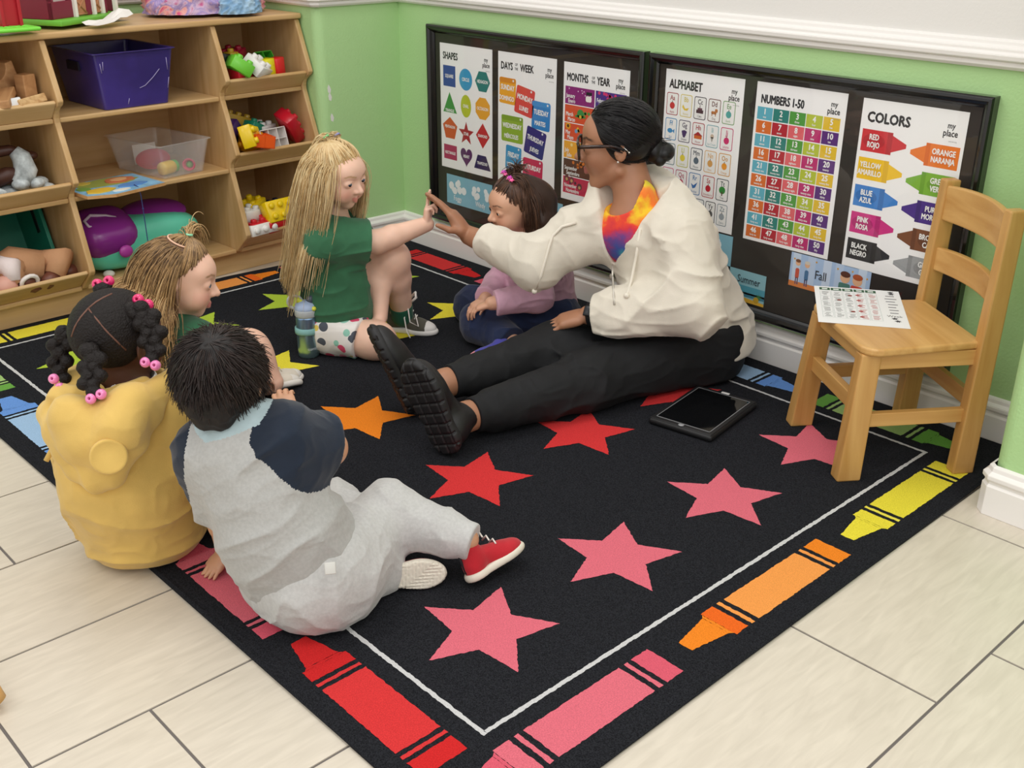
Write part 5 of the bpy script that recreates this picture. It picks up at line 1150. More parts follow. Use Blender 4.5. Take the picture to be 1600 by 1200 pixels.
def tubes(name, X, m, parent, r, r_end, sides=3):
    n, k, _ = X.shape; T = np.gradient(X, axis=1); T /= np.maximum(np.linalg.norm(T, axis=2), 1e-9)[..., None]
    up = np.cross(T, np.array([0.31, 0.22, 0.93])); up /= np.maximum(np.linalg.norm(up, axis=2), 1e-6)[..., None]; w = np.cross(T, up)
    rad = (r + (r_end - r) * np.linspace(0, 1, k) ** 1.5)[None, :, None]
    V = np.stack([X + (up * math.cos(2 * math.pi * j / sides) + w * math.sin(2 * math.pi * j / sides)) * rad for j in range(sides)], 2).reshape(-1, 3)
    idx = np.arange(n * k * sides).reshape(n, k, sides); F_ = []
    for j in range(sides):
        l = (j + 1) % sides; F_.append(np.stack([idx[:, :-1, j], idx[:, :-1, l], idx[:, 1:, l], idx[:, 1:, j]], -1).reshape(-1, 4))
    return np_mesh(name, V, np.concatenate(F_), m, parent)
def hair_mat(c1, c2, name, rough=0.42):
    m = bpy.data.materials.new(name); m.use_nodes = True; nt = m.node_tree; b = nt.nodes['Principled BSDF']; b.inputs['Roughness'].default_value = rough; b.inputs['Specular IOR Level'].default_value = 0.4
    g = nt.nodes.new('ShaderNodeNewGeometry'); tc = nt.nodes.new('ShaderNodeTexCoord'); n = nt.nodes.new('ShaderNodeTexNoise'); n.inputs['Scale'].default_value = 55; nt.links.new(tc.outputs['Object'], n.inputs[0])
    mx = nt.nodes.new('ShaderNodeMath'); mx.operation = 'ADD'; nt.links.new(g.outputs['Random Per Island'], mx.inputs[0]); nt.links.new(n.outputs['Fac'], mx.inputs[1])
    ml = nt.nodes.new('ShaderNodeMath'); ml.operation = 'MULTIPLY'; ml.inputs[1].default_value = 0.5; nt.links.new(mx.outputs[0], ml.inputs[0])
    r = nt.nodes.new('ShaderNodeValToRGB'); r.color_ramp.elements[0].position = 0.2; r.color_ramp.elements[1].position = 0.8; r.color_ramp.elements[0].color = lin(c1); r.color_ramp.elements[1].color = lin(c2)
    nt.links.new(ml.outputs[0], r.inputs[0]); nt.links.new(r.outputs[0], b.inputs['Base Color']); return m
def scalp_points(F, n, seed, test, rad=(.375, .44, .395), c=(0, -.07, .10), lift=1.02):
    """random points on the skull where test(local xyz) holds; returns local points"""
    rs = np.random.RandomState(seed); out = []
    while sum(len(o) for o in out) < n:
        d = rs.normal(0, 1, (4000, 3)); d /= np.linalg.norm(d, axis=1)[:, None]; P = A3(c) + d * A3(rad) * lift; out.append(P[test(P)])
    return np.concatenate(out)[:n]
def put(o, parent): o.parent = parent; o.matrix_parent_inverse = parent.matrix_basis.inverted(); return o
def person(label, loc, group=None):
    t = empty('person', label, 'person', tuple(loc)); return t
# ---- shoes, local frame: heel at y=0, toe at y=L, sole at z=0
def shoe(F, L, parent, up_m, sole_m, high=0.45, name='shoe', lace=None, toe_m=None, tread=None, wide=0.185, collar=None, socks=None):
    """F.sc must be 1; F.o at the back of the heel on the ground"""
    S = SDF(); R = F.R; W = lambda x, y, z: F.w((x * L, y * L, z * L))
    def sole(S, z0, z1, g):
        S.ell(W(0, .17, (z0 + z1) / 2), A3((wide * .82 + g, .175 + g, (z1 - z0) / 2 * 2.2)) * L, R, .0); S.ell(W(.01, .67, (z0 + z1) / 2), A3((wide + g, .335 + g, (z1 - z0) / 2 * 2.2)) * L, R, .06 * L); S.ell(W(0, .40, (z0 + z1) / 2), A3((wide * .78 + g, .30, (z1 - z0) / 2 * 2.2)) * L, R, .06 * L)
        S.half(W(0, 0, z0), -F.z, k=.012 * L); S.half(W(0, 0, z1), F.z, k=.012 * L)
    sole(S, 0, .11, .012)
    if tread:
        def fn(P):
            Q = F.l(P) / L; d = np.zeros(len(P)); lowz = Q[:, 2] < .05
            gx = np.abs(((Q[:, 1] * tread) % 1) - .5); gy = np.abs(((Q[:, 0] * tread + .25) % 1) - .5); gr = np.maximum(ss(gx, .36, .47), ss(gy, .38, .48)); return gr * .018 * L * lowz
        S.disp(fn)
    so = sdf_obj('sole', S, sole_m, parent, 0.0022 if tread else 0.0025)
    S = SDF()
    S.ell(W(0, .18, .17), A3((wide * .78, .165, .22)) * L, R, .0); S.ell(W(.01, .68, .10), A3((wide * .97, .30, .155)) * L, R, .10 * L); S.cap(W(0, .30, .25), W(0, .62, .16), .135 * L, .12 * L, k=.10 * L)
    if high: S.cap(W(0, .20, .22), W(0, .21, high), .145 * L, .150 * L, k=.06 * L); S.half(W(0, .2, high), F.z + F.y * .12, k=.008 * L); S.cap(W(0, .21, high + .06), W(0, .21, high - .08), .115 * L, .115 * L, k=.01 * L, op='s')
    S.half(W(0, 0, .045), -F.z, k=.0)
    fm = None; mats = [up_m]
    if toe_m is not None:
        mats.append(toe_m); fm = lambda C: (F.l(C)[:, 1] > .80 * L).astype(int) if True else None
    u = sdf_obj('upper', S, mats, parent, 0.0025, fmat=fm)
    if lace is not None:
        for i in range(5):
            t = i / 4; y0 = .33 + .30 * t; zz = high - .06 - (high - .30) * t if high > .35 else .36 - .1 * t
            yc = .36 + .09 * t if False else y0
            w = MB(); w.tube([Vector(W(-.085, yc + .02, zz - .04)), Vector(W(0, yc + .055, zz + .012)), Vector(W(.085, yc + .02, zz - .04))], .012 * L, 6, lace); put(w.build('lace'), parent)
    return u

# ---------------------------------------------------------------- shared people helpers
def arm(S, sh, el, wr, r=(.040, .034, .032, .022), k=.02):
    S.cap(sh, el, r[0], r[1], k=k); m = A3(el) + (A3(wr) - A3(el)) * .3; S.cap(el, m, r[1], r[2] * 1.03, k=.012); S.cap(m, wr, r[2] * 1.03, r[3], k=.012); return S
def leg(S, hp, kn, an, r=(.070, .048, .046, .030), k=.03, calf=None):
    hp, kn, an = A3(hp), A3(kn), A3(an); S.cap(hp, kn, r[0], r[1], k=k); m = kn + (an - kn) * .35; S.cap(kn, m, r[1] * .96, r[2], k=.02); S.cap(m, an, r[2], r[3], k=.02)
    if calf is not None: S.ell(m + unit(calf) * .012, (r[2] * .95, r[2] * .95, r[2] * 1.7) if abs((an - kn)[2]) > .7 * np.linalg.norm(an - kn) else (r[2] * 1.1,) * 3, None, .03)
    return S
def sleeve(S, a, b, r0, r1, t=1.0, k=.03, open_=True):
    a, b = A3(a), A3(b); e = a + (b - a) * t; S.cap(a, e + unit(b - a) * r1, r0, r1, k=k)
    return e, unit(b - a)
def end_cut(S, items, R=.11, k=.004):
    """flat hems: cuts each listed limb end locally"""
    for p, n, rad in items:
        p = A3(p); n = unit(n)
        def fn(P, p=p, n=n, rad=rad):
            v = P - p; h = v @ n; q = np.linalg.norm(v - h[:, None] * n, axis=1) - rad; return np.maximum(np.maximum(-h, q), h - .16)
        S._add(fn, p + n * .07, .10 + rad, 's', k)
def cloth(c, name, bump=.25, bs=600, var=.06, vs=30, rough=.9, sheen=.2, bd=.0012): return mat(c, rough, name, bump=bump, bscale=bs, var=var, vscale=vs, sheen=sheen, bdist=bd, spec=.2)
def hairline(P, y0=.05, s=.75): return (P[:, 1] < np.where(P[:, 2] > .05, y0 + s * (P[:, 2] - .05), y0 - .02)) & (P[:, 2] > -.30)
def hair_cap(name, F, m, parent, grow=1.035, y0=.05, s=.75, low=-.32, rad=(.375, .44, .395), c=(0, -.07, .10), extra=None, h=.003, folds=None):
    S = SDF(); S.ell(F.w(c), A3(rad) * F.sc * grow, F.R, 0); n = F.R @ unit((0, 1, -s)); S.half(F.w((0, y0 + .02, .05)), n, k=.012); S.half(F.w((0, 0, low)), -F.z, k=.02)
    if extra: extra(S)
    if folds: S.folds(*folds)
    return sdf_obj(name, S, m, parent, h)
def pulled(F, roots, target, lift=1.05, k=10, c=(0, -.07, .10), rs=None, spread=.012):
    rs = rs or np.random.RandomState(1); c = A3(c); R0 = roots - c; T = A3(target) - c + rs.normal(0, spread, roots.shape); t = np.linspace(0, 1, k)[None, :, None]
    l0 = np.linalg.norm(R0, axis=1)[:, None, None]; l1 = np.linalg.norm(T, axis=1)[:, None, None]; d = R0[:, None] / l0 * (1 - t) + T[:, None] / l1 * t; d /= np.linalg.norm(d, axis=2)[..., None]
    # keep the path on the inflated skull
    q = d / A3((.375, .44, .395)); rr = 1 / np.linalg.norm(q, axis=2)[..., None]; X = c + d * np.maximum(rr * (1.028 + (lift - 1) * np.sin(np.pi * t * .8)), 0)
    X = np.where(t > .92, c + d * l1, X); return F.ws(X.reshape(-1, 3)).reshape(X.shape)
def head_coll(F, g=1.05): return [('e', F.w((0, -.07, .10)), A3((.375, .44, .395)) * F.sc * g, F.R), ('e', F.w((0, .12, -.13)), A3((.315, .27, .33)) * F.sc * 1.03, F.R)]
def ball(name, c, r, m, parent, seg=16): w = MB(); w.sphere(tuple(c), r, m, seg=seg); return put(w.build(name), parent)

# ---------------------------------------------------------------- girl with long blonde hair
def blonde():
    hip = A3((.677, -.680, .105)); t = person('x', (0, 0, 0))
    t['label'] = 'blonde girl in a green shirt sitting with one hand raised to the teacher'; t.location = (hip[0], hip[1], RT)
    Fw = unit((.84, .54, 0)); Rt = unit((.54, -.84, 0))
    HF = Frame3((.742, -.690, .562), (.95, .27, -.22), (.05, -.02, 1), .190)
    shR, shL = A3((.735, -.750, .378)), A3((.647, -.608, .378)); elR, wrR = A3((.800, -.605, .356)), A3((.838, -.445, .388)); elL, wrL = A3((.745, -.560, .235)), A3((.800, -.605, .118))
    hpR, knR, anR = hip + Rt * .055 + A3((.015, .005, -.02)), A3((.846, -.655, .066)), A3((.755, -.690, .050)); hpL, knL, anL = hip - Rt * .06, A3((.757, -.522, .275)), A3((.722, -.462, .085))
    nb = A3((.700, -.682, .408))
    S = SDF(); S.chain([hip + (0, 0, -.01), hip + (0, 0, .12), hip + (.005, .01, .22), nb - (0, 0, .02)], [.088, .080, .083, .045], k=.05); S.cap(shR, shL, .036, k=.04); S.cap(nb, HF.w((0, -.06, -.28)), .040, .040, k=.03)
    head_prims(S, HF, True, True, smile=.034, eyes_open=.019)
    arm(S, shR, elR, wrR, (.037, .035, .033, .023)); arm(S, shL, elL, wrL, (.038, .034, .032, .022))
    hand_prims(S, wrR, (.02, .05, 1), (.683, .73, .05), .105, 1, ((4, 6, 4), (2, 8, 6), (62, 78, 45), (66, 80, 45)), (0.55, .5, .3), .05)
    hand_prims(S, wrL, unit((.10, -.05, -1)), unit((-.5, -.6, 0)), .095, -1, ((35, 55, 30),) * 4, (.5, .3, .2))
    leg(S, hpR, knR, anR, (.064, .049, .048, .032)); leg(S, hpL, knL, anL, (.070, .050, .047, .033)); S.ell(knL, (.052, .052, .055), None, .03); S.ell(knR, (.056, .056, .054), None, .03)
    S.cap(anR, anR - A3((.07, .02, .0)), .03, .022, k=.02)
    paint = face_paint(HF, '#ecc3ac', '#d0897c', '#c29a70', .105, '#d98d7a', smile=.036, brow_w=.012)
    S.half((0, 0, RT + .002), (0, 0, -1), k=.004); sdf_obj('body', S, SKIN, t, .0026, paint)
    eyes(HF, t, '#5b6f80', (.35, 1, -.25))
    # shirt
    GR = cloth('#3a6d4e', 'green_jersey'); S = SDF()
    S.chain([hip + (0, 0, -.035), hip + (.006, .004, .06), hip + (.006, .006, .13), hip + (.004, .008, .215)], [.116, .111, .102, .098], k=.05); S.cap(shR + (0, 0, -.005), shL, .050, k=.05); S.cap(nb - (0, 0, .03), nb + (0, 0, -.006), .066, .054, k=.03)
    eR, nR = sleeve(S, shR, elR, .058, .068, .82); eL, nL = sleeve(S, shL, elL, .050, .056, .75)
    S.folds(.010, (8, 8, 15), 3); end_cut(S, [(eR, nR, .085), (eL, nL, .08)]); S.half(hip + (0, 0, -.062), (0, 0, -1), k=.01); S.cap(nb + (.01, .01, .012), nb + (.03, .02, .06), .046, k=.008, op='s')
    sh = sdf_obj('shirt', S, GR, t, .003)
    # chalk-line face printed on the chest: drawn as raised print lines
    PR = mat('#a9c4ae', .9, 'pale_print'); cdir = unit(Fw * .75 + Rt * .75); side = unit(np.cross((0, 0, 1), cdir)); c0 = hip + A3((.006, .006, .125))
    def onchest(a, z): d = cdir * math.cos(a) + side * math.sin(a); return tuple(c0 + d * (.1015 + .0 * z) + A3((0, 0, z)))
    w = MB(); w.tube([onchest(-.15 + .62 * math.cos(b) * 1.0 + .45, -.015 + .062 * math.sin(b)) for b in [1.2 + i * .26 for i in range(17)]], .0022, 5, PR); w.tube([onchest(.30 + .25 * math.sin(i * .5), -.005 - .009 * i) for i in range(7)], .002, 5, PR); w.tube([onchest(.52 + .05 * i, .028 - .004 * (i % 2)) for i in range(4)], .0016, 5, PR)
    put(w.build('shirt_print'), sh)
    # shorts
    S = SDF(); S.cap(hip + (0, 0, -.03), hip + (0, 0, .0), .108, .10, k=.03); S.cap(hpR, hpR + (knR - hpR) * .70, .066, .068, k=.04); S.cap(hpL, hpL + (knL - hpL) * .30, .078, .080, k=.04); S.folds(.007, (14, 14, 14), 8)
    end_cut(S, [(hpR + (knR - hpR) * .66, knR - hpR, .115), (hpL + (knL - hpL) * .38, knL - hpL, .11)]); S.half((0, 0, RT + .001), (0, 0, -1), k=.004); S.half(hip + (0, 0, .03), (0, 0, 1), k=.02)
    m = bpy.data.materials.new('spotted_white_cotton'); m.use_nodes = True; nt = m.node_tree; b = nt.nodes['Principled BSDF']; b.inputs['Roughness'].default_value = .9
    tc = nt.nodes.new('ShaderNodeTexCoord'); vo = nt.nodes.new('ShaderNodeTexVoronoi'); vo.inputs['Scale'].default_value = 34; nt.links.new(tc.outputs['Object'], vo.inputs['Vector'])
    th = nt.nodes.new('ShaderNodeMath'); th.operation = 'LESS_THAN'; th.inputs[1].default_value = .50; nt.links.new(vo.outputs['Distance'], th.inputs[0]); sp = nt.nodes.new('ShaderNodeSeparateColor'); nt.links.new(vo.outputs['Color'], sp.inputs[0])
    cr = nt.nodes.new('ShaderNodeValToRGB'); cr.color_ramp.interpolation = 'CONSTANT'; cols = ['#e8e4e0', '#d9486c', '#e8e4e0', '#4f5560', '#8fc6b4', '#e88aa2', '#e8e4e0', '#e4c860']
    while len(cr.color_ramp.elements) < len(cols): cr.color_ramp.elements.new(.5)
    for i, c in enumerate(cols): cr.color_ramp.elements[i].position = i / len(cols); cr.color_ramp.elements[i].color = lin(c)
    nt.links.new(sp.outputs[0], cr.inputs[0]); mx = nt.nodes.new('ShaderNodeMix'); mx.data_type = 'RGBA'; mx.inputs['A'].default_value = lin('#e8e4e0'); nt.links.new(th.outputs[0], mx.inputs['Factor']); nt.links.new(cr.outputs[0], mx.inputs['B']); nt.links.new(mx.outputs['Result'], b.inputs['Base Color'])
    sdf_obj('shorts', S, m, t, .003)
    # high-top canvas shoe on the raised leg, sock
    WHT = mat('#e6e4e0', .6, 'white_rubber'); OLV = cloth('#57554b', 'olive_grey_canvas', .4, 500)
    FF = Frame3((.672, -.487, RT), (.845, .535, 0), (0, 0, 1), 1.0); s = empty('sneaker'); s.location = tuple(FF.o); put_e(s, t)
    shoe(FF, .172, s, OLV, WHT, .66, lace=mat('#efece6', .8, 'white_lace'), toe_m=WHT)
    w = MB(); o = FF.w((-.172 * .0 + .031, .048, .070)); q = Vector(FF.x).to_track_quat('Z', 'Y').to_matrix().to_4x4(); M = Matrix.Translation(FF.w((.0285, .036, .072))) @ q
    w.lathe([(0, 0), (.0125, 0), (.0125, .0012), (0, .0012)], 20, mat('#e9e6e0', .6, 'white_patch'), M); w.lathe([(.0095, .0013), (.0108, .0013), (.0108, .0016), (.0095, .0016)], 20, mat('#3a3a3a', .6), M, cap=False)
    P = []
    for k in range(10): a = math.pi / 2 + math.pi * k / 5; r = .0065 if k % 2 == 0 else .0028; P.append((r * math.cos(a), r * math.sin(a)))
    w.prism(P, .0012, .0017, 2, mat('#2c3a5a', .6), M); put(w.build('ankle_patch'), s)
    w = MB(); k0 = FF.w((0, .075, .105)); LC = mat('#efece6', .8, 'white_lace')
    w.tube([k0, k0 + (.016, .006, .020), k0 + (.034, .004, .036), k0 + (.042, .0, .022), k0 + (.012, .0, -.004)], .0045, 6, LC); w.tube([k0, FF.w((.03, .085, .09)), FF.w((.044, .095, .05)), FF.w((.036, .12, .035)), FF.w((.02, .105, .07))], .0024, 6, LC); w.tube([k0, FF.w((.04, .075, .06)), FF.w((.05, .085, .02)), FF.w((.06, .10, .003))], .0022, 6, LC); put(w.build('lace_bow'), s)
    S = SDF(); S.cap(anL + (0, 0, -.02), anL + (A3(knL) - anL) * .12, .036, .037, k=.01); S.half(anL + (A3(knL) - anL) * .10, knL - anL, k=.003); sdf_obj('sock', S, cloth('#1f5a44', 'green_sock'), t, .003)
    F2 = Frame3(anR + A3((.028, .012, -.030)), (-.98, -.15, 0.0), (.1, -.5, .86), 1.0); s2 = empty('sneaker'); s2.location = tuple(F2.o); put_e(s2, t); F2.o[2] = RT + .03; shoe(F2, .165, s2, OLV, WHT, .5, toe_m=WHT)
    # hair
    HM = hair_mat('#c7a26a', '#f0dcae', 'blonde_hair', .38); rs = np.random.RandomState(5)
    def vol(S):
        S.chain([HF.w((0, -.26, .0)), nb - Fw * .065 + A3((0, 0, .02)), hip - Fw * .10 + A3((0, 0, .20))], [.056, .044, .026], k=.03)
    hp_ = hair_cap('hair', HF, hair_mat('#a98550', '#c9a870', 'blonde_under', .45), t, 1.02, y0=.03, s=.85, extra=vol)
    coll = head_coll(HF, 1.045) + [('c', shR, shL, .053), ('c', hip, hip + (nb - hip) * .42, .117), ('c', hip + (nb - hip) * .5, nb - (0, 0, .115), .100), ('c', nb, HF.w((0, 0, -.2)), .06)]
    test = lambda P: hairline(P, .05, .8) & (P[:, 2] < .28) & (P[:, 2] > -.28)
    R0 = scalp_points(HF, 2600, 2, test); d = R0 - A3((0, -.07, .10)); d[:, 2] -= .45; d[:, 1] -= .12
    strands('hair_strand', HF.ws(R0), d @ HF.R.T, HM, hp_, 27, .0135, .40, coll, .0011, .0005, .03, 24, 3, jitter=.11, attract=lambda P, i: -Fw * (.10 if i > 4 else .03), lens=.72 + .36 * np.random.RandomState(4).rand(2600))
    for tgt, tst, n, sd in (((.10, -.20, .54), lambda P: (P[:, 2] > .18) & (P[:, 1] < .06 + .9 * (P[:, 2] - .05)) & (P[:, 0] > -.02), 420, 7), ((-.10, -.16, .54), lambda P: (P[:, 2] > .18) & (P[:, 1] < .06 + .9 * (P[:, 2] - .05)) & (P[:, 0] < .02), 340, 8)):
        X = pulled(HF, scalp_points(HF, n, sd, tst), tgt, 1.05); tubes('hair_strand', X, HM, hp_, .0013, .0010)
        n2 = 300; o = HF.w(tgt); pr = o + rs.normal(0, .004, (n2, 3)); dv = np.repeat((HF.R @ unit((.05 if tgt[0] > 0 else -.2, -.95, .35)))[None], n2, 0)
        strands('ponytail', pr, dv, HM, hp_, 20, .0125, .55, head_coll(HF, 1.08) + coll[2:], .0010, .0006, .02, 25, sd, jitter=.07, lens=.75 + .4 * rs.rand(n2))
        w = MB(); q = Vector(HF.R @ unit((0, -.75, .6))).to_track_quat('Z', 'Y').to_matrix().to_4x4(); w.tube([Matrix.Translation(o) @ q @ Vector((.0075 * math.cos(a), .0075 * math.sin(a), .002)) for a in [2 * math.pi * i / 14 for i in range(14)]], .003, 6, mat('#7fd08a' if tgt[0] > 0 else '#8e92c9', .5), closed=True); put(w.build('hair_tie'), t)
    return t
def put_e(e, parent):
    e.parent = parent; e.matrix_parent_inverse = parent.matrix_basis.inverted(); 
blonde()

# ---------------------------------------------------------------- the teacher
def teacher():
    t = person('x', (1.50, .02, RT)); t['label'] = 'woman in a cream hoodie and glasses, legs stretched out, touching hands with a child'
    H = A3((1.500, -.008, .115)); M = A3((1.455, -.180, .490))
    shL, shR = A3((1.570, -.148, .472)), A3((1.304, -.252, .425)); elL, wrL = A3((1.668, -.200, .290)), A3((1.415, -.338, .228))
    elR, wrR = (1.2405, -0.3726, 0.3400), (0.9454, -0.3686, 0.3614)
    elR, wrR = A3(elR), A3(wrR)
    hL, kL, aL = H + (.085, -.01, -.015), A3((1.505, -.420, .080)), A3((1.440, -.812, .075)); hR, kR, aR = H + (-.085, 0, -.01), A3((1.345, -.375, .108)), A3((1.280, -.750, .098))
    HF = Frame3((1.362, -.190, .676), (-.76, -.635, -.10), (-.12, -.10, 1), .232)
    nb = A3((1.440, -.195, .520))
    S = SDF(); S.chain([H, H + (0, -.05, .15), H + (-.01, -.12, .28), M - (0, .0, .04)], [.15, .12, .125, .06], k=.06); S.cap(shL, shR, .055, k=.06); S.cap(nb - (0, -.02, .02), HF.w((0, -.10, -.25)), .058, .053, k=.05)
    head_prims(S, HF, False, True, smile=.004, eyes_open=.024)
    arm(S, shL, elL, wrL, (.055, .045, .042, .027)); arm(S, shR, elR, wrR, (.055, .045, .042, .029))
    tip = A3((.858, -.434, .492)); dR = unit(tip - wrR); RGT = A3((.683, .730, .0))
    hand_prims(S, wrR, dR, unit(-RGT * .75 - A3((0, 0, .65))), .178, 1, ((2, 6, 4), (6, 8, 6), (10, 12, 8), (14, 16, 10)), (.62, .55, .25), .03)
    hand_prims(S, wrL, unit((-.62, -.55, -.25)), unit((-.1, .1, -1)), .165, -1, ((20, 25, 15),) * 4, (.5, .3, .2))
    leg(S, hL, kL, aL, (.085, .058, .055, .036)); leg(S, hR, kR, aR, (.085, .058, .055, .036)); S.cap(aL, aL + (0, -.055, -.012), .037, .03, k=.02); S.cap(aR, aR + (0, -.055, -.012), .037, .03, k=.02)
    paint = face_paint(HF, '#a8775a', '#a8625a', '#2a1d1a', .105, '#a06a52', smile=.004, brow_w=.014)
    S.half((0, 0, RT + .002), (0, 0, -1), k=.004); sdf_obj('body', S, SKIN, t, .003, paint); eyes(HF, t, '#3a241a', (-.1, 1, -.12))
    # tie-dye T-shirt
    m = bpy.data.materials.new('tie_dye'); m.use_nodes = True; nt = m.node_tree; b = nt.nodes['Principled BSDF']; b.inputs['Roughness'].default_value = .9
    tc = nt.nodes.new('ShaderNodeTexCoord'); mp = nt.nodes.new('ShaderNodeMapping'); mp.vector_type = 'POINT'; ctr = (1.4693, -0.2796, 0.4039)
    mp.inputs['Location'].default_value = [-c for c in ctr]; nz = nt.nodes.new('ShaderNodeTexNoise'); nz.inputs['Scale'].default_value = 26; nz.inputs['Detail'].default_value = 5; nt.links.new(tc.outputs['Object'], nz.inputs[0]); nt.links.new(tc.outputs['Object'], mp.inputs[0])
    ln = nt.nodes.new('ShaderNodeVectorMath'); ln.operation = 'LENGTH'; nt.links.new(mp.outputs[0], ln.inputs[0]); ma = nt.nodes.new('ShaderNodeMath'); ma.operation = 'MULTIPLY_ADD'; ma.inputs[1].default_value = .11; nt.links.new(nz.outputs['Fac'], ma.inputs[0]); nt.links.new(ln.outputs['Value'], ma.inputs[2])
    cr = nt.nodes.new('ShaderNodeValToRGB'); cols = [(.05, '#2f8f9a'), (.075, '#3a4f9c'), (.10, '#6a3f86'), (.125, '#cf3040'), (.155, '#e8472f'), (.19, '#f0c92a'), (.215, '#ee7a2c'), (.24, '#f08a3a'), (.27, '#e9d23a'), (.30, '#58a84a')]
    while len(cr.color_ramp.elements) < len(cols): cr.color_ramp.elements.new(.5)
    for i, (p, c) in enumerate(cols): cr.color_ramp.elements[i].position = p; cr.color_ramp.elements[i].color = lin(c)
    nt.links.new(ma.outputs[0], cr.inputs[0]); nt.links.new(cr.outputs[0], b.inputs['Base Color'])
    S = SDF(); S.chain([H + (0, -.06, .15), H + (-.01, -.13, .28), M - (.005, .01, .06)], [.100, .112, .075], k=.06); S.cap(shL, shR, .062, k=.06); S.cap(M - (.01, .01, .03), nb + (0, -.005, .012), .085, .068, k=.03); S.cap(nb + (-.01, -.02, .02), nb + (-.05, -.05, .10), .062, .07, k=.008, op='s'); S.half(shL * .84 + shR * .16, shL - shR, k=.01); S.half(shL * .12 + shR * .88, shR - shL, k=.01)
    sdf_obj('tie_dye_shirt', S, m, t, .003)
    # hoodie
    CR = cloth('#dcd5c6', 'cream_fleece', .35, 420, .05, 12); S = SDF()
    S.chain([H + (.0, .01, -.03), H + (0, -.03, .10), H + (-.005, -.10, .24), M - (.0, -.005, .05)], [.172, .158, .146, .085], k=.06); S.cap(shL + (0, 0, -.015), shR + (0, 0, -.01), .070, .066, k=.06)
    S.cap(H + (.055, .025, -.020), H + (-.055, .025, -.020), .148, k=.05)
    S.cap(shL, elL, .078, .074, k=.05); S.cap(elL, elL + (wrL - elL) * .72, .074, .066, k=.04); S.cap(elL + (wrL - elL) * .70, elL + (wrL - elL) * .96, .062, .050, k=.025)
    S.cap(shR, elR, .070, .062, k=.05); S.cap(elR, elR + (wrR - elR) * .52, .062, .050, k=.04); S.cap(elR + (wrR - elR) * .55, elR + (wrR - elR) * .95, .046, .042, k=.012)
    # hood rolled round the back of the neck
    fr = unit((.32, -.95, 0)); lf = unit((.95, .32, 0))
    S.chain([nb - lf * .105 + fr * .045 + A3((0, 0, -.035)), nb - lf * .105 - fr * .03 + A3((0, 0, .015)), nb - fr * .105 + A3((0, 0, .020)), nb + lf * .105 - fr * .035 + A3((0, 0, .015)), nb + lf * .105 + fr * .05 + A3((0, 0, -.035))], [.036, .042, .052, .044, .038], k=.025); S.ell(nb - fr * .135 + A3((.01, 0, -.04)), (.12, .07, .08), None, .05)
    S.folds(.018, (5.5, 5.5, 9), 12); S.folds(.004, (15, 15, 15), 21)
    # open front
    vb = snap(S, (1.4763, -0.3148, 0.3875)); vt = snap(S, (1.4566, -0.2672, 0.5420)) * .4 + (nb + fr * .085) * .6; ax = unit(vt - vb); Lv = np.linalg.norm(vt - vb); sd = unit(np.cross(ax, fr)); nv = np.cross(sd, ax)
    def wedge(P):
        v = P - vb; h = v @ ax; return np.maximum.reduce([np.abs(v @ sd) - (.004 + .066 * np.clip(h / Lv, 0, 1.4)), -h, h - Lv * 1.5, np.abs(v @ nv) - .075])
    S._add(wedge, (vb + vt) / 2, Lv + .1, 's', .006)
    S.cap(nb + A3((0, 0, -.01)), nb + A3((-.05, -.03, .13)), .070, .085, k=.012, op='s')
    eR, nR = elR + (wrR - elR) * .76, wrR - elR; eL, nL = elL + (wrL - elL) * .93, wrL - elL
    end_cut(S, [(eR, nR, .09), (eL, nL, .085)]); S.half((0, 0, .082), (0, .12, -1), k=.015)
    ho = sdf_obj('hoodie', S, CR, t, .0036)
    RP = mat('#e6dfd0', .85, 'cream_cord')
    for pts in ([(1.3818, -0.3638, 0.4912), (1.3589, -0.3944, 0.4814), (1.3360, -0.4050, 0.4535), (1.3242, -0.4070, 0.4205), (1.3205, -0.4125, 0.3934), (1.3065, -0.4171, 0.3356), (1.2930, -0.4303, 0.2883)], [(1.5248, -0.2619, 0.5370), (1.5377, -0.2806, 0.4872), (1.5513, -0.3067, 0.4250), (1.5625, -0.3353, 0.3627), (1.5656, -0.3542, 0.3284)]):
        pts = [snap(S, p) for p in pts]; w = MB(); w.tube(pts, .0042, 8, RP); w.sphere(pts[-1], .008, RP); put(w.build('drawstring'), ho)
    ZM = mat('#cdc8bd', .35, 'zip_metal', metal=.4); w = MB(); pts = [snap(S, p) for p in ((1.4837, -0.3230, 0.3874), (1.4920, -0.3306, 0.3621), (1.5015, -0.3369, 0.3368), (1.5111, -0.3433, 0.3116), (1.5196, -0.3486, 0.2894))]; w.tube(pts, .003, 6, ZM); c = snap(S, (1.4886, -0.3322, 0.3653), off=.006); w.rbox((-.004, -.003, -.014), (.004, .003, .0), .0015, ZM, Matrix.Translation(c)); put(w.build('zipper'), ho)
    # trousers
    BK = mat('#1a1b1d', .75, 'black_trousers', bump=.25, bscale=300, bdist=.001, var=.1, vscale=20, spec=.3); S = SDF()
    S.cap(H + (-.06, .0, -.01), H + (.06, .0, -.01), .125, k=.05); S.cap(hL, kL, .106, .078, k=.06); S.cap(kL, kL + (aL - kL) * .78, .078, .058, k=.04); S.cap(hR, kR, .104, .076, k=.06); S.cap(kR, kR + (aR - kR) * .78, .076, .056, k=.04)
    S.folds(.011, (9, 6, 9), 33); S.folds(.003, (22, 14, 22), 37)
    S.cap(kL + (aL - kL) * .76, kL + (aL - kL) * .97, .050, .047, k=.006); S.cap(kR + (aR - kR) * .76, kR + (aR - kR) * .97, .050, .047, k=.006)
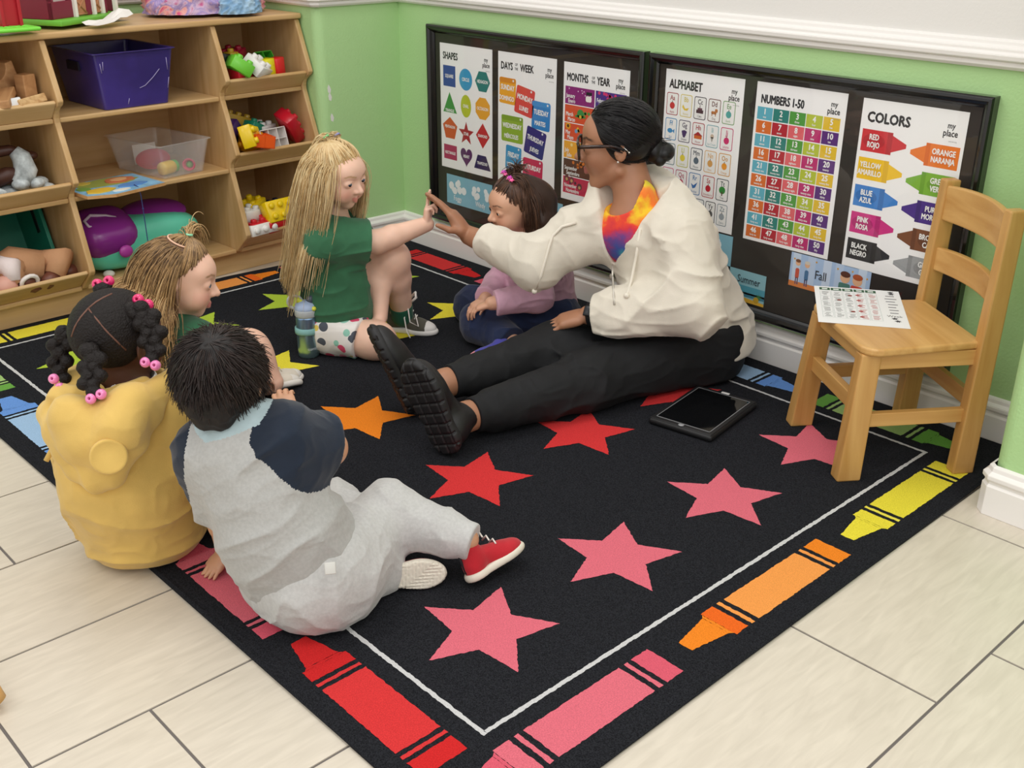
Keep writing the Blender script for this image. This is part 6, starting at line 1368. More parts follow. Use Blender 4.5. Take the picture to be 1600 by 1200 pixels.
    end_cut(S, [(kL + (aL - kL) * .955, aL - kL, .075), (kR + (aR - kR) * .955, aR - kR, .075)]); S.half((0, 0, RT + .001), (0, 0, -1), k=.01); S.half(H + (0, 0, .10), (0, 0, 1), k=.02)
    sdf_obj('trousers', S, BK, t, .0036)
    # black sneakers
    SU = mat('#151517', .5, 'black_shoe', bump=.25, bscale=180, bdist=.001); SO = mat('#1b1b1d', .6, 'black_sole')
    for o, y, z in (((1.492, -.918, RT + .010), (-.29, -.22, .92), (-.25, .92, .15)), ((1.236, -.848, RT + .010), (-.28, -.25, .92), (.35, .86, .28))):
        FF = Frame3(o, y, z, 1.0); s = empty('sneaker'); s.location = tuple(FF.o); put_e(s, t)
        shoe(FF, .262, s, SU, SO, .42, lace=mat('#1a1a1c', .8, 'black_lace'), tread=9, wide=.205)
        S = SDF(); S.cap(A3(FF.w((0, .055, .06))), aL if o[0] > 1.4 else aR, .036, .037, k=.01)
    # hair: slick back with a low bun
    HM = mat('#0d0c0e', .42, 'black_hair', bump=.15, bscale=40, bdist=.002, spec=.4); rad, c = (.335, .43, .365), (0, -.07, .13)
    def bun(S):
        S.ell(HF.w((0, -.44, -.10)), A3((.20, .12, .15)) * HF.sc, HF.R, .03 * HF.sc); S.ell(HF.w((0, -.55, -.13)), A3((.19, .13, .11)) * HF.sc, HF.R, .015 * HF.sc); S.cap(HF.w((-.12, -.50, -.20)), HF.w((.12, -.50, -.20)), .07 * HF.sc, k=.02 * HF.sc)
        for s in (-1, 1): S.ell(HF.w((s * .22, -.15, .02)), A3((.13, .26, .19)) * HF.sc, HF.R, .05 * HF.sc)
    hp_ = hair_cap('hair', HF, HM, t, 1.05, y0=.13, s=.55, low=-.26, rad=rad, c=c, extra=bun, h=.0028)
    HS = hair_mat('#0a090b', '#1d1a1c', 'black_hair_strand', .32)
    R0 = scalp_points(HF, 700, 11, lambda P: (P[:, 1] < .10 + .5 * (P[:, 2] - .05)) & (P[:, 2] > -.2), rad, c, 1.05)
    X = pulled(HF, R0, (0, -.50, -.10), 1.03, 12, c, spread=.05); tubes('hair_strand', X, HS, hp_, .0012, .0009)
    # glasses
    TO = mat('#1c1210', .2, 'dark_tortoise_frame', color2='#3a2216', vscale=60); g = empty('glasses'); put_e(g, t)
    w = MB(); Wp = lambda x, y, z: tuple(HF.w((x, y, z)))
    for s in (-1, 1):
        P = [];
        for qx, qz, a0 in ((1, 1, 0), (-1, 1, 90), (-1, -1, 180), (1, -1, 270)):
            for k in range(4): a = math.radians(a0 + 30 * k); P.append(Wp(s * .165 + qx * .085 + .045 * math.cos(a), .455 - .10 * abs(s * .165 + qx * .085 + .045 * math.cos(a)) ** 2 * 3, -.005 + qz * .055 + .045 * math.sin(a)))
        w.tube(P, .0035, 8, TO, closed=True)
    w.tube([Wp(-.04, .455, .03), Wp(0, .465, .04), Wp(.04, .455, .03)], .0032, 8, TO); put(w.build('rims'), t)
    for s in (-1, 1):
        w = MB(); w.tube([Wp(s * .295, .425, .055), Wp(s * .33, .38, .06), Wp(s * .365, .05, .055), Wp(s * .365, -.06, .03), Wp(s * .355, -.11, -.03)], [.0055, .0055, .0045, .004, .003], 8, TO); put(w.build('temple'), t)
        w = MB(); n = 20; w.add([Wp(s * .165 + .125 * abs(math.cos(2 * math.pi * i / n)) ** .6 * math.copysign(1, math.cos(2 * math.pi * i / n)), .435, -.005 + .095 * abs(math.sin(2 * math.pi * i / n)) ** .6 * math.copysign(1, math.sin(2 * math.pi * i / n))) for i in range(n)], [list(range(n))], GLASS); put(w.build('lens'), t)
    for o in list(t.children):
        if o.name.split('.')[0] in ('rims', 'temple', 'lens'): o.parent = g; o.matrix_parent_inverse = Matrix.Identity(4)
    SL = mat('#d9d7d2', .2, 'silver', metal=.9)
    ball('ear_stud', HF.w((-.365, -.02, -.135)), .0035, SL, t); w = MB(); w.tube([HF.w((-.375, -.10, .03)), HF.w((-.375, -.155, -.03))], .0014, 6, SL); w.sphere(HF.w((-.375, -.155, -.03)), .003, SL); put(w.build('ear_bar'), t)
    # watch
    wd = unit(wrL - elL); c = elL + (wrL - elL) * .965; q = Vector(wd).to_track_quat('Z', 'Y').to_matrix().to_4x4(); w = MB(); w.lathe([(.031, -.009), (.034, -.009), (.034, .009), (.031, .009)], 28, mat('#17171a', .45, 'black_watch_strap'), Matrix.Translation(c) @ q, cap=False); wt = put(w.build('watch'), t)
    fc = unit(A3((.5, -.6, .6)) - wd * (A3((.5, -.6, .6)) @ wd)); q2 = Vector(fc).to_track_quat('Z', 'Y').to_matrix().to_4x4(); w = MB(); w.rbox((-.012, -.015, 0), (.012, .015, .006), .003, mat('#2a2a2c', .3, 'watch_case', metal=.6), Matrix.Translation(c + fc * .033) @ q2); put(w.build('watch_face'), wt)
    return t
teacher()

# ---------------------------------------------------------------- girl in pink by the wall
def brown():
    hip = A3((1.035, -.125, .095)); t = person('x', (hip[0], hip[1], RT)); t['label'] = 'brown haired girl in a pink top and navy trousers sitting cross-legged behind the teacher\'s arm'
    Fw = unit((-.45, -.90, 0)); Lf = np.cross((0, 0, 1), Fw)
    HF = Frame3((1.000, -.232, .442), (-.34, -.92, -.18), (-.02, -.12, 1), .186)
    nb = A3((1.018, -.190, .320)); shL, shR = nb + Lf * .085 + A3((0, -.01, -.025)), nb - Lf * .085 + A3((0, 0, -.025))
    elL, wrL = A3((1.1373, -0.2580, 0.1936)), A3((1.0673, -0.3880, 0.1816)); elR, wrR = shR + A3((-.03, -.06, -.13)), A3((0.9873, -0.3422, 0.1617))
    hL, kL, aL = hip + Lf * .06 + A3((0, 0, -.01)), A3((0.9618, -0.3360, 0.0750)), A3((1.1348, -0.3500, 0.0550)); hR, kR, aR = hip - Lf * .06, A3((0.7984, -0.2191, 0.0600)), A3((.98, -.27, .045))
    S = SDF(); S.chain([hip, hip + A3((-.01, -.02, .10)), nb - (0, 0, .05)], [.085, .08, .055], k=.05); S.cap(shL, shR, .034, k=.04); S.cap(nb - (0, 0, .01), HF.w((0, -.06, -.28)), .036, .038, k=.03); head_prims(S, HF, True, True, .0, .022)
    arm(S, shL, elL, wrL, (.034, .030, .028, .021)); arm(S, shR, elR, wrR, (.034, .030, .028, .021)); hand_prims(S, wrL, unit((-.5, -.45, -.25)), unit((.0, .1, -1)), .092, -1, ((25, 30, 20),) * 4); hand_prims(S, wrR, unit((-.2, -.75, -.3)), (0, 0, -1), .092, 1, ((25, 30, 20),) * 4)
    leg(S, hL, kL, aL, (.055, .042, .04, .028)); leg(S, hR, kR, aR, (.055, .042, .04, .028))
    S.half((0, 0, RT + .002), (0, 0, -1), k=.004); sdf_obj('body', S, SKIN, t, .0026, face_paint(HF, '#d3a386', '#b06a5a', '#4a3026', .11, '#c9866c', brow_w=.010)); eyes(HF, t, '#2c1a12', (.15, 1, -.12))
    PK = cloth('#d5a9bd', 'pink_fleece', .3, 500); S = SDF(); S.chain([hip + (0, 0, -.02), hip + A3((-.01, -.02, .10)), nb - (0, 0, .055)], [.105, .096, .070], k=.05); S.cap(shL, shR, .046, k=.05); S.cap(nb - (0, 0, .03), nb + (0, 0, .006), .056, .048, k=.02)
    S.cap(shL, elL, .046, .042, k=.03); S.cap(elL, elL + (wrL - elL) * .9, .042, .034, k=.02); S.cap(shR, elR, .046, .042, k=.03); S.cap(elR, elR + (wrR - elR) * .9, .042, .034, k=.02); S.folds(.008, (10, 10, 13), 44); S.folds(.0025, (26, 26, 26), 45)
    end_cut(S, [(elL + (wrL - elL) * .93, wrL - elL, .06), (elR + (wrR - elR) * .93, wrR - elR, .06)]); S.half((0, 0, RT + .002), (0, 0, -1), k=.01); sdf_obj('pink_top', S, PK, t, .003)
    NV = cloth('#252f4c', 'navy_denim', .4, 420, .12, 25); S = SDF(); S.cap(hip + Lf * .03 - (0, 0, .02), hip - Lf * .03 - (0, 0, .02), .098, k=.04); S.cap(hL, kL, .074, .060, k=.05); S.cap(kL, kL + (aL - kL) * .95, .060, .048, k=.03); S.cap(hR, kR, .074, .060, k=.05); S.cap(kR, aR, .058, .046, k=.03); S.folds(.008, (13, 13, 13), 51); S.folds(.002, (30, 30, 30), 52)
    end_cut(S, [(kL + (aL - kL) * .90, aL - kL, .07)]); S.half((0, 0, RT + .001), (0, 0, -1), k=.008); S.half(hip + (0, 0, .06), (0, 0, 1), k=.02); sdf_obj('trousers', S, NV, t, .003)
    s = empty('sneaker'); FF = Frame3(A3((1.1629, -0.3764, 0.0520)), unit(A3((1.1163, -0.4634, 0.0350)) - A3((1.1629, -0.3764, 0.0520))), (-.72, .52, .30), 1.0); s.location = tuple(FF.o); put_e(s, t)
    shoe(FF, .150, s, cloth('#4a4aa0', 'blue_purple_shoe', .3, 300), mat('#ded6cf', .6, 'pale_sole'), .44, lace=mat('#b06ac0', .7, 'purple_lace'), tread=11, toe_m=cloth('#d98a98', 'pink_shoe', .3, 300))
    FF = Frame3(A3((1.0, -.22, RT + .04)), (-.3, -.95, 0), (-.6, .2, .7), 1.0); s = empty('sneaker'); s.location = tuple(FF.o); put_e(s, t); shoe(FF, .15, s, cloth('#4a4aa0', 'blue_purple_shoe', .3, 300), mat('#ded6cf', .6, 'pale_sole'), .44)
    HM = hair_mat('#33211a', '#6a4a36', 'brown_hair', .36); rs = np.random.RandomState(3)
    def vol(S): S.chain([HF.w((.12, -.36, .0)), HF.w((.24, -.30, -.35)), HF.w((.30, -.18, -.55))], [.055, .050, .03], k=.03); S.chain([HF.w((-.12, -.36, .0)), HF.w((-.24, -.30, -.35)), HF.w((-.28, -.20, -.5))], [.055, .050, .03], k=.03); S.cap(HF.w((0, -.40, -.1)), HF.w((0, -.36, -.45)), .055, .045, k=.03)
    hp_ = hair_cap('hair', HF, hair_mat('#2a1b15', '#3e2a20', 'brown_under', .45), t, 1.02, y0=.03, s=.75, extra=vol); coll = head_coll(HF, 1.05) + [('c', shL, shR, .055), ('c', hip, nb, .105)]
    R0 = scalp_points(HF, 900, 2, lambda P: (P[:, 1] < -.12) & (P[:, 2] < .3) & (P[:, 2] > -.3)); d = R0 - A3((0, -.07, .10)); d[:, 2] -= .4; d[:, 1] -= .1
    strands('hair_strand', HF.ws(R0), d @ HF.R.T, HM, hp_, 18, .0115, .40, coll, .0014, .0006, .05, 34, 3, jitter=.08, lens=.75 + .4 * rs.rand(900))
    tgs = ((.17, -.02, .50), (-.17, .02, .50), (.0, -.10, .54))
    for tg, tst, sd in ((tgs[0], lambda P: (P[:, 0] > .02) & (P[:, 1] < .10 + .8 * (P[:, 2] - .05)) & (P[:, 1] > -.22) & (P[:, 2] > -.05), 4), (tgs[1], lambda P: (P[:, 0] < -.02) & (P[:, 1] < .10 + .8 * (P[:, 2] - .05)) & (P[:, 1] > -.22) & (P[:, 2] > -.05), 5)):
        tubes('hair_strand', pulled(HF, scalp_points(HF, 420, sd, tst), tg, 1.04, rs=rs), HM, hp_, .0013, .001)
        n2 = 130; o = HF.w(tg); strands('hair_strand', o + rs.normal(0, .004, (n2, 3)), np.repeat((HF.R @ unit((.5 * np.sign(tg[0]), -.7, .55)))[None], n2, 0), HM, hp_, 18, .0115, .5, head_coll(HF, 1.09) + coll[2:], .0014, .0006, .04, 30, sd, jitter=.12, lens=.7 + .45 * rs.rand(n2))
        w = MB(); 
        for j, (a, c) in enumerate(((0, '#f05a9a'), (1, '#c93ab0'), (2, '#f27aae'))):
            q = HF.w((tg[0] + (j - 1) * .06 * 1.0, tg[1] + .05, tg[2] + .035 - .03 * abs(j - 1))); P = []
            for k in range(10): b = math.pi * k / 5; r = .0085 if k % 2 == 0 else .0042; P.append((r * math.cos(b), r * math.sin(b)))
            w.prism(P, -.0015, .0015, 2, mat(c, .35), Matrix.Translation(q) @ Vector(unit(HF.z * .8 - A3(FWD) * .7)).to_track_quat('Z', 'Y').to_matrix().to_4x4())
        put(w.build('star_clip'), t)
    n2 = 90; o = HF.w((.02, -.14, .53)); strands('hair_strand', o + rs.normal(0, .006, (n2, 3)), np.repeat((HF.R @ unit((0, -.2, 1)))[None], n2, 0), HM, hp_, 7, .006, .28, (), .0014, .0006, 0, 1, 9, jitter=.35)
    ball('ear_stud', HF.w((.40, -.02, -.13)), .0025, mat('#d8c890', .2, metal=.8), t)
brown()

# ---------------------------------------------------------------- girl with wavy light brown hair
def lightbrown():
    hip = A3((.955, -1.365, .10)); t = person('x', (hip[0], hip[1], RT)); t['label'] = 'girl with long wavy light brown hair in a green shirt, seen from behind'
    Fw = unit((-.15, .98, 0)); Rt = np.cross(Fw, (0, 0, 1)); HF = Frame3((.985, -1.322, .452), (.58, .80, -.24), (-.06, .10, 1), .193)
    nb = A3((.970, -1.352, .335)); shR, shL = nb + Rt * .088 + A3((0, 0, -.03)), nb - Rt * .088 + A3((0, 0, -.03))
    elR, wrR = shR + A3((.03, .09, -.10)), A3((.95, -1.13, .12)); elL, wrL = shL + A3((-.03, .04, -.14)), A3((.82, -1.20, .06))
    hR, kR, aR = hip + Rt * .06, A3((0.8383, -1.0830, 0.1500)), A3((0.8893, -1.0481, 0.0600)); hL, kL, aL = hip - Rt * .06, A3((.74, -1.20, .07)), A3((.86, -1.06, .05))
    S = SDF(); S.chain([hip, hip + (0, .01, .11), nb - (0, 0, .05)], [.085, .08, .055], k=.05); S.cap(shL, shR, .034, k=.04); S.cap(nb - (0, 0, .01), HF.w((0, -.06, -.28)), .036, .038, k=.03); head_prims(S, HF, True, True, .0, .022)
    arm(S, shL, elL, wrL, (.036, .032, .03, .021)); arm(S, shR, elR, wrR, (.036, .032, .03, .021)); hand_prims(S, wrR, (-.1, .8, -.4), (0, 0, -1), .095, 1, ((25, 30, 20),) * 4); hand_prims(S, wrL, (-.1, .9, -.2), (0, 0, -1), .095, -1, ((25, 30, 20),) * 4)
    leg(S, hR, kR, aR, (.064, .052, .048, .032)); leg(S, hL, kL, aL, (.064, .05, .046, .032)); S.ell(kR, (.055, .055, .055), None, .03)
    S.half((0, 0, RT + .002), (0, 0, -1), k=.004); sdf_obj('body', S, SKIN, t, .0026, face_paint(HF, '#e9bda6', '#c9807a', '#9a7450', .11, '#d8897c', brow_w=.012)); eyes(HF, t, '#5b6f80')
    GR = cloth('#275a3d', 'green_jersey_dark'); S = SDF(); S.chain([hip, hip + (0, .01, .11), nb - (0, 0, .055)], [.105, .097, .072], k=.05); S.cap(shL, shR, .047, k=.05); S.cap(nb - (0, 0, .03), nb, .058, .05, k=.02); eR, nR = sleeve(S, shR, elR, .05, .054, .62); eL, nL = sleeve(S, shL, elL, .05, .054, .62); S.folds(.007, (11, 11, 15), 64); end_cut(S, [(eR, nR, .08), (eL, nL, .08)]); S.half(hip + (0, 0, -.05), (0, 0, -1), k=.01); sdf_obj('shirt', S, GR, t, .003)
    S = SDF(); S.cap(hip + Rt * .03 - (0, 0, .02), hip - Rt * .03 - (0, 0, .02), .095, k=.04); S.cap(hR, hR + (kR - hR) * .5, .076, .078, k=.04); S.cap(hL, hL + (kL - hL) * .5, .076, .078, k=.04); end_cut(S, [(hR + (kR - hR) * .45, kR - hR, .1), (hL + (kL - hL) * .45, kL - hL, .1)]); S.half((0, 0, RT + .001), (0, 0, -1), k=.008); S.half(hip + (0, 0, .05), (0, 0, 1), k=.02); sdf_obj('shorts', S, cloth('#3a3a44', 'dark_shorts'), t, .003)
    WC = cloth('#d9d1c2', 'offwhite_canvas', .4, 500); WR = mat('#e3dfd8', .55, 'white_rubber_toe'); s = empty('sneaker'); a = A3((0.8469, -1.0657, 0.0120)); b = A3((0.8149, -0.9010, 0.0120)); FF = Frame3((a[0], a[1], RT), (b - a)[:2].tolist() + [0], (-.15, .1, 1), 1.0); s.location = tuple(FF.o); put_e(s, t); shoe(FF, .160, s, WC, WR, .50, lace=mat('#c9bfa9', .8, 'cream_lace'), toe_m=WR)
    s = empty('sneaker'); FF = Frame3((.83, -1.09, RT), (.2, .95, 0), (-.5, 0, .8), 1.0); s.location = tuple(FF.o); put_e(s, t); shoe(FF, .158, s, WC, WR, .50, toe_m=WR)
    HM = hair_mat('#4a3320', '#c09a68', 'light_brown_hair', .40); HW = hair_mat('#a47c4e', '#e0c08c', 'wavy_blond_ends', .40); rs = np.random.RandomState(3)
    def vol(S): S.chain([HF.w((0, -.22, -.05)), HF.w((0, -.26, -.40)), HF.w((.03, -.30, -.75))], [.058, .058, .040], k=.03); S.chain([HF.w((.24, -.2, -.1)), HF.w((.30, -.14, -.50)), HF.w((.28, -.10, -.75))], [.03, .034, .02], k=.03)
    hp_ = hair_cap('hair', HF, hair_mat('#543a24', '#775638', 'light_brown_under', .45), t, 1.02, y0=.02, s=.75, extra=vol); coll = head_coll(HF, 1.055) + [('c', shL, shR, .058), ('c', hip, nb, .118), ('c', HF.w((0, -.22, -.05)), HF.w((.02, -.30, -.75)), .064)]
    part = lambda P: np.abs(np.linalg.norm(P[:, [0, 1]] - A3((0.02, -.02)), axis=1) - .27) < .018
    R0 = scalp_points(HF, 2800, 2, lambda P: (P[:, 1] < np.where(P[:, 2] > .12, .03, -.03)) & (P[:, 2] > -.3) & (np.linalg.norm(P[:, [0, 1]] - A3((0.02, -.02)), axis=1) > .215)); d = R0 - A3((0, -.07, .10)); d[:, 2] -= .42; d[:, 1] -= .25
    R0 = R0[np.argsort(-R0[:, 2] + .25 * rs.rand(2800))]; d = R0 - A3((0, -.07, .10)); d[:, 2] -= .42; d[:, 1] -= .25; lens = .75 + .4 * rs.rand(2800); strands('hair_strand', HF.ws(R0[:1700]), d[:1700] @ HF.R.T, HM, hp_, 22, .0115, .36, coll, .0011, .0005, .22, 62, 3, jitter=.07, attract=lambda P, i: -HF.y * (.07 if i < 9 else .02), lens=lens[:1700], curl_start=.11); strands('hair_strand', HF.ws(R0[1700:]), d[1700:] @ HF.R.T, HW, hp_, 24, .0115, .36, coll, .0011, .0005, .26, 66, 4, jitter=.10, attract=lambda P, i: -HF.y * (.07 if i < 9 else .02), lens=lens[1700:], curl_start=.10)
    tg = (.0, .02, .53); tubes('hair_strand', pulled(HF, scalp_points(HF, 800, 5, lambda P: ((np.linalg.norm(P[:, [0, 1]] - A3((0.02, -.02)), axis=1) < .20) | (P[:, 1] > .0)) & (P[:, 2] > .1) & (P[:, 1] < .04 + .75 * (P[:, 2] - .05))), tg, 1.07, rs=rs), HM, hp_, .0013, .001)
    # scalp line where the top section is parted
    w = MB(); P = []
    for k in range(30):
        b = math.radians(-205 + 230 * k / 29); x, y = .02 + .205 * math.cos(b), -.02 + .205 * math.sin(b); z = .10 + .395 * 1.045 * math.sqrt(max(.02, 1 - (x / .392) ** 2 - ((y + .07) / .46) ** 2)); P.append(HF.w((x, y, z)))
    w.tube(P, .0022, 6, mat('#e2b79c', .6, 'scalp_skin')); put(w.build('parting'), hp_)
    n2 = 120; o = HF.w(tg); strands('hair_strand', o + rs.normal(0, .003, (n2, 3)), np.repeat((HF.R @ unit((-.25, -.2, 1)))[None], n2, 0), HW, hp_, 14, .0062, .30, head_coll(HF, 1.08), .0012, .0006, 0, 1, 9, jitter=.10)
    w = MB(); q = Vector(HF.z).to_track_quat('Z', 'Y').to_matrix().to_4x4(); w.tube([Matrix.Translation(o) @ q @ Vector((.006 * math.cos(a), .006 * math.sin(a), .004)) for a in [2 * math.pi * i / 14 for i in range(14)]], .003, 6, mat('#8fd8b0', .5), closed=True); put(w.build('hair_tie'), t)
lightbrown()

# ---------------------------------------------------------------- girl in the yellow hoodie
def hoodiegirl():
    hip = A3((1.3671, -1.6692, 0.1045)); t = person('x', (hip[0], hip[1], RT)); t['label'] = 'girl with beaded black braids in a yellow hoodie, seen from behind at the rug edge'
    Fw = unit((-.50, .86, 0)); Rt = np.cross(Fw, (0, 0, 1)); HF = Frame3((1.3605, -1.6473, 0.4927), (-.28, .95, -.12), (.03, .06, 1), .197)
    nb = A3((1.3833, -1.6455, 0.3843)); shR, shL = nb + Rt * .095 + A3((0, 0, -.03)), nb - Rt * .095 + A3((0, 0, -.03))
    elR, wrR = shR + A3((.03, .07, -.14)), A3((1.38, -1.43, .20)); elL, wrL = shL + A3((-.03, .06, -.14)), A3((1.24, -1.48, .17))
    hR, kR, aR = hip + Rt * .035 + Fw * .03, A3((1.36, -1.40, .08)), A3((1.26, -1.38, .05)); hL, kL, aL = hip - Rt * .065, A3((1.17, -1.53, .08)), A3((1.30, -1.45, .05))
    S = SDF(); S.chain([hip, hip + (0, .01, .14), nb - (0, 0, .05)], [.095, .088, .06], k=.05); S.cap(shL, shR, .038, k=.04); S.cap(nb - (0, 0, .01), HF.w((0, -.08, -.28)), .042, .043, k=.03); head_prims(S, HF, True, True, .0, .022)
    arm(S, shL, elL, wrL); arm(S, shR, elR, wrR); hand_prims(S, wrR, (-.3, .8, -.2), (0, 0, -1), .10, 1, ((25, 30, 20),) * 4); hand_prims(S, wrL, (.1, .9, -.2), (0, 0, -1), .10, -1, ((25, 30, 20),) * 4)
    leg(S, hR, kR, aR, (.066, .05, .046, .032)); leg(S, hL, kL, aL, (.066, .05, .046, .032))
    S.half((0, 0, RT + .002), (0, 0, -1), k=.004); sdf_obj('body', S, SKIN, t, .0026, face_paint(HF, '#5b392b', '#6a3a34', '#1a1210', .11)); eyes(HF, t, '#20120c')
    YE = cloth('#d8b565', 'mustard_fleece', .35, 420, .05, 14); S = SDF()
    S.chain([hip + Fw * .02 + A3((0, 0, -.010)), hip + (-.002, .0, .09), hip + (0, 0, .18), nb - (0, 0, .06)], [.130, .138, .124, .085], k=.06); S.cap(shL, shR, .062, k=.06); S.cap(shR, elR, .064, .062, k=.04); S.cap(elR, elR + (wrR - elR) * .9, .060, .046, k=.03); S.cap(shL, elL, .064, .062, k=.04); S.cap(elL, elL + (wrL - elL) * .9, .060, .046, k=.03)
    # hood: a rolled rim round the neck and a bag hanging on the back
    S.chain([nb + Rt * .07 + Fw * .06 + A3((0, 0, -.03)), nb + Rt * .088 - Fw * .02 + A3((0, 0, -.005)), nb + Rt * .055 - Fw * .085 + A3((0, 0, -.035)), nb - Rt * .04 - Fw * .095 + A3((0, 0, -.035)), nb - Rt * .105 - Fw * .04 + A3((0, 0, -.0)), nb - Rt * .085 + Fw * .06 + A3((0, 0, -.03))], [.026, .028, .030, .032, .030, .026], k=.02)
    S.folds(.012, (7, 7, 11), 71); S.folds(.003, (18, 18, 20), 72)
    S.cap(nb + A3((0, 0, -.01)), nb + A3((0, .005, .10)), .058, .070, k=.012, op='s'); S.half((0, 0, RT + .001), (0, 0, -1), k=.012)
    ho = sdf_obj('hoodie', S, YE, t, .003)
    # the hood hanging down the back, lying on the fleece, with a rolled opening
    H2 = SDF(); out = [(1.5001, -1.6364, 0.4288), (1.4989, -1.6685, 0.3814), (1.4965, -1.7063, 0.3271), (1.4874, -1.7514, 0.2728), (1.4677, -1.7768, 0.2659), (1.4382, -1.7966, 0.2837), (1.3948, -1.7978, 0.3034), (1.3717, -1.8003, 0.3374), (1.3313, -1.7948, 0.3627)]
    out = [snap(S, p, off=.010) for p in out]; mid = [snap(S, p, off=.026) for p in ((1.4718, -1.6872, 0.3969), (1.4702, -1.7124, 0.3607), (1.4643, -1.7437, 0.3223), (1.4302, -1.7727, 0.3333), (1.4000, -1.7786, 0.3736))]
    H2.chain(out, [.014, .016, .017, .018, .018, .018, .017, .016, .018], k=.02)
    for m_ in mid: H2.ell(m_, (.026, .026, .026), None, .03)
    for i in range(9): H2.cap(out[i], mid[min(4, i * 5 // 9)], .016, .024, k=.03)
    for i in range(4): H2.cap(mid[i], mid[i + 1], .026, .026, k=.03)
    H2.cap(mid[0], mid[4], .026, .026, k=.03); H2.cap(mid[1], mid[4], .026, .026, k=.03)
    rim = [snap(S, p, off=.016) for p in ((1.3497, -1.7971, 0.3782), (1.3233, -1.7691, 0.3908), (1.3926, -1.7718, 0.3961), (1.4276, -1.7403, 0.3874), (1.4626, -1.6955, 0.3991), (1.4889, -1.6528, 0.4219), (1.4592, -1.6028, 0.4244))]; H2.chain(rim, [.017, .016, .015, .015, .016, .016, .014], k=.008)
    rim2 = [snap(S, p, off=.012) for p in ((1.3261, -1.7615, 0.3977), (1.3747, -1.7526, 0.4058), (1.4226, -1.7324, 0.4077), (1.4516, -1.6955, 0.4170), (1.4760, -1.6577, 0.4353))]; H2.chain(rim2, [.013, .013, .013, .013, .012], k=.006)
    H2.folds(.005, (12, 12, 16), 75); hd_ = sdf_obj('hood', H2, YE, ho, .0026)
    c = snap(H2, (1.5161, -1.7635, 0.3300), off=.002); bn = unit([H2.eval((c + e)[None])[0] - H2.eval((c - e)[None])[0] for e in np.eye(3) * .02]); bn = unit(bn * .5 + unit(A3(CAM) - c) * .5); c = c + bn * .004; w = MB(); q = Vector(bn).to_track_quat('Z', 'Y').to_matrix().to_4x4(); w.lathe([(.0, -.006), (.030, -.006), (.034, -.002), (.034, .004), (.031, .007), (.028, .0055), (.0, .0062)], 28, YE, Matrix.Translation(c) @ q); o = w.build('hood_ear'); o.parent = ho; o.matrix_parent_inverse = Matrix.Identity(4)
    w = MB(); w.tube([(1.3238, -1.7700, 0.3394), (1.3281, -1.7843, 0.3102), (1.3273, -1.8042, 0.2811), (1.3261, -1.8169, 0.2635)], .0055, 8, YE); put(w.build('drawstring'), ho)
    S = SDF(); S.cap(nb - (0, 0, .03), nb + (0, 0, .012), .060, .053, k=.02); S.cap(nb + (0, 0, .0), nb + (0, 0, .06), .046, k=.004, op='s'); sdf_obj('white_collar', S, cloth('#e4e1dc', 'white_cotton'), t, .003)
    S = SDF(); S.cap(hip + Rt * .03 - (0, 0, .0), hip - Rt * .03, .080, k=.04); S.cap(hR, kR, .066, .056, k=.04); S.cap(hL, kL, .076, .062, k=.04); S.cap(kR, aR, .06, .046, k=.03); S.cap(kL, aL, .06, .046, k=.03); S.half((0, 0, RT + .001), (0, 0, -1), k=.008); sdf_obj('trousers', S, cloth('#2b2b33', 'dark_trousers'), t, .0035)
    # hair: parted sections gathered into beaded bubble braids
    BK = mat('#17110f', .62, 'black_coily_hair', bump=.9, bscale=260, bdist=.003, spec=.3); SK = mat('#6b4637', .6, 'scalp')
    rad, c0 = (.375, .44, .395), A3((0, -.07, .10)); hp_ = hair_cap('hair', HF, BK, t, 1.035, y0=.05, s=.7, low=-.27, h=.0026, folds=(.0015, (160, 160, 160), 5))
    def on(x, y, g=1.043): z = .10 + .395 * g * math.sqrt(max(.0, 1 - (x / (.375 * g)) ** 2 - ((y + .07) / (.44 * g)) ** 2)); return HF.w((x, y, z))
    def sph(az, el, g=1.043): d = A3((math.sin(az) * math.cos(el), math.cos(az) * math.cos(el), math.sin(el))); return HF.w(c0 + d * A3(rad) * g)
    node = (math.pi, 1.12)
    for P in ([(1.3907, -1.7099, 0.5768), (1.3899, -1.6932, 0.5855), (1.3885, -1.6767, 0.5902), (1.3844, -1.6579, 0.5925)], [(1.3907, -1.7099, 0.5768), (1.4171, -1.7066, 0.5601), (1.4323, -1.6989, 0.5405), (1.4403, -1.6857, 0.5185), (1.4401, -1.6697, 0.4956)], [(1.3907, -1.7099, 0.5768), (1.3898, -1.7266, 0.5627), (1.3860, -1.7389, 0.5454), (1.3800, -1.7457, 0.5259)]):
        w = MB(); w.tube(P, .0019, 6, SK); put(w.build('parting'), hp_)
    HP, LP = mat('#e0246e', .12, 'hot_pink_bead', coat=.5), mat('#f086bd', .12, 'light_pink_bead', coat=.5)
    def bead(c, m, r=.0115):
        w = MB(); prof = [(.003 + 0, -.85 * r), (r * .55, -.80 * r), (r * .88, -.45 * r), (r, 0), (r * .88, .45 * r), (r * .55, .80 * r), (.003, .85 * r), (.003, -.85 * r)]
        w.lathe(prof, 18, m, Matrix.Translation(c) @ Euler((1.1, .3, .6)).to_matrix().to_4x4(), cap=False); put(w.build('hair_bead'), t)
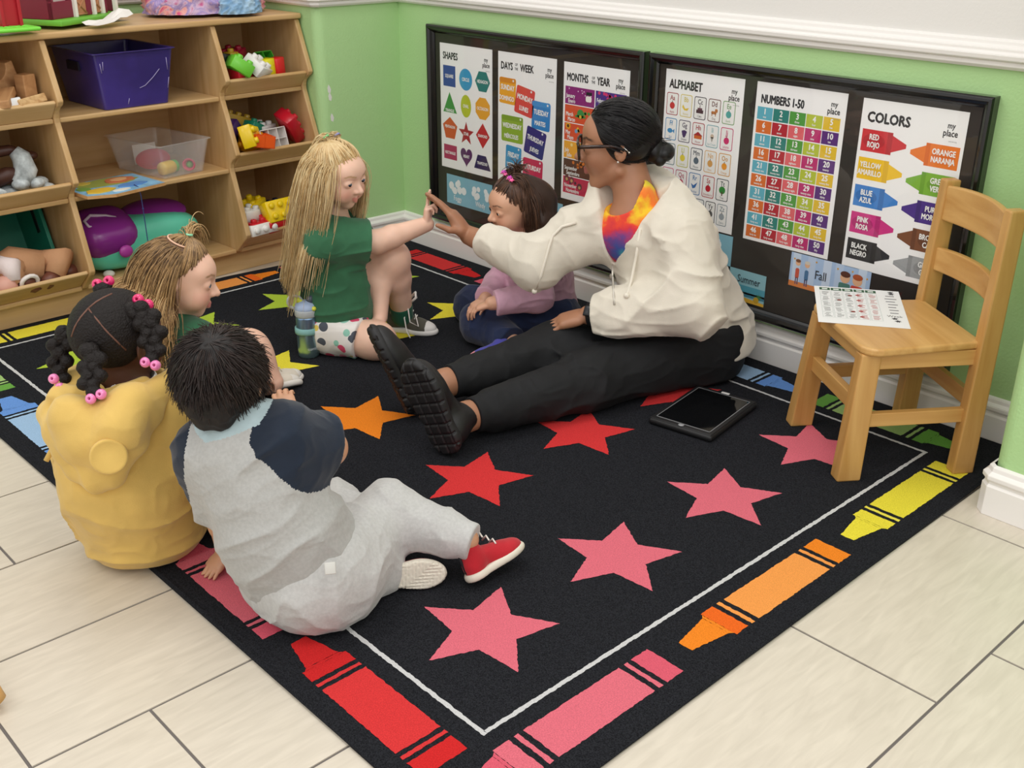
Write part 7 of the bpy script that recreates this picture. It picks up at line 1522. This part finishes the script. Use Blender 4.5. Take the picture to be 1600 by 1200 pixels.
    def braid(pts, r=.0125, taper=.75):
        P = [A3(p) for p in pts]; S = SDF(); L = sum(np.linalg.norm(P[i + 1] - P[i]) for i in range(len(P) - 1)); n = max(3, int(L / (r * 1.05))); acc = 0
        dense = []
        for i in range(len(P) - 1):
            for k in range(20): dense.append(P[i] + (P[i + 1] - P[i]) * k / 20)
        dense.append(P[-1]); D = np.array(dense); s_ = np.concatenate([[0], np.cumsum(np.linalg.norm(np.diff(D, axis=0), axis=1))])
        for j in range(n + 1):
            q = s_[-1] * j / n; p = A3([np.interp(q, s_, D[:, a]) for a in range(3)]); rr = r * (1 - (1 - taper) * j / n); off = A3(RIGHT) * (.45 * rr * (1 if j % 2 else -1)); S.ell(p + off, (rr,) * 3, None, .004)
        S.folds(.0016, (150, 150, 150), 3); o = sdf_obj('braid', S, BK, hp_, .0018); return o
    # top bobbles, right-hand braids, lower braids, left braid
    for c, m in (((1.2517, -1.6312, 0.5722), HP), ((1.2657, -1.6124, 0.5783), HP), ((1.4146, -1.6208, 0.5799), HP), ((1.4211, -1.6060, 0.5676), HP)): bead(A3(c), m)
    braid([(1.2648, -1.6303, 0.5644), (1.2648, -1.6187, 0.5700)], .011)
    for pts in ([(1.4220, -1.6344, 0.5642), (1.4417, -1.6306, 0.5478), (1.4568, -1.6360, 0.5246), (1.4740, -1.6399, 0.5004), (1.4898, -1.6394, 0.4852)], [(1.4347, -1.6194, 0.5666), (1.4603, -1.6143, 0.5423), (1.4764, -1.6173, 0.5214), (1.4857, -1.6274, 0.5005), (1.4930, -1.6374, 0.4830)], [(1.4276, -1.6328, 0.5575), (1.4579, -1.6221, 0.5344), (1.4756, -1.6232, 0.5135)]): braid(pts, 0.0155)
    for c in ((1.4893, -1.6564, 0.4819), (1.5044, -1.6439, 0.4765)): bead(A3(c), LP, .0105)
    for pts in ([(1.4289, -1.7323, 0.5081), (1.4392, -1.7452, 0.4862), (1.4478, -1.7597, 0.4644), (1.4672, -1.7613, 0.4451)], [(1.4338, -1.7270, 0.5082), (1.4514, -1.7335, 0.4841), (1.4642, -1.7422, 0.4646), (1.4728, -1.7568, 0.4430)]): braid(pts, 0.0155)
    for c in ((1.4811, -1.7663, 0.4369), (1.4916, -1.7501, 0.4446)): bead(A3(c), LP, .0105)
    for pts in ([(1.2963, -1.7241, 0.5038), (1.2881, -1.7405, 0.4922), (1.2945, -1.7532, 0.4622), (1.3054, -1.7596, 0.4345)], [(1.3013, -1.7218, 0.4992), (1.3035, -1.7375, 0.4715), (1.3127, -1.7458, 0.4438), (1.3185, -1.7546, 0.4208)]): braid(pts, 0.0155)
    for c in ((1.3398, -1.7787, 0.4349), (1.3536, -1.7744, 0.4191)): bead(A3(c), LP, .0105)
hoodiegirl()

# ---------------------------------------------------------------- boy in the grey shirt
def boy():
    hip = A3((1.785, -1.520, .105)); t = person('x', (hip[0], hip[1], RT)); t['label'] = 'boy in a grey shirt with navy sleeves and grey trousers, seen from behind'
    Fw = unit((-.62, .785, 0)); Rt = np.cross(Fw, (0, 0, 1)); HF = Frame3((1.676, -1.598, .489), (-.64, .73, -.30), (-.16, .18, 1), .192)
    nb = A3((1.708, -1.585, .392)); shL, shR = A3((1.652, -1.630, .348)), A3((1.775, -1.535, .378))
    elR, wrR = A3((1.7700, -1.4445, 0.3321)), A3((1.6557, -1.4549, 0.3555)); elL, wrL = A3((1.640, -1.605, .200)), A3((1.5528, -1.5646, 0.0550))
    hR, kR, aR = hip + A3((.03, .06, -.01)), A3((1.7613, -1.3048, 0.1280)), A3((1.8982, -1.2486, 0.0720)); hL, kL, aL = hip + A3((-.05, .03, -.01)), A3((1.6183, -1.3462, 0.0850)), A3((1.8148, -1.3755, 0.0450))
    sa, sb = A3((1.9489, -1.2466, 0.0220)), A3((1.9486, -1.1274, 0.0400)); SF = Frame3(sa, sb - sa, (-.35, .40, .80), 1.0); aR = A3(SF.w((0, .034, .082)))
    S = SDF(); S.chain([hip, hip + (nb - hip) * .4 + A3((.01, -.005, 0)), nb - (0, 0, .05)], [.095, .088, .06], k=.05); S.cap(shL, shR, .038, k=.04); S.cap(nb - (0, 0, .01), HF.w((0, -.08, -.26)), .042, .042, k=.03); head_prims(S, HF, True, True, .0, .022)
    arm(S, shL, elL, wrL, (.038, .034, .032, .024)); arm(S, shR, elR, wrR, (.040, .036, .032, .024)); hand_prims(S, wrR, unit((-.55, .2, .35)), unit((-.3, .5, -.8)), .105, 1, ((20, 35, 25),) * 4); hand_prims(S, wrL, unit((.05, -.35, -.25)), unit((0, 0, -1)), .10, -1, ((5, 8, 5),) * 4)
    leg(S, hR, kR, aR, (.07, .050, .040, .027)); leg(S, hL, kL, aL, (.07, .052, .048, .034))
    S.half((0, 0, RT + .002), (0, 0, -1), k=.004); sdf_obj('body', S, SKIN, t, .0026, face_paint(HF, '#c99878', '#b0705e', '#241812', .11)); eyes(HF, t, '#2a1810')
    # raglan shirt: grey body, navy sleeves, pale blue collar as one mesh with three cloths
    GY, NV, LB = cloth('#adadaa', 'grey_marl', .3, 300, .05, 160), cloth('#1f2836', 'navy_jersey', .25, 500), cloth('#a9bcc0', 'pale_blue_rib', .35, 500)
    up = unit(nb - hip); S = SDF(); c1, c2 = hip + (nb - hip) * .34 + A3((.006, -.012, 0)), hip + (nb - hip) * .68
    S.chain([hip - up * .015, c1, c2, nb - up * .045], [.116, .116, .104, .076], k=.06); S.cap(shL - (0, 0, .005), shR, .056, k=.06); S.cap(nb - up * .03, nb + up * .012, .062, .055, k=.02)
    eR, nR = sleeve(S, shR, elR, .060, .062, .86); eL, nL = sleeve(S, shL, elL, .052, .052, .98)
    S.folds(.011, (7, 7, 14), 81, Rm=np.stack([unit(Rt + up * .35), Fw, unit(up - Rt * .35)], 1)); S.folds(.002, (22, 22, 26), 82)
    S.cap(nb + up * .012, nb + up * .06, .045, k=.006, op='s'); end_cut(S, [(eR, nR, .085), (eL, nL, .08)]); S.half(hip - up * .075, -up, k=.012)
    def fm(C):
        v = C - nb; h = v @ up; lat = v @ Rt; k = np.zeros(len(C), int)
        k[(lat - .040 - .80 * np.clip(-h, 0, .3) > 0)] = 1; k[(-lat - .086 - .20 * np.clip(-h, 0, .2) > 0)] = 1
        low = ((C - hip) @ up) < .13; k[low & (np.linalg.norm(C - elR, axis=1) > .12) & (np.linalg.norm(C - elL, axis=1) > .09)] = 0
        k[(h > .020) & (np.linalg.norm(v - h[:, None] * up, axis=1) < .075)] = 2; return k
    sdf_obj('shirt', S, [GY, NV, LB], t, .003, fmat=fm)
    TR_ = cloth('#bdbdbb', 'light_grey_marl', .3, 300, .05, 160); S = SDF(); S.cap(hip + A3((.02, -.0, -.005)), hip + A3((-.03, .0, -.01)), .118, k=.05); S.cap(hR, kR, .085, .060, k=.05); S.cap(kR, kR + (aR - kR) * .75, .058, .045, k=.03); S.cap(hL, kL, .080, .058, k=.05); S.cap(kL, aL, .064, .050, k=.03); S.folds(.009, (12, 12, 12), 91); S.folds(.002, (28, 28, 28), 92)
    S.cap(kR + (aR - kR) * .70, kR + (aR - kR) * 1.16, .041, .039, k=.012); end_cut(S, [(kR + (aR - kR) * 1.10, aR - kR, .07)]); S.half((0, 0, RT + .001), (0, 0, -1), k=.008); S.half(hip + up * .06, up, k=.02)
    tr = sdf_obj('trousers', S, TR_, t, .003); w = MB(); pc = A3((1.9335, -1.5611, 0.1928)); nrm = unit(A3(CAM) - pc); q = Vector(nrm).to_track_quat('Z', 'Y').to_matrix().to_4x4()
    w.rbox((-.010, -.011, -.012), (.010, .011, .0), .002, mat('#c9c8c2', .8, 'pale_cloth_tag'), Matrix.Translation(pc) @ q); put(w.build('cloth_tag'), tr)
    RD, CW = cloth('#b5242e', 'red_canvas', .3, 400), mat('#ddd6c6', .55, 'cream_rubber'); BLK = mat('#15151a', .7, 'black_trim')
    # right shoe, heel on the rug, outer side to the camera
    a, b = A3((1.9489, -1.2466, 0.0220)), A3((1.9486, -1.1274, 0.0400)); FF = Frame3(a, b - a, (-.35, .40, .80), 1.0); s = empty('sneaker'); s.location = tuple(FF.o); put_e(s, t); shoe(FF, .152, s, RD, CW, .66, lace=mat('#e8e4dc', .7, 'white_lace'), wide=.19)
    w = MB(); w.tube([FF.w((.0235 * math.cos(k), .032 + .0235 * math.sin(k), .0895)) for k in [2 * math.pi * i / 20 for i in range(20)]], .0022, 6, BLK, closed=True); put(w.build('collar_trim'), s)
    w = MB(); w.tube([FF.w((0, .0035, z)) for z in (.02, .05, .088)], .0028, 6, BLK); put(w.build('heel_stripe'), s)
    # left shoe lying on its side, sole to the camera
    a, b = A3((1.8277, -1.4040, 0.0460)), A3((1.9140, -1.2778, 0.0420)); FF = Frame3(a, b - a, (-.62, .60, -.18), 1.0); FF.o = FF.o - FF.z * .004; s = empty('sneaker'); s.location = tuple(FF.o); put_e(s, t); shoe(FF, float(np.linalg.norm(b - a)), s, RD, CW, .52, tread=22, wide=.20)
    w = MB(); w.tube([FF.w((.0235 * math.cos(k), .032 + .0235 * math.sin(k), .076)) for k in [2 * math.pi * i / 20 for i in range(20)]], .0022, 6, BLK, closed=True); put(w.build('collar_trim'), s)
    # short dark hair
    HM = hair_mat('#120d0c', '#33241f', 'dark_brown_hair', .38); rs = np.random.RandomState(6); base = hair_cap('hair', HF, hair_mat('#0f0b0a', '#1c1411', 'dark_under', .6), t, 1.05, y0=.12, s=.8, low=-.43, extra=lambda S: S.cap(HF.w((-.10, -.27, -.18)), HF.w((.10, -.27, -.18)), .165 * HF.sc, k=.02).cap(HF.w((-.07, -.23, -.34)), HF.w((.07, -.23, -.34)), .105 * HF.sc, k=.02), folds=(.004, (40, 40, 60), 5))
    R0 = scalp_points(HF, 4200, 2, lambda P: (P[:, 1] < .14 + .8 * (P[:, 2] - .05)) & (P[:, 2] > -.33), lift=1.05); wh = A3((.02, -.36, .36)); d0 = R0 - wh; rr = np.linalg.norm(d0, axis=1)[:, None]; nrm = (R0 - A3((0, -.07, .10))) / A3((.375, .44, .395)) ** 2; nrm /= np.linalg.norm(nrm, axis=1)[:, None]
    tang = d0 / np.maximum(rr, .05); tang -= nrm * (tang * nrm).sum(1)[:, None]; sw = np.cross(nrm, tang); cl = np.sin(R0[:, 0] * 23 + 2 * np.sin(R0[:, 1] * 17)) * .5; d = tang + sw * (.45 * np.exp(-rr * 3) + .35 * cl[:, None] * .5) + nrm * .05
    strands('hair_strand', HF.ws(R0), d @ HF.R.T, HM, base, 9, .0050, .06, [('e', HF.w((0, -.07, .10)), A3((.375, .44, .395)) * HF.sc * 1.055, HF.R)], .0013, .0004, .05, 60, 3, jitter=.06, lens=.7 + .6 * rs.rand(4200))
boy()
